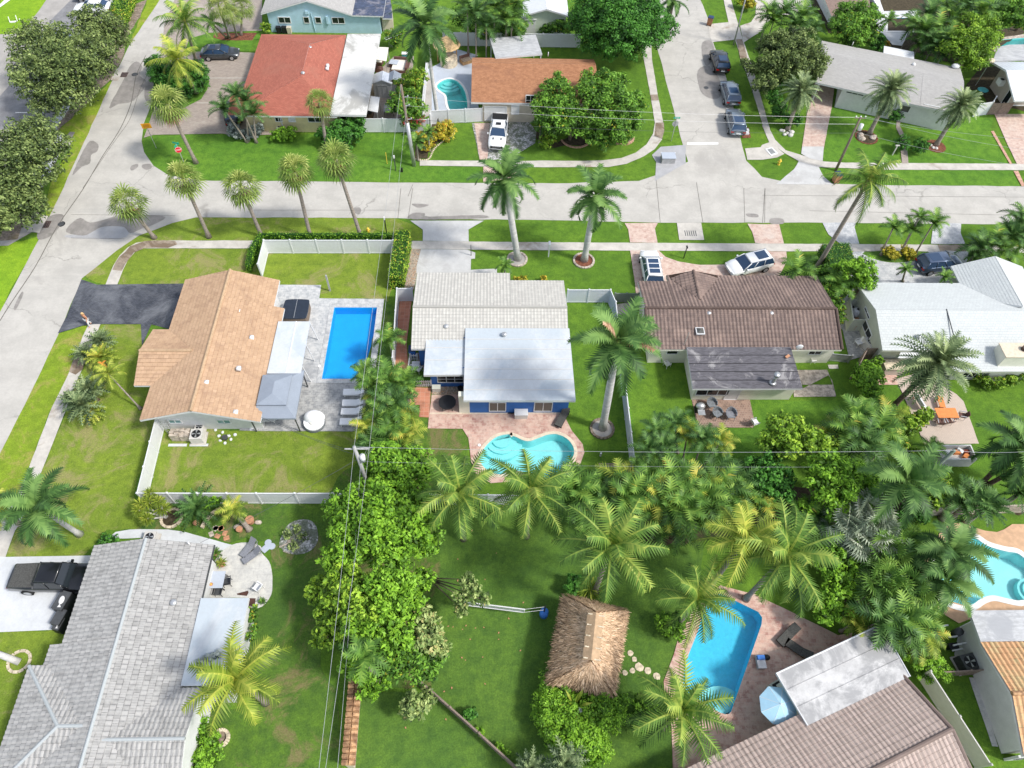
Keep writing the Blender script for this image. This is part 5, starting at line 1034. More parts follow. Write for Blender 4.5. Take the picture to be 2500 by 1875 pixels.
# brown barrel tile house
b=W("@11 1600,190")[0];h=House('barrel_tile_house','cream house with dark brown barrel tiled roof and sooty flat roof','house',b)
rw,re=W("@7 1140,1010,3.9 @8 620,1020,3.9");sw,se=W("@7 1200,1360,2.7 @8 680,1365,2.7");n1,n2=W("@7 1100,790,2.9 @7 2170,742,2.7");yr=(rw.y+re.y)/2;ys=(sw.y+se.y)/2;x0=(rw.x+sw.x)/2;x1=(re.x+se.x)/2
k=(3.9-2.7)/(n2.y-yr);yn1=n1.y;zn1=3.9-k*(yn1-yr);yn2=n2.y;xg0,xg1=W("@7 1345,760,2.9 1795,720,2.9");xg0,xg1=xg0.x,xg1.x
h.roof([([Vector((x0,ys,2.7)),Vector((x1,ys,2.7)),Vector((x1,yr,3.9)),Vector((x0,yr,3.9))],0),([Vector((x0,yn1,zn1)),Vector((xg0,yn1,zn1)),Vector((xg0,yr,3.9)),Vector((x0,yr,3.9))],0),([Vector((xg0,yn2,2.7)),Vector((x1,yn2,2.7)),Vector((x1,yr,3.9)),Vector((xg0,yr,3.9))],0)],'tile_brown','tile',pitch=.34,row=.40,amp=.075,step=.03,thick=.18,trim='stucco_cream')
pk=W("@7 1565,684,3.75 1622,918,3.75");xp=(pk[0].x+pk[1].x)/2;ypk=pk[0].y;zpk=3.6;yv=yr+(3.9-zpk)/k;A0=Vector((xp,ypk,zpk));A1=Vector((xp,yv,zpk+.02))
h.roof([([Vector((xg0,ypk-.4,2.75)),A0,A1,Vector((xg0,yn2,2.75))],3),([Vector((xg1,ypk-.4,2.75)),A0,A1,Vector((xg1,yn2,2.75))],3)],'tile_brown','tile',pitch=.34,row=.40,amp=.075,step=.03,name='porch_roof',thick=.12,trim='wood_dark')
h.ridge([(Vector((x0,yr,3.95)),Vector((x1,yr,3.95))),(A0,A1),(Vector((x0,ys,2.75)),Vector((x0,yr,3.95))),(Vector((x1,ys,2.75)),Vector((x1,yr,3.95)))],'tile_brown',.13)
F=W("@7 1508,1340,2.9 @8 243,1340,2.9 @12 345,100,2.7 @11 1560,102,2.7");h.roof([(F,3)],'roof_charcoal',name='flat_roof',thick=.2)
m=MB()
for t in (.2,.4,.6,.8): a,c=F[0].lerp(F[3],t),F[1].lerp(F[2],t);m.slab([a+Vector((0,.025,.022)),c+Vector((0,.025,.022)),c+Vector((0,-.025,.022)),a+Vector((0,-.025,.022))],0,.02)
m.build('roof_seam','black',h.root)
y1=W("@11 1545,192")[0].y;xa,xb=W("@11 1545,192")[0].x,W("@12 228,192")[0].x;y2=W("@7 1170,1470")[0].y;xe=W("@8 545,1470")[0].x
ft=[Vector((xa,y1,0)),Vector((xb,y1,0)),Vector((xb,y2,0)),Vector((xe,y2,0)),Vector((xe,yn2-.6,0)),Vector((x0+.5,yn2-.6,0)),Vector((x0+.5,y2,0)),Vector((xa,y2,0))]
h.walls(ft,'stucco_cream');h.openings(ft[0],ft[1],"@11 1600,108 1850,150",bars=3);h.openings(ft[0],ft[1],"@11 1860,108 1925,188",'door','trim','stucco_white',bars=1);h.openings(ft[2],ft[3],"@8 405,1372 490,1396",bars=2);h.openings(Vector((x0+.5,y2,0)),Vector((xa,y2,0)),"@7 1348,1368 1425,1392",bars=1)
for s in ("@7 1692,1060,3.6","@8 75,1060,3.6"): roofvent(h,s,3.6)
o=W("@7 1620,1208,3.35")[0];m=MB();m.ob(o,(.75,.75,.14),0);m.build('skylight','trim',h.root);m=MB();m.ob(o+Vector((0,0,.14)),(.62,.62,.22),0,.1,.1);m.build('skylight_glass','glass_grey',h.root)
m=MB();p=W("@8 90,1640,2.8")[0];m.cyl(p,.35,.12,12,.2);m.cyl(p+Vector((0,0,.1)),.16,.9,14);m.cyl(p+Vector((0,0,1.0)),.24,.28,14,.26);m.build('chimney_pipe','steel',h.root,True)
m=MB();p=W("@8 215,1420,2.95")[0];m.ob(p,(.45,.22,.1),.6);m.build('loose_brick','clay',h.root);m=MB();a=W("@7 1485,1320,2.9 1540,1190,3.9");m.tube([a[0],a[0]+Vector((.1,.1,1.6))],.03,6);m.build('mast','steel',h.root)
m=MB();p=W("@8 300,1370,2.95")[0];m.tube([p,p+Vector((0,0,.4))],.03,6);m.ell(p+Vector((0,0,.55)),(.33,.1,.30),14,8);m.build('satellite_dish','lamp_white',h.root)
# white roofed house, right
b=W("@8 1200,1480")[0];h=House('sage_house','large sage walled house with pale white tiled roof at the right edge','house',b)
rw=W("@8 958,1026,3.9")[0];sw=W("@8 1020,1368,2.7")[0];nw=W("@8 808,797,2.7")[0];x0=(rw.x+sw.x)/2;ys=sw.y;yn=nw.y;yr=rw.y;k=(3.9-2.7)/(yr-ys);xe=x0+38;sj=W("@8 1560,1548,2.0")[0];zs2=3.9-k*(yr-sj.y+.0);sj2=W("@8 1560,1548,2.2")[0];zs2=3.9-k*(yr-sj2.y);sj2=W("@8 1560,1548,%.2f" % max(1.9,zs2))[0];zs2=3.9-k*(yr-sj2.y)
zn=3.9-(3.9-2.7)/(nw.y-yr)*(yn-yr);xj=sj2.x;wg=W("@8 1612,657,2.7 1985,606,4.1 1665,797,2.7 2192,1012,3.9");
h.roof([([Vector((x0,ys,2.7)),Vector((xj,ys,2.7)),Vector((xj,yr,3.9)),Vector((x0,yr,3.9))],0),([Vector((xj,sj2.y,zs2)),Vector((xe,sj2.y,zs2)),Vector((xe,yr,3.9)),Vector((xj,yr,3.9))],0),([Vector((x0,yn,zn)),Vector((xe,yn,zn)),Vector((xe,yr,3.9)),Vector((x0,yr,3.9))],0)],'tile_pale','tile',pitch=.33,row=.27,amp=0,step=.012,thick=.2,trim='stucco_sage')
ap=wg[1];xw=wg[2].x;yg=wg[0].y;hw=ap.x-xw;R_=Vector((ap.x,yr+.3,ap.z));h.roof([([Vector((xw,yg,2.7)),Vector((ap.x,yg,ap.z)),R_,Vector((xw,yr+2.5,2.7))],3),([Vector((ap.x+hw,yg,2.7)),Vector((ap.x,yg,ap.z)),R_,Vector((ap.x+hw,yr+2.5,2.7))],3)],'tile_pale','tile',pitch=.33,row=.27,amp=0,step=.012,name='wing_roof',thick=.15)
yw=W("@8 1000,1450")[0].y;ft=[Vector((x0+.35,ys+.5,0)),Vector((xj+.2,ys+.5,0)),Vector((xj+.2,sj2.y+.6,0)),Vector((xe-.5,sj2.y+.6,0)),Vector((xe-.5,yn-.6,0)),Vector((x0+.35,yn-.6,0))]
h.walls(ft,'stucco_sage');h.openings(ft[2],ft[3],"@8 1710,1552 1830,1588;@8 2050,1552 2150,1596",bars=3);h.openings(ft[5],ft[0],"@8 868,1012 912,1090;@8 850,1150 930,1240",bars=2)
h.walls([Vector((xw+.5,yg-.4,0)),Vector((ap.x+hw-.5,yg-.4,0)),Vector((ap.x+hw-.5,yn-1,0)),Vector((xw+.5,yn-1,0))],'stucco_sage',name='wing_wall')
m=MB();q=W("@8 1925,1625 2010,1630");m.prism([Vector((q[0].x-.7,q[0].y,0)),Vector((q[0].x+2.2,q[0].y,0)),Vector((q[0].x+2.2,q[0].y+1.5,0)),Vector((q[0].x-.7,q[0].y+1.5,0))],0,3.6);m.build('chimney','stucco_cream',h.root);m=MB();m.cyl((q[0].x+1.2,q[0].y+.8,3.6),.28,.35,14);m.build('chimney_pot','wood_dark',h.root);m=MB();m.prism([Vector((q[0].x-.75,q[0].y-.05,0)),Vector((q[0].x+2.25,q[0].y-.05,0)),Vector((q[0].x+2.25,q[0].y+1.55,0)),Vector((q[0].x-.75,q[0].y+1.55,0))],3.6,3.68);m.build('chimney_cap','coping_cream',h.root)
m=MB();a=W("@8 1558,1018,3.95 1635,1300,3.2");m.tube(a,.05,5);m.build('roof_cable','steel_dark',h.root);roofvent(h,"@8 1320,1258,3.2",3.2)
q=W("@8 1175,1375,2.4 1370,1375,2.4 1340,1430,2.2 1150,1430,2.2");m=MB();m.slab(q,-.05,0);m.build('awning','roof_metalwhite',h.root)
# grey tiled house bottom left
b=W("@9 800,1500")[0];h=House('grey_tile_house','large house with mottled grey tiled hip roofs at the bottom left','house',b)
rt=W("@9 1240,1366,4.0")[0];rb=W("@13 672,1659,4.0")[0];tl=W("@9 805,1412,2.75")[0];tr=W("@9 1800,1432,2.75")[0];xm=(rt.x+rb.x)/2;yt=(rt.y+tl.y+tr.y)/3;yb=rb.y-8;xl,xr=tl.x,tr.x;k=(4.0-2.75)/(xm-xl);st=W("@13 540,612,2.75 420,622,2.6");xl2=st[1].x;yst=st[0].y;z2=4.0-k*(xm-xl2);kr=(4.0-2.75)/(xr-xm)
h.roof([([Vector((xl,yt,2.75)),Vector((xl,yst,2.75)),Vector((xm,yst,4)),Vector((xm,yt,4))],0),([Vector((xl2,yst,z2)),Vector((xl2,yb,z2)),Vector((xm,yb,4)),Vector((xm,yst,4))],0),([Vector((xr,yt,2.75)),Vector((xr,yb,2.75)),Vector((xm,yb,4)),Vector((xm,yt,4))],0)],'tile_grey','tile',pitch=.30,row=.38,amp=.045,step=.035,thick=.2)
c0,c1=W("@13 250,798,2.6 @13 -10,1530,2.6");e0,e1=W("@13 490,1303,3.75 730,1303,3.85");xw=(c0.x+c1.x)/2;yv=(e0.y+e1.y)/2;hy=c0.y-yv;zr=3.75;xin=W("@13 480,796,2.75")[0].x;wz=2.6
r0_,r1_=Vector((e0.x,yv,zr)),Vector((xm-.2,yv,zr));h.roof([([Vector((xw,c0.y,wz)),Vector((xin,c0.y,wz)),r1_,r0_],0),([Vector((xw,c0.y,wz)),Vector((xw,yv-hy,wz)),r0_],0),([Vector((xw,yv-hy,wz)),Vector((xin,yv-hy,wz)),r1_,r0_],0)],'tile_grey','tile',pitch=.30,row=.38,amp=.045,step=.035,thick=.18,name='west_wing_roof')
f0,f1=W("@13 950,1416,3.75 1560,1412,3.75");g0=W("@13 1510,985,2.75")[0];yf=(f0.y+f1.y)/2;hy2=g0.y-yf;q0,q1=Vector((xm+.2,yf,3.7)),Vector((f1.x,yf,3.7))
h.roof([([Vector((xr-1.2,yf+hy2,2.75)),Vector((f1.x,yf+hy2,2.75)),q1,q0],0),([Vector((xr-1.2,yf-hy2,2.75)),Vector((f1.x,yf-hy2,2.75)),q1,q0],0)],'tile_grey','tile',pitch=.30,row=.38,amp=.045,step=.035,thick=.18,name='east_wing_roof')
h.ridge([(Vector((xm,yt,4.02)),Vector((xm,yb,4.02))),(r0_,r1_),(q0,q1),(Vector((xw,c0.y,wz)),r0_),(Vector((xw,yv-hy,wz)),r0_)],'tile_pale',.11)
fr=W("@13 1690,228,2.9 2100,228,2.9");f3=W("@13 1965,960,2.9")[0];xf0,xf1=fr[0].x+.2,fr[1].x;y0,y1_=fr[0].y,f3.y;fq=[Vector((xr+.05,y0,2.95)),Vector((xf1,y0,2.9)),Vector((xf1,y1_,2.9)),Vector((xr+.05,y1_,2.95))];h.roof([(fq,3)],'roof_bluewhite',name='flat_roof',thick=.22)
ft=[Vector((xl+.6,yt-.6,0)),Vector((xl+.6,yb+1,0)),Vector((f1.x-.1,yb+1,0)),Vector((f1.x-.1,yf+hy2-.4,0)),Vector((xf1-.3,yf+hy2-.4,0)),Vector((xf1-.3,y0-.3,0)),Vector((xr-.4,y0-.3,0)),Vector((xr-.4,yt-.6,0))];h.walls(ft,'stucco_white')
h.walls([Vector((xw+.6,yv-hy+.6,0)),Vector((xl+1,yv-hy+.6,0)),Vector((xl+1,yv+hy-.6,0)),Vector((xw+.6,yv+hy-.6,0))],'stucco_white',name='wing_wall')
m=MB();m.tube([Vector((xr+.05,yt,2.7)),Vector((xr+.05,y0,2.7))],.07,6);m.build('gutter','steel_dark',h.root);roofvent(h,"@13 1470,268,3.3",3.3);roofvent(h,"@9 1600,1412,3.3",3.3,'pipe')
# pink barrel tile house bottom right
b=W("@16 800,1200")[0];h=House('pink_tile_house','pinkish barrel tiled house with patchy silver flat roof at the bottom right','house',b)
a,bb=W("@15 1480,1659,2.7 @16 0,1360,2.7");d=(W("@16 1240,885,2.75")[0]-W("@16 385,1300,2.75")[0]).normalized();d.z=0;nn=Vector((d.y,-d.x,0));bb.z=2.7
E0=bb-d*14;rid=W("@16 1600,1330,4.2")[0];t1=(rid-bb).dot(d);wdt=(rid-bb).dot(nn);E1_=bb+d*t1;Rr1=E1_+nn*wdt;Rr0=E0+nn*wdt;Rr0.z=Rr1.z=4.2;S0=E0+nn*wdt*2;S1=E1_+nn*wdt*2;S0.z=S1.z=2.7
h.roof([([E0,E1_,Rr1,Rr0],0),([S0,S1,Rr1,Rr0],0)],'tile_pink','tile',pitch=.34,row=.42,amp=.07,step=.03,thick=.18,trim='wood_dark');h.ridge([(Rr0+Vector((0,0,.04)),Rr1+Vector((0,0,.04))),(E1_,Rr1),(S1,Rr1)],'tile_pink',.14)
f=W("@16 120,862,2.95 850,520,2.95 1060,592,2.95 1250,887,3.05 385,1302,3.05");sf=[f[0],f[0]+(f[1]-f[0])*1.22,f[3],f[4]];h.roof([(sf,2)],'roof_silver',name='flat_roof',thick=.2,trim='vinyl_grey')
m=MB()
for t in (.33,.66): a_,c_=sf[0].lerp(sf[3],t)+Vector((0,0,.03)),sf[1].lerp(sf[2],t)+Vector((0,0,.03));m.tube([a_,c_],.03,5)
m.build('roof_seam','roof_silver',h.root);m=MB();m.tube([sf[3]+Vector((0,0,.02)),sf[0]+Vector((0,0,.02)),sf[1]+Vector((0,0,.02)),sf[2]+Vector((0,0,.02))],.06,6);m.build('gutter','trim',h.root)
ft=[E0+nn*.6+d*.6,E1_+nn*.6-d*.5,S1-nn*.6-d*.5,S0-nn*.6+d*.6];h.walls(ft,'stucco_cream');g=offset(sf,-.5);h.walls(g,'stucco_cream',name='lanai_wall',top=2.7)
# orange tiled house right edge
b=W("@16 2100,1400")[0];h=House('orange_tile_house','house with orange barrel tiles and grey flat roof at the lower right edge','house',b)
q=W("@16 1860,602,2.75 2080,1032,4.0")[0:2];xq=q[0].x;yq=q[0].y;k=W("@16 2080,1032,3.9")[0];yr=k.y;ys=yr-(yq-yr);xe=xq+16;xs=(xq+k.x)/2
h.roof([([Vector((xs,yq,2.75)),Vector((xe,yq,2.75)),Vector((xe,yr,3.9)),Vector((xs,yr,3.9))],0),([Vector((xs,ys,2.75)),Vector((xe,ys,2.75)),Vector((xe,yr,3.9)),Vector((xs,yr,3.9))],0)],'tile_orange','tile',pitch=.36,row=.45,amp=.08,step=.03,thick=.2,trim='stucco_white');h.ridge([(Vector((xs,yr,3.95)),Vector((xe,yr,3.95)))],'tile_orange',.15)
f=W("@16 1750,330,2.95 1860,600,2.9");xf=min(f[0].x,f[1].x);h.roof([([Vector((xf,f[0].y,2.95)),Vector((xe,f[0].y,2.95)),Vector((xe,yq+.05,2.9)),Vector((xf,yq+.05,2.9))],2)],'roof_greyboard',name='flat_roof',thick=.22)
ft=[Vector((xs+.5,ys+.5,0)),Vector((xe,ys+.5,0)),Vector((xe,f[0].y-.5,0)),Vector((xs+.5,f[0].y-.5,0))];h.walls(ft,'stucco_white');m=MB();w0=W("@16 2045,1600 2190,1590");m.prism([w0[0],w0[1],w0[1]+Vector((0,.15,0)),w0[0]+Vector((0,.15,0))],0,1.6);m.build('garden_wall','stucco_white',h.root)
m=MB()
for i in range(6):
    for j in range(2): m.ob(w0[0].lerp(w0[1],.2+.12*i)+Vector((0,-.02,.7+.3*j)),(.1,.04,.12))
m.build('wall_vent','steel_dark',h.root)
# ================================================================ palms
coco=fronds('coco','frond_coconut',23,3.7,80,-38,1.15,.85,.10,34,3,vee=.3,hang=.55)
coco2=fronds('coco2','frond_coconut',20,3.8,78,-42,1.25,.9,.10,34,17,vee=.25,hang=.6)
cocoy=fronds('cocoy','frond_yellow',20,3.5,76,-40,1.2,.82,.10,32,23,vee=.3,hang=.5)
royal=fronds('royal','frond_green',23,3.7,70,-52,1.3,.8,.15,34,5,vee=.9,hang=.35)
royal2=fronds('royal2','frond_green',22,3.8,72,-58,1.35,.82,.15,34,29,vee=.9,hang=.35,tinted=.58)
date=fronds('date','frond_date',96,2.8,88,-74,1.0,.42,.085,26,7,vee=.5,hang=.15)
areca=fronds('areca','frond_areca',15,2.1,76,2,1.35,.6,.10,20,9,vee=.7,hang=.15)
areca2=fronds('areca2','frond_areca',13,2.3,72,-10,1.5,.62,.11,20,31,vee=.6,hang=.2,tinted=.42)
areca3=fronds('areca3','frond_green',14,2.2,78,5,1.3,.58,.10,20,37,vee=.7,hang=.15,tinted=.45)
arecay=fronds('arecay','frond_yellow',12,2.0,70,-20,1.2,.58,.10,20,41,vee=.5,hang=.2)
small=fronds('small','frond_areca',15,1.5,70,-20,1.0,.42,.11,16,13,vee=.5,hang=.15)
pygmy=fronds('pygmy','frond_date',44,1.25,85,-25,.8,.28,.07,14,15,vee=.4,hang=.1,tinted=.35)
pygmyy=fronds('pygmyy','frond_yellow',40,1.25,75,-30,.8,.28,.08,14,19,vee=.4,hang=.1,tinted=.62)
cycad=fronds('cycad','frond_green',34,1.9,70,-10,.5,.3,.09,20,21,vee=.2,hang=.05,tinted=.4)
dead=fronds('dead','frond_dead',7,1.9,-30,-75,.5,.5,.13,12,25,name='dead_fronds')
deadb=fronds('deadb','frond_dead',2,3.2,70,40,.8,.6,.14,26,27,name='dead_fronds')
sabal=fans('sabal','frond_fan',44,.80,1.05,84,-50,3,9,tinted=.55)
sabal2=fans('sabal2','frond_fan',38,.80,1.1,82,-58,13,9,tinted=.5)
skirt=fans('skirt','frond_dead',14,.7,.8,-38,-80,5,name='dead_skirt',droop=.5)
fanbig=fans('fanbig','frond_silver',30,1.0,1.05,80,-30,7,13)
fangr=fans('fangr','frond_areca',24,1.0,.9,75,-25,9,11)
yucca=fans('yucca','frond_yellow',26,.1,.62,85,-40,11,5,.1,tinted=.45)
strap=fans('strap','frond_yellow',20,.1,1.15,80,5,21,3,.25,tinted=.5)
GS='cabbage palms with round heads planted along the street verge'
for nm,cr,ba,lb,k in (('cabbage_palm',"@5 1075,130","@5 1305,418",'leftmost leaning cabbage palm with a round head near the road junction',sabal2),('cabbage_palm',"@1 1545,1510","@5 1765,412",'leaning cabbage palm second from the left in the verge row, bright green head',sabal),('cabbage_palm',"@5 2035,-15","@5 2208,404",'short cabbage palm beside the corner of the hedge, third in the verge row',sabal2),
                       ('cabbage_palm',"@2 345,1450","@6 478,415",'large headed cabbage palm fourth in the verge row, trunk by the long white fence',sabal),('cabbage_palm',"@2 690,1350","@6 905,415",'tallest cabbage palm of the verge row with a tan skirt, next to the yellow hydrant',sabal2)):
    palm(nm,lb,cr,8,k,ba,1.12,GS,'palm_trunk',.19,.16,[('dead_skirt',skirt,.85)],seed=len(lb))
palm('cabbage_palm','cabbage palm standing against the red shingle roof above the round bushes',"@2 555,865",7,sabal2,"@2 615,1265",.95,None,'palm_trunk',.19,.16,[('dead_skirt',skirt,.8)],seed=2)
palm('cabbage_palm','cabbage palm with drooping orange dead leaves leaning by the stop sign',"@1 1415,880",8,sabal,"@1 1655,1375",1.25,None,'palm_trunk',.2,.17,[('dead_skirt',skirt,1.15)],seed=4)
palm('cabbage_palm','taller cabbage palm in the red mulch bed at the top left',"@1 1850,60",7,sabal,"@1 1935,320",1.0,'cabbage palms in the red mulch bed',seed=5,r0=.14,r1=.12);palm('cabbage_palm','right hand cabbage palm of the group in the red mulch bed',"@1 2040,50",6,sabal2,"@1 2035,300",.95,'cabbage palms in the red mulch bed',seed=6,r0=.14,r1=.12);palm('cabbage_palm','front leaning cabbage palm with bright head in the red mulch bed',"@1 1950,130",5,sabal,"@1 2000,310",.8,'cabbage palms in the red mulch bed',seed=7,r0=.12,r1=.1)
palm('cabbage_palm','small leaning palm at the left end of the red mulch bed',"@1 1780,190",5,small,"@1 1915,320",1.2,seed=8,r0=.12,r1=.1)
RT=dict(trunk='royal_trunk',r0=.30,r1=.20,bulge=.06,collar='frond_green')
palm('royal_palm','left one of the two tall royal palms with grey trunks on the front lawn',"@3 -30,1500",10,royal,"@7 85,598",1.0,'royal palms ringed by stones',seed=1,rz=.6,**RT);palm('royal_palm','right one of the two tall royal palms on the front lawn, pale old fronds',"@7 740,60",10,royal2,"@7 645,608",1.0,'royal palms ringed by stones',extra=[('dead_fronds',dead,.9)],seed=2,rz=1.5,**RT)
palm('royal_palm','largest royal palm in the centre leaning over the narrow side lawn',"@7 930,1290",12,royal2,"@11 800,435",1.12,seed=3,rz=.2,extra=[('dead_fronds',deadb,1.0)],**RT);palm('royal_palm','royal palm standing in the yellow shrubs by the kidney pool',"@2 1440,200",10,royal,"@2 1557,1035",1.25,seed=4,trunk='royal_trunk',r0=.25,r1=.18,collar='frond_green',rz=2.2,extra=[('dead_fronds',dead,1.0)])
palm('coconut_palm','wind blown coconut palm leaning out over the street from the big clipped hedge',"@4 900,1520",10,coco2,"@8 448,695",1.0,seed=5,r0=.24,r1=.16,extra=[('dead_fronds',dead,.6)],rz=3.9)
dl='date palms in front of the long grey roofed house'
for cr,ba,lb,s in (("@4 330,770","@4 215,1095",'left date palm by the brick carport drive, foot ringed by pale rocks',.95),("@4 1090,760","@4 905,1130",'middle date palm covering the front of the long grey roof',1.12),("@4 1680,890","@4 1468,1225",'right date palm with yellowing lower fronds before the long grey roof',1.0)): palm('date_palm',lb,cr,6,date,ba,s,dl,'palm_trunk',.26,.2,seed=int(s*100))
palm('date_palm','big date palm leaning over the patio with the orange table',"@8 1480,1470",8,date,"@12 1100,255",1.3,None,'brown_trunk',.24,.2,seed=9,rz=1);palm('date_palm','upper drooping palm at the right edge above the slatted fence',"@12 2190,560",8,royal,"@12 1850,905",1.0,None,'brown_trunk',.2,.16,seed=10);palm('date_palm','lower drooping palm at the right edge above the slatted fence',"@12 2290,700",8,royal2,"@12 1890,920",.9,None,'brown_trunk',.2,.16,seed=11)
palm('coconut_palm','upper coconut palm with yellow green fronds at the corner garden by the road',"@1 1560,180",9,coco,"@1 1655,515",1.0,seed=12,r0=.2,r1=.15,extra=[('dead_fronds',deadb,.7)]);palm('coconut_palm','lower coconut palm with yellow fronds over the dark shrubs by the road',"@1 1490,500",8,cocoy,"@1 1660,785",1.0,seed=13,r0=.2,r1=.15)
CG='coconut palms around the lawn with the thatched hut'
for cr,hh,m_,lb,s,sd in (("@10 1740,980",8,coco,'left coconut palm of the row along the back fence, beside the big mango tree',1.0,21),("@11 195,960",8,coco2,'second coconut palm of the row, hanging over the foot of the bean shaped pool',1.0,22),("@11 880,1425",9,coco,'large coconut palm just north of the thatched hut',1.12,23),("@11 2010,1370",9,cocoy,'coconut palm with yellowish fronds above the angular pool',1.0,24),("@12 215,1500",9,coco,'coconut palm with long drooping fronds above the loungers and brick paving',1.1,25),("@15 1600,230",6,coco2,'coconut palm hanging over the top end of the angular pool',.88,26),("@15 1465,1175",6,coco,'coconut palm beside the lower end of the angular pool',.98,27)):
    palm('coconut_palm',lb,cr,hh,m_,None,s,CG,seed=sd,r0=.2,r1=.14)
palm('coconut_palm','yellow green coconut palm by the patchy flat roof at the bottom left',"@13 1985,905",7,cocoy,None,1.05,seed=28,r0=.22,r1=.16)
palm('christmas_palm','dark green palm with a bent white trunk on the lawn by the left pavement',"@9 310,1095",5,royal,"@9 675,1330",.92,None,'royal_trunk',.2,.15,seed=29,rz=.9)
palm('yellow_palm','yellow green palm cut by the left edge',"@9 -40,1090",4,cocoy,None,.6,seed=30);palm('date_palm','feathery dark palm reaching over the wavy turquoise pool',"@12 1610,1470",6,royal,None,.88,seed=31,trunk='brown_trunk');palm('date_palm','second feathery palm over the left rim of the wavy turquoise pool',"@16 1560,80",5,royal2,None,.8,seed=32,trunk='brown_trunk')
palm('young_palm','small palm with pale spear standing in the lower mango foliage',"@14 930,720",6.5,small,None,1.15,seed=33);palm('drooping_palm','palm hanging over the street from the top edge beside the big round tree',"@3 1400,0",5,royal,None,.7,seed=34)
palm('date_palm','tall feathery palm behind the utility pole in the dense thicket',"@12 1230,870",8,royal2,None,1.0,seed=35,trunk='brown_trunk');palm('christmas_palm','slim leaning palm beside the top right pool',"@4 1070,170",5,small,"@4 960,310",1.05,seed=36,r0=.1,r1=.08)
palm('palm_frond_clump','grey green palm at the bottom edge below the round shrubs',"@15 480,1620",2.5,pygmy,None,1.3,seed=37);palm('palm_frond_clump','small palm at the bottom edge left of the grey green one',"@15 190,1655",2,pygmy,None,1.0,seed=38)
for cr,ba,lb,s in (("@8 1110,330","@8 1000,565",'leftmost slim leaning palm in the kerbside bed of yellow shrubs',.95),("@8 1265,350","@8 1160,562",'middle slim leaning palm in the kerbside bed of yellow shrubs',1.05),("@8 1330,240","@8 1165,560",'tallest slim leaning palm in the kerbside bed of yellow shrubs',.85),("@8 1450,290","@8 1295,552",'rightmost slim leaning palm in the kerbside bed, bright top frond',1.1)): palm('christmas_palm',lb,cr,4,areca,ba,s*.8,'slim palms in the kerbside bed','palm_trunk',.09,.07,seed=int(s*91))
for cr,ba,lb,s in (("@1 1890,920","@1 2085,1200",'left slim palm at the corner of the red roofed house',1.0),("@1 2070,850","@1 2095,1195",'middle slim palm at the corner of the red roofed house',1.1),("@2 -5,960","@1 2160,1200",'right slim palm touching the red shingle roof corner',1.0),("@1 1990,800","@1 2165,1205",'rear slim palm over the porch of the red roofed house',.9)): palm('christmas_palm',lb,cr,5,areca3,ba,s,'slim palms by the red roofed house','palm_trunk',.1,.08,seed=int(s*71))
for cr,ba,lb,s in (("@8 305,685",None,'small feathery palm at the corner of the barrel tiled roof',1.15),("@8 640,810",None,'feathery palm between the barrel tiled roof and the sage house',1.15),("@8 1215,680","@8 1185,785",'small dark palm on the grey paved drive left of the dark car',.7),("@8 1545,745",None,'dark small palm beside the sage house wing',.75),("@7 -25,640",None,'small palm at the north east corner of the white tiled roof',.75),("@2 1470,1110",None,'grey green fan of palm fronds by the yellow shrubs',.8),("@2 1370,1190",None,'spiky palm clump beside the white utility pole',1.0),("@3 280,1040",None,'grey palm by the door path under the twin trees',1.0)): palm('small_palm',lb,cr,2.6,areca2 if 'feathery' in lb else small,ba,s,None,'palm_trunk',.1,.08,seed=int(s*37)+len(lb))
for cr,m_,lb,s,z in (("@5 850,1290",pygmy,'dark pygmy palm nearest the black driveway',1.15,1.5),("@5 710,1400",pygmy,'dark pygmy palm overhanging the stained pavement',.95,1.3),("@5 850,1420",pygmyy,'pygmy palm with orange fronds in the left garden',1.25,1.4),("@5 910,1560",cocoy,'light green young palm with a thin white leaning trunk',.48,3),("@9 750,110",pygmy,'dark pygmy palm at the back of the lower pair',1.25,1.6),("@9 690,240",pygmy,'large dark pygmy palm at the front of the lower pair',1.45,1.6),("@9 780,290",pygmyy,'pygmy palm with an orange skirt below the lower pair',.95,1.0),("@9 590,190",pygmy,'small pygmy palm touching the pavement beside the lower pair',.8,1.2)):
    palm('pygmy_palm',lb,cr,z,m_,"@9 1190,272" if 'leaning trunk' in lb else None,s,'pygmy palms in the corner garden','palm_trunk' if 'leaning trunk' in lb else 'brown_trunk',.07 if 'leaning' in lb else .12,.06 if 'leaning' in lb else .1,seed=int(s*53))
palm('cycad','big dark green cycad below the white fence',"@9 1665,1105",.9,cycad,None,1.05,seed=41,trunk='brown_trunk');palm('young_palm','yellow leaved small palm with a thick stump like trunk',"@9 1965,1120",2,arecay,"@9 2105,1290",.75,seed=42,r0=.2,r1=.16)
for cr,s in (("@9 1190,1080",1.1),("@9 1260,1060",1.1),("@9 1370,1110",1.1),("@9 1240,1200",1.0),("@9 1270,985",.9),("@9 1170,1130",.9),("@9 1340,1050",.9)): palm('yucca','spiky yellow green yucca head leaning by the corner of the white fence',cr,1.8,yucca,"@9 1400,1180",s,'yucca heads growing from one leaning clump','royal_trunk',.08,.07,seed=int(cr[3:7]))
AG='areca palms between the two middle gardens'
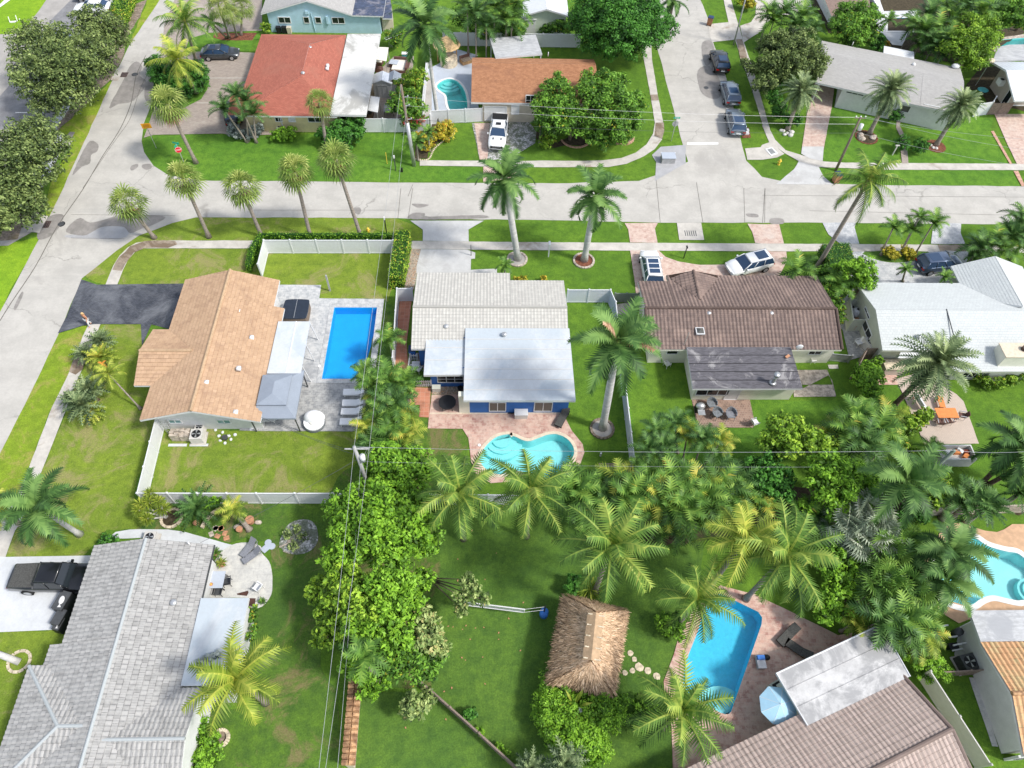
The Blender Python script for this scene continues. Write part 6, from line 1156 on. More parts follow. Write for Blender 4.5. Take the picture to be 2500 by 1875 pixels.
for cr,hh,s,m_ in (("@6 1140,1270",3,.85,areca2),("@6 930,1560",3.5,.8,areca),("@6 1130,1590",4,1.1,areca2),("@6 1270,1640",4,.85,areca),("@10 1010,60",4,1.0,areca),("@10 1150,60",4,1.0,areca2),("@10 1290,120",3.5,.8,areca),("@10 1010,140",3,.8,arecay),("@10 1180,230",4,1.1,areca3),("@10 1080,290",4,.9,areca2),("@10 950,410",3.5,.9,arecay),("@10 1170,360",3.5,1.0,areca),("@10 1280,330",3,.8,arecay),("@10 1130,500",3.5,1.1,areca2),("@10 1290,480",3.5,1.0,arecay),("@10 1020,560",3,1.0,areca3),("@10 1230,560",3,.9,areca2)):
    palm('areca_palm','areca palm in the strip between the grey pool yard and the blue house',cr,hh,m_,None,s,AG,'palm_trunk',.07,.05,seed=int(hh*10+s*100))
for cr,ba,lb in (("@11 1250,460",None,'leftmost slim palm above the thicket, dark fronds'),("@11 1190,600",None,'dark slim palm at the left rim of the thicket with an orange flower stalk'),("@11 1320,590",None,'slim palm with a hanging orange flower stalk beside the lawn'),("@11 1410,390","@11 1430,640",'rearmost slim palm nearest the brick patio'),("@11 1515,480","@11 1475,705",'slim palm with browning fronds and a visible thin trunk'),("@11 1650,520","@11 1560,775",'slim palm with a thin leaning trunk in the middle of the lawn edge'),("@11 1800,540","@11 1650,755",'rightmost slim leaning palm with pale dry fronds')): palm('christmas_palm',lb,cr,4,arecay if 'dry' in lb or 'brown' in lb else areca3,ba,.85,'slim palms at the edge of the thicket','palm_trunk',.08,.06,seed=len(lb))
for cr in ("@11 1165,690","@11 1325,700","@11 1250,850","@11 1310,950","@11 1035,1130","@5 860,1480"): palm('flower_stalk','hanging orange palm flower stalk among dark fronds',cr,2.6,FR['orange'] if 'orange' in FR else fronds('orange','bloom_orange',9,.8,20,-70,.8,.2,.06,8,3),None,.8,'orange flower stalks in the thicket',None,cat='flower')
TG='areca palms crowded in the dense thicket behind the back fences';rr=random.Random(4)
for i,(cr,hh,s) in enumerate((("@11 560,960",3.5,1.3),("@11 690,1000",3,1.2),("@11 470,880",2.5,.9),("@11 800,900",3,1.0),("@11 950,880",3.5,1.2),("@11 1020,1010",4,1.2),("@11 1100,930",4,1.1),("@11 880,1030",3,1.1),("@11 1200,860",3.5,1.1),("@11 1270,1010",4,1.2),("@11 1400,870",4,1.2),("@11 1430,1000",4,1.2),("@11 1530,880",3.5,1.1),("@11 1490,1110",4,1.3),("@11 1620,900",4,1.2),("@11 1650,1020",4,1.2),("@11 1790,930",4,1.2),("@11 1740,820",3.5,1.1),("@11 1880,1000",3.5,1.1),("@11 1320,1150",3,1.1),("@11 1570,1130",3,1.1),("@11 1180,1110",3,1.0),("@11 1400,1230",2.5,1.0),("@11 1270,1240",2.5,1.0),("@11 1600,1210",2.5,.9),("@11 780,1060",2.5,1.0),("@11 620,1120",2.5,1.0),("@11 1940,900",3.5,1.1),("@11 1130,800",3,.9),("@12 560,480",3,.9),("@12 780,330",4,1.2),("@12 700,460",4,1.1),("@12 860,560",4,1.2),("@12 980,440",4,1.2),("@12 1060,330",3.5,1.1),("@12 920,350",3.5,1.1),("@12 1060,560",3,.9),("@12 760,620",3,1.0),("@12 1420,600",2.5,.7),("@11 1700,1120",3,1.1),("@11 1810,1080",3.5,1.1),("@11 1480,1290",2.2,1.0),("@11 540,1060",2.5,1.0),("@11 640,1190",2,.9),("@11 1930,1110",3,1.0),("@11 2050,1020",3,1.0),("@12 330,1160",3,1.0),("@12 480,1200",3,1.0),("@11 1360,1060",4,1.2),("@11 2120,1080",3,1.0))):
    palm('areca_palm','feathery areca palm crowded with others in the thicket behind the back gardens',cr,hh,(areca,areca2,areca3,areca,arecay)[i % 5],None,s,TG,'palm_trunk',.06,.05,seed=i+3)
FG='palms massed between the angular pool and the wavy turquoise pool'
for i,(cr,hh,s,m_) in enumerate((("@12 1010,1500",4,1.2,fangr),("@12 1190,1440",4,1.1,fangr),("@12 1180,1600",4,1.2,areca3),("@12 1320,1560",3.5,1.0,fangr),("@12 900,1400",3.5,1.1,fangr),("@16 1010,110",4,1.2,fangr),("@16 1200,160",4,1.2,fangr),("@16 1350,230",3.5,1.0,areca),("@16 930,250",3,1.0,fangr),("@16 1010,400",4,1.15,areca3),("@16 1180,390",4,1.2,areca),("@16 1330,400",3.5,1.0,areca),("@16 1390,540",3,.9,arecay),("@16 1230,520",3,1.0,areca2),("@16 1050,520",3,.9,areca3),("@16 1330,650",2,.7,arecay),("@16 790,420",2.5,.8,arecay))):
    palm('clump_palm','broad leaved palm massed with others between the angular and the wavy pool',cr,hh,m_,None,s,FG,'palm_trunk',.08,.06,seed=i+60)
for cr,s,lb in (("@12 720,1240",1.15,'left silvery fan palm below the dark tree'),("@12 880,1190",1.35,'large silvery fan palm below the dark tree'),("@12 900,1330",1.2,'lower silvery fan palm below the dark tree'),("@12 790,1380",.9,'small silvery fan palm nearest the coconut fronds')): palm('fan_palm',lb,cr,4,fanbig,None,s,'silvery fan palms',seed=int(s*77))
for i,(cr,s) in enumerate((("@12 1790,1040",1.15),("@12 1900,1100",1.0),("@12 1690,1060",1.0),("@12 2180,980",.9))): palm('dark_palm',('middle dark green palm','lower right dark green palm','left dark green palm','dark green palm nearest the right edge')[i]+' before the slatted fence above the wavy pool',cr,3,cycad if i % 2 else areca3,None,s,'dark palms along the slatted fence',seed=i+90)
for i,(cr,hh,s) in enumerate((("@4 190,110",4,1.2),("@4 330,150",4,1.2),("@4 280,230",3.5,1.2),("@4 100,180",3.5,1.1),("@4 420,260",3,1.0),("@4 60,120",4,1.0))): palm('areca_palm','bright green palm in the clump behind the oak at the top right',cr,hh,areca if i % 2 else areca3,None,s*1.15,'palm clump behind the oak','palm_trunk',.08,.06,seed=i+110)
for i,(cr,hh,s) in enumerate((("@4 1400,130",4,1.2),("@4 1480,230",4,1.2),("@4 1360,260",4,1.2),("@4 1450,380",3.5,1.2),("@4 1560,330",4,1.1),("@4 1600,170",4,1.1),("@4 1700,60",5,1.3),("@4 1850,90",5,1.3),("@4 1820,210",4,1.1),("@4 1530,450",3,1.1),("@4 1330,380",2.5,.9),("@4 1560,80",4,1.1),("@4 1950,150",4,1.1),("@4 1270,220",3.5,1.0))): palm('areca_palm','dark feathery palm in the garden thicket behind the long grey roof',cr,hh,(areca3,areca2,areca)[i % 3],None,s*1.25,'palm thicket behind the long grey roof','palm_trunk',.08,.06,seed=i+130)
for i,(cr,hh,s) in enumerate((("@8 2100,400",3.5,1.2),("@8 1950,460",3,1.2),("@8 2190,310",4,1.2),("@8 2050,520",3,1.1),("@8 1850,500",3,1.1),("@8 2200,480",3,1.2),("@8 1790,560",2,.9),("@8 2200,240",4,1.0))): palm('areca_palm','dark feathery palm in the clump above the white wing roof at the right edge',cr,hh,(areca3,areca2)[i % 2],None,s,'palm clump at the right edge','palm_trunk',.07,.05,seed=i+160)
for i,(cr,hh,s) in enumerate((("@2 1870,120",6,1.5),("@2 2030,60",6,1.5),("@2 2130,160",5,1.4),("@2 1960,220",5,1.3),("@2 1800,60",6,1.3),("@3 40,80",5,1.5),("@3 30,210",4,1.2),("@2 2150,20",6,1.4))): palm('areca_palm','dark green palm in the jungle behind the white fence at the top',cr,hh,(areca3,areca,areca2)[i % 3],None,s,'palms behind the top white fence','palm_trunk',.1,.08,seed=i+180)
# ================================================================ broadleaf trees and shrubs
OG='oaks beside the parking bays'
tree('oak_tree','largest feathery olive green oak between the parking bays and the road',[("@1 300,420,5 480,520,7 650,620,6.5 380,700,5.5 560,800,5 740,480,6",190),("@1 200,600,5 700,720,5 820,560,5 420,880,4 300,300,5 520,330,6",130)],'leaf_oak',"@1 560,760",.30,.5,OG,1,clump=.26,flat=.7)
tree('oak_tree','smaller feathery oak by the yellow hedge at the top left',[("@1 800,180,6 900,260,5.5 750,320,5.5 860,380,5",130),("@1 980,250,5 1000,340,4.5 700,180,5.5",90)],'leaf_oak',"@1 900,470",.30,.5,OG,2,clump=.26,flat=.7)
tree('oak_tree','dense green oak at the left edge above the junction',[("@1 180,1180,6 330,1130,5.5 60,1250,6 250,1300,6 420,1260,5 120,1400,6",150),("@1 330,1440,4.5 60,1540,5 250,1560,4.5 -60,1400,5 @5 80,120,4 220,180,3.5 -20,250,4",140)],'leaf_oak',"@1 330,1540",.30,.62,OG,3,clump=.26,flat=.75,bright=-.04)
tree('oak_tree','bushy lower oak at the left edge beside the concrete drain slab',[("@5 60,160,4.5 -40,280,4.5 200,60,4 260,130,3.5",120)],'leaf_oak',"@5 60,330",.30,.8,OG,4,clump=.34)
tree('shade_tree','huge round dense green tree beside the side street at the top',[("@3 760,90,6 900,140,7 1080,130,7 1000,30,7 870,-20,7 1120,260,6 950,300,6 780,240,5.5",165),("@3 640,130,5 620,200,4.5 720,360,3.5 880,400,3.5 1060,390,4 1220,300,4.5 1300,240,4.5 1180,60,5.5",110)],'leaf_deep',"@3 950,400",.27,.95,None,5,clump=.28,bright=.12)
tree('shade_tree','left one of twin broad trees hiding the orange brown roof',[("@3 420,790,4.5 480,920,4.5 350,930,4 560,1040,3.5 400,1060,3.5",120),("@3 420,690,4.5 300,860,3.5 300,1000,3",75)],'leaf_mid',"@3 520,1180",.27,.9,'twin trees in front of the orange brown roof',6,bright=.06)
tree('shade_tree','right one of twin broad trees, its foot edged with bricks',[("@3 820,740,5 720,820,5 900,860,5 980,940,4.5 760,980,4.5 880,1060,4",130),("@3 1080,860,4 1060,1030,3.5 720,1130,3 800,1180,2.5 960,1150,3 700,680,4.5 940,700,4.5",80)],'leaf_mid',"@3 880,1180",.27,.9,'twin trees in front of the orange brown roof',7,bright=.06)
tree('fruit_tree','upper reddish tipped tree along the white side fence',[("@2 1320,690,3.2 1380,650,3.2 1270,720,3 1340,760,3",75)],'leaf_lime',"@2 1330,800",.24,.9,'trees along the white side fence',8,acc=.08,bright=-.1);tree('fruit_tree','lower yellow spotted tree behind the utility pole',[("@2 1230,830,3.2 1320,830,3.4 1280,920,3 1370,920,2.8 1210,900,2.5",75)],'leaf_mid',"@2 1300,1000",.24,.9,'trees along the white side fence',9,acc=.05,bright=.1)
tree('flowering_shrub','shrub with red flowers by the foot of the white utility pole',[("@2 1290,1020,1.4 1390,1010,1.4 1340,1060,1.1",50)],'leaf_mid',None,.18,.8,None,10,trunk=None,cat='shrub',acc=.02);tree('flowering_shrub','red blossoms over the white fence near the utility pole',[("@2 1300,1030,1.6 1400,1020,1.6",38)],'bloom_red',None,.13,.2,None,11,trunk=None,cat='flower')
tree('shrub','dark glossy shrubs under the two coconut palms by the road',[("@1 1360,640,1.5 1480,600,1.6 1600,610,1.6 1440,730,1.3 1560,760,1.2 1670,690,1.4 1640,600,1.5 1340,560,1.2",85)],'leaf_deep',None,.24,1.0,None,12,trunk=None,cat='shrub',bright=.0)
tree('shrub','big dark leaved shrub in front of the red roofed house',[("@2 680,1120,1.5 760,1080,1.6 830,1140,1.3 660,1200,1.1 760,1210,1.0 860,1060,1.4 620,1150,1.2",75)],'leaf_deep',None,.24,.9,None,13,trunk=None,cat='shrub',bright=.08);tree('shrub','low clipped shrub below the windows of the red roofed house',[("@2 240,1130,.7 310,1120,.8 190,1150,.6 280,1160,.6",48)],'leaf_bright',None,.16,1.0,None,14,trunk=None,cat='shrub');tree('shrub','tall shrub touching the white fence gate by the red roofed house',[("@2 880,1030,1.4 850,1080,1.2",45)],'leaf_deep',None,.2,1.0,None,15,trunk=None,cat='shrub',bright=.05)
tree('croton_shrub','yellow variegated shrub around the foot of the royal palm',[("@2 1600,1080,.8 1560,1130,.7 1650,1080,.8 1620,1150,.5",55)],'leaf_croton',None,.2,.9,'yellow shrubs by the kerbed bed',16,trunk=None,cat='shrub',acc=.1);tree('croton_shrub','smaller yellow variegated shrub next to the spiky palm clump',[("@2 1480,1190,.6 1450,1240,.5 1400,1150,.6",45)],'leaf_croton',None,.2,.9,'yellow shrubs by the kerbed bed',17,trunk=None,cat='shrub',acc=.1)
tree('shrub','yellow tipped shrub under the left one of the twin trees',[("@3 310,1210,.6 350,1160,.8",55)],'leaf_lime',None,.2,.8,None,18,trunk=None,cat='shrub');tree('shrub','small yellow green shrub inside the brick ring under the right twin tree',[("@3 930,1180,.5 990,1170,.5",38)],'leaf_lime',None,.18,.8,None,19,trunk=None,cat='shrub')
tree('silver_shrub','silvery grey shrub between the slim palms by the red roofed house',[("@1 1985,1120,.8 1975,1080,.8 2030,1130,.6",48)],'leaf_silver',None,.16,.9,'silvery shrubs',20,trunk=None,cat='shrub');tree('silver_shrub','right silvery shrub against the yellow wall',[("@1 2150,1110,.8 2190,1090,.8 2110,1130,.7",45)],'leaf_silver',None,.16,.9,'silvery shrubs',21,trunk=None,cat='shrub')
hedge('hedge','wild yellow and rust coloured hedge along the parking path at the top left',W("@1 1040,-30 1175,-30 1120,120 1070,240 960,150 990,60"),1.3,'leaf_lime',leaf=.2,dens=60)
MG='trees of the big grove beside the wires'
def grove(label,spec,mat,base=None,seed=0,leaf=.28,**k): tree('mango_tree',label,spec,mat,base,leaf,k.pop('dens',.8),MG,seed,**k)
grove('tree at the top of the grove, beside the utility pole',[("@10 1060,700,5 1180,760,5 1350,720,4.5 1300,840,5",130),("@10 1000,820,4 1430,800,4 1160,640,4",80)],'leaf_bright',"@10 1180,900",31,bright=.02)
grove('bright crown of the grove just below the wires and white fence',[("@10 780,1100,4.5 900,1050,5 1050,1080,6 1000,1200,6 1180,1130,6 860,1220,5",130),("@10 700,1180,3.5 760,1290,3.5 680,1100,3",80)],'leaf_bright',"@10 960,1250",32,acc=0)
grove('widest crown in the middle of the grove beside the coconut palm',[("@10 1200,1300,6 1350,1200,6 1330,1380,6 1180,1440,6 1430,1320,5 1060,1340,6",130),("@10 1480,1440,4 1430,1060,4.5 1380,960,4.5",80)],'leaf_bright',"@10 1260,1400",33,bright=.10)
grove('crown on the lower left of the grove over the worn lawn',[("@14 780,60,5 700,180,4.5 880,160,5.5 820,320,5 960,300,5.5 700,330,4",120),("@14 560,120,3 520,190,3 600,360,3 620,560,3 740,480,4 560,560,2.5",75)],'leaf_lime',"@14 820,330",34,acc=0,bright=-.02)
grove('crown on the lower right of the grove with yellowish new leaves',[("@14 1080,120,6 1200,60,6 1300,150,5.5 1150,260,5.5 1060,380,5 1280,300,5",125),("@14 1400,120,4.5 1450,40,4.5",80)],'leaf_bright',"@14 1180,250",35,bright=.12)
grove('pale yellow flowering crown at the right rim of the grove',[("@14 1440,400,4.5 1500,500,4.5 1400,560,4 1540,620,3.5 1350,450,4",95)],'leaf_pale',"@14 1380,520",36,acc=.12,bright=.1)
grove('sparse lower crown of the grove with bare grey twigs',[("@14 1250,680,4 1350,780,3.5 1200,800,3.5 1430,860,3 1100,700,4 1500,740,3",105)],'leaf_mid',"@14 1280,800",37,dens=.5,bright=.08);grove('lowest crown of the grove near the orange tiled wall',[("@14 900,850,3 1000,960,2.5 1080,900,3 950,1020,2",75),("@14 780,820,2.5 840,730,3",60)],'leaf_bright',"@14 960,950",38,dens=.65,bright=.05)
grove('pale fringed crown hanging over the start of the dark fence',[("@14 1330,1080,2.5 1400,1150,2 1300,1180,2 1450,1080,2",75)],'leaf_pale',"@14 1380,1120",39,dens=.5)
grove('dark green crown filling the middle left of the grove under the wires',[("@10 800,1350,4.5 930,1330,5 1000,1450,5.5 820,1480,5 720,1400,4 1150,1560,5.5 700,1540,4",120)],'leaf_bright',"@10 900,1480",64,bright=.06);grove('crown linking the top of the grove with its widest crown',[("@10 1180,960,5 1300,1010,5 1080,950,4.5 1250,1120,5 1100,1180,5 1440,1180,4.5",115)],'leaf_bright',"@10 1200,1080",65,bright=.02)
grove('leafy lower middle crown between the young palm and the pale crown',[("@14 1150,480,5 1260,520,5 1020,500,4.5 1180,620,4.5 900,500,4.5 860,420,5",105)],'leaf_bright',"@14 1100,560",66,bright=.05)
tree('small_tree','small pale leaved tree with a long bare leaning trunk by the ball net',[("@14 1800,70,4 1850,150,3.8 1900,230,3.5 1760,220,3.2 1750,320,3",62)],'leaf_pale',"@14 1480,110",.24,.7,None,40,trad=.12)
tree('shrub','round vivid green shrub left of the thatched hut door',[("@15 390,1060,1.3 440,1160,1.4 370,1190,1.2 400,1290,1.1 420,1000,1.3 450,1360,1.2",135)],'leaf_bright',None,.18,1.0,'round shrubs below the thatched hut',41,trunk=None,cat='shrub',bright=.06);tree('shrub','round darker shrub on the right side below the thatched hut',[("@15 800,1110,1.4 850,1070,1.3 850,1190,1.3 770,1230,1.3 720,1130,1.2",130)],'leaf_bright',None,.18,1.0,'round shrubs below the thatched hut',42,trunk=None,cat='shrub',bright=-.1);tree('shrub','round light green shrub lowest below the thatched hut',[("@15 620,1410,1.4 700,1380,1.4 550,1370,1.3 650,1480,1.2 720,1460,1.1 500,1330,1.2 580,1270,1.3 690,1300,1.2",130)],'leaf_bright',None,.18,1.0,'round shrubs below the thatched hut',43,trunk=None,cat='shrub',bright=.1)
palm('bird_of_paradise','yellow green strap leaved plant with a white flower among the round shrubs',"@15 560,1150",1.2,strap,None,1.5,seed=44,trunk=None,cat='plant');tree('white_flower','white blossoms on the strap leaved plant below the hut',[("@15 605,1170,2.0",16)],'leaf_silver',None,.15,1,None,45,trunk=None,cat='flower');palm('dark_bromeliad','dark leaved plants behind the thatched hut',"@15 690,150",.6,strap,None,1.1,seed=46,trunk=None,cat='plant')
tree('shrub','dark shrub at the upper left corner of the thatched hut',[("@15 540,140,1 590,110,1 560,80,1",55)],'leaf_deep',None,.2,1,None,47,trunk=None,cat='shrub',bright=.05);tree('shrub','shrub under the coconut palm at the left rim of the angular pool',[("@15 1330,440,1 1400,500,.9 1420,400,1",75)],'leaf_bright',None,.2,.9,None,48,trunk=None,cat='shrub',bright=-.08);tree('shrub','shrub below the coconut palm at the lower end of the angular pool',[("@15 1140,1120,1 1120,1260,.8 1240,1180,1",75)],'leaf_bright',None,.2,.9,None,49,trunk=None,cat='shrub',bright=-.05)
TG2='big trees of the right hand thicket'
tree('dense_tree','yellow green tree at the upper left of the right hand thicket',[("@12 130,470,5 240,430,5 330,520,5 200,580,5 420,560,4.5 90,580,4.5",110),("@12 110,370,4 560,560,4 640,590,3.5 500,640,4",60)],'leaf_lime',"@12 260,600",.28,.85,TG2,51,acc=0,bright=-.04);tree('dense_tree','round mid green tree in the middle of the right hand thicket',[("@12 560,760,5.5 680,800,5.5 500,900,5.5 640,950,5.5 800,860,5 820,980,4.5 600,1060,4.5",125),("@12 920,900,4 900,1010,3.5 400,1100,3.5 450,780,4",80)],'leaf_bright',"@12 620,940",.28,.9,TG2,52,bright=.08)
tree('dense_tree','dark tree between the thicket palms and the round tree',[("@12 60,750,4 60,900,4 150,860,3.5 150,970,3.5 @11 2080,800,3.5 2130,920,3.5",105)],'leaf_deep',"@12 90,900",.28,.8,TG2,53,bright=.05);tree('dense_tree','bright shrub like tree between the coconut fronds and the fan palms',[("@12 600,1500,3.5 700,1560,3.5 550,1600,3.5 640,1450,3 760,1640,3 @16 640,60,3.5 720,150,3 600,200,3 540,340,2.5 680,360,2.5",85)],'leaf_bright',"@16 660,200",.26,.85,TG2,54,bright=.12)
tree('dense_tree','yellow green small tree beside the leaning utility pole',[("@12 1400,900,3 1500,920,3.2 1540,880,3 1490,1030,2.6 1420,1060,2.5",62)],'leaf_lime',"@12 1450,1060",.24,.9,None,55,acc=.02,bright=-.05);tree('shrub','bright green shrub column beside the tan patio with orange table',[("@12 1180,480,2 1240,440,2.2 1160,560,2 1220,600,1.8 1180,340,2",68)],'leaf_lime',None,.24,.9,None,56,trunk=None,cat='shrub',acc=.02,bright=-.08);tree('shrub','round yellow tipped shrub at the edge of the patio with orange table',[("@12 1345,350,1.2 1370,330,1.2 1310,370,1",60)],'leaf_lime',None,.22,1.0,None,57,trunk=None,cat='shrub',acc=.05)
tree('shrub','tall dark green shrub along the path beside the paved slab',[("@8 880,1540,1.5 850,1630,1.5 @12 880,40,1.5 920,120,1.5 960,200,1.5 860,-20,1.5 @8 940,1600,1.6",75)],'leaf_bright',None,.24,.95,None,58,trunk=None,cat='shrub',bright=.0);tree('shrub','small bright shrubs by the air conditioner box of the sage house',[("@8 985,1460,1 975,1540,.8 950,1530,.7",40)],'leaf_bright',None,.2,.8,None,59,trunk=None,cat='shrub',bright=.1)
tree('sea_grape','round headed bright tree at the north west corner of the sage house',[("@8 770,680,4 850,640,4 900,740,4 820,760,3.5 680,690,3.5 870,800,3.2",65)],'leaf_bright',"@8 765,930",.24,1.0,None,60,clump=.4,bright=.15,trad=.25);tree('shrub','croton shrubs with orange tips between the two roofs',[("@8 650,1020,1.6 660,1100,1.4 640,960,1.8",45)],'leaf_mid',None,.2,.9,None,61,trunk=None,cat='shrub',acc=.12);tree('shrub','dark shrubs at the corner of the barrel tiled roof',[("@8 480,760,2 540,730,2.2 700,850,2.2 600,880,2.2",70)],'leaf_mid',None,.22,.9,None,62,trunk=None,cat='shrub',bright=0)
tree('oak_tree','olive green oak shading the pavement at the top right',[("@4 130,380,5 250,430,5.5 380,470,5 300,340,5 120,520,4.5 420,560,4 250,560,4.5",110),("@4 40,400,4 60,600,3.5 20,720,3.5 150,640,3.5 470,520,3.5 @3 2060,560,3.5",80)],'leaf_oak',"@4 180,640",.26,.95,None,63,clump=.32,bright=-.06);tree('garden_tree','round green tree beside the purplish brown roof',[("@4 740,110,4.5 850,130,4.5 680,230,4 800,250,4 900,200,4 760,330,3",95),("@4 640,200,3 900,320,2.5",60)],'leaf_mid',"@4 770,320",.26,.9,None,64,bright=.12)
tree('garden_tree','large yellow green tree behind the satellite dish',[("@4 1750,230,5 1860,270,5 1720,340,5 1840,380,4.5 1650,420,4.5 1780,470,4",110),("@4 1950,300,4 1900,200,4.5 1760,540,3 1630,260,4",70)],'leaf_lime',"@4 1780,480",.26,.85,None,65,acc=0,bright=-.12);tree('garden_tree','dark green tree at the top right corner of the garden thicket',[("@4 2120,60,5 2180,160,5 2060,150,4.5 2200,20,5",95)],'leaf_mid',"@4 2140,260",.26,.9,None,66,bright=.08)
tree('shrub','conical dark shrub behind the white slatted awning',[("@4 980,340,1.6 960,390,1.2",48)],'leaf_deep',None,.2,1,None,67,trunk=None,cat='shrub',bright=.1);tree('croton_shrub','orange and yellow croton beside the white slatted awning',[("@4 1050,375,1",30)],'leaf_croton',None,.18,1,None,68,trunk=None,cat='shrub',acc=.3);tree('round_topiary','left clipped round bush beside the brick garden path',[("@4 1180,1215,1.0",58)],'leaf_deep',None,.13,1.1,'clipped round bushes',69,trunk=None,cat='shrub',bright=.12,clump=.2,flat=1.0)
tree('round_topiary','right clipped round bush near the mulched date palm',[("@4 1342,1235,1.0",58)],'leaf_deep',None,.13,1.1,'clipped round bushes',70,trunk=None,cat='shrub',bright=.12,clump=.2,flat=1.0);tree('shrub','dark shrub under the left date palm',[("@4 220,1000,1.2 290,1020,1 130,950,1.2",50)],'leaf_deep',None,.2,.9,None,71,trunk=None,cat='shrub',bright=.0);tree('shrub','dark shrubs below the wide window of the long grey roofed house',[("@4 1330,975,.7 1400,985,.7 1460,1000,.7 1300,960,.7",48)],'leaf_deep',None,.2,.9,None,96,trunk=None,cat='shrub');tree('shrub','shrub at the door under the middle date palm',[("@4 1120,990,1 1150,960,1",42)],'leaf_deep',None,.18,.9,None,72,trunk=None,cat='shrub')
tree('yellow_shrub','round yellow shrub on the green island at the top',[("@3 2010,20,1 2040,40,.9",42)],'leaf_croton',None,.17,1,None,73,trunk=None,cat='shrub',acc=.02,bright=-.1);tree('yellow_shrub','smaller green yellow shrub beside the round yellow one',[("@3 1950,10,.9",30)],'leaf_lime',None,.17,1,None,74,trunk=None,cat='shrub');tree('shrub','dark shrubs below the windows of the pale green house',[("@3 420,230,1.5 480,240,1.4 340,265,.9",55)],'leaf_mid',None,.22,.9,None,75,trunk=None,cat='shrub',bright=-.05)
tree('shrub','green undergrowth below the jungle palms at the top fence',[("@2 1850,220,2 1970,250,2 2100,240,2 2180,260,1.8 @3 60,250,1.8 20,180,2.2 @2 1750,150,2.5",85)],'leaf_mid',None,.26,.8,None,76,trunk=None,cat='shrub',bright=-.02);tree('shrub','leafy climbers over the trellis between the top gardens',[("@2 1150,300,1.5 1210,290,1.6 1190,350,1.2",48)],'leaf_mid',None,.2,.8,None,77,trunk=None,cat='shrub',acc=.08);tree('shrub','small round bush at the corner of the light blue house',[("@2 100,232,.8",38)],'leaf_lime',None,.18,1,None,78,trunk=None,cat='shrub')
tree('shrub','dense undergrowth below the two front date palms of the long house',[("@4 100,840,1.5 150,930,1.3 90,760,1.6 120,680,1.6",60)],'leaf_deep',None,.22,.8,None,79,trunk=None,cat='shrub');tree('shrub','glossy green shrub beside the coiled hose at the bottom left',[("@13 1720,1350,1.3 1680,1290,1.2 1790,1430,1.1 1700,1430,1.1",70)],'leaf_bright',None,.2,.95,None,80,trunk=None,cat='shrub',bright=-.02);tree('shrub','round clipped yellow green bush at the bottom edge',[("@13 1700,1620,1.2 1760,1640,1.1",95)],'leaf_bright',None,.15,1.0,None,81,trunk=None,cat='shrub',bright=.12)
tree('croton_shrub','rusty red flowering shrub along the white flat roof edge',[("@13 2130,400,1.2 2150,480,1.2 2140,330,1.2 2110,560,1.2",38)],'leaf_mid',None,.18,.8,None,82,trunk=None,cat='shrub',acc=.15);tree('silver_shrub','whitish dry plant lying on the flat roof edge',[("@13 1830,710,3.1 1750,740,3.1 1690,770,3.1",35)],'leaf_silver',None,.2,.6,None,83,trunk=None,cat='shrub',bright=.5);tree('round_bush','round bright bush below the orange tipped palms at the lower right',[("@16 1390,770,1.4 1460,780,1.2 1290,720,1.4 1500,830,1 1370,840,1.1",75)],'leaf_bright',None,.16,1.0,None,84,trunk=None,cat='shrub',bright=.1)
tree('shrub','leafy shrubs beside the cycad at the white fence',[("@9 1830,1040,1.0 1770,1060,.9",48)],'leaf_bright',None,.2,.9,None,85,trunk=None,cat='shrub',bright=.05);tree('shrub','low dark shrub at the corner of the grey tiled roof',[("@9 880,1370,.7 960,1380,.5",45)],'leaf_deep',None,.18,.8,None,86,trunk=None,cat='shrub');tree('shrub','small bush growing at the dark diagonal fence',[("@14 1800,1210,.7 1830,1190,.7",45)],'leaf_deep',None,.2,.7,'bushes along the dark diagonal fence',87,trunk=None,cat='shrub',bright=.1)
tree('shrub','lower small bushes along the dark diagonal fence',[("@14 1910,1350,.5 2070,1480,.6 2130,1540,.6",32)],'leaf_bright',None,.2,.7,'bushes along the dark diagonal fence',88,trunk=None,cat='shrub');tree('shrub','bright bush beside the foot of the bean shaped pool',[("@11 530,840,1 560,800,1.1 520,880,1",60)],'leaf_lime',None,.2,.95,None,89,trunk=None,cat='shrub',bright=-.05);tree('shrub','yellow leaved bush on the front lawn at the white tiled roof',[("@7 130,760,.7 80,770,.7 300,770,.5",30)],'leaf_croton',None,.16,.8,None,90,trunk=None,cat='shrub')
tree('croton_shrub','left yellow shrub under the slim kerbside palms',[("@8 1080,550,.6 1060,520,.7 1110,570,.5",42)],'leaf_croton',None,.18,.9,'yellow shrubs under the slim kerbside palms',91,trunk=None,cat='shrub');tree('croton_shrub','right yellow shrub under the slim kerbside palms',[("@8 1240,550,.6 1210,520,.7 1260,570,.5",42)],'leaf_croton',None,.18,.9,'yellow shrubs under the slim kerbside palms',92,trunk=None,cat='shrub');tree('shrub','curved low hedge below the chimney of the sage house',[("@12 1900,60,.6 2000,70,.6 2090,40,.6 2150,0,.6 1850,20,.6 2180,-60,.6",52)],'leaf_lime',None,.16,.95,None,93,trunk=None,cat='shrub',bright=-.12)
tree('fallen_frond_plants','weedy plants in the white gravel ring',[("@10 350,1290,.4 290,1330,.4 420,1350,.3 330,1430,.2",40)],'leaf_pale',None,.16,.35,None,94,trunk=None,cat='plant');tree('shrub','low green plants at the trunk of the fifth verge palm fence',[("@12 1340,1180,.5 1180,1190,.8 1240,1140,1",60)],'leaf_deep',None,.2,.8,None,95,trunk=None,cat='shrub')
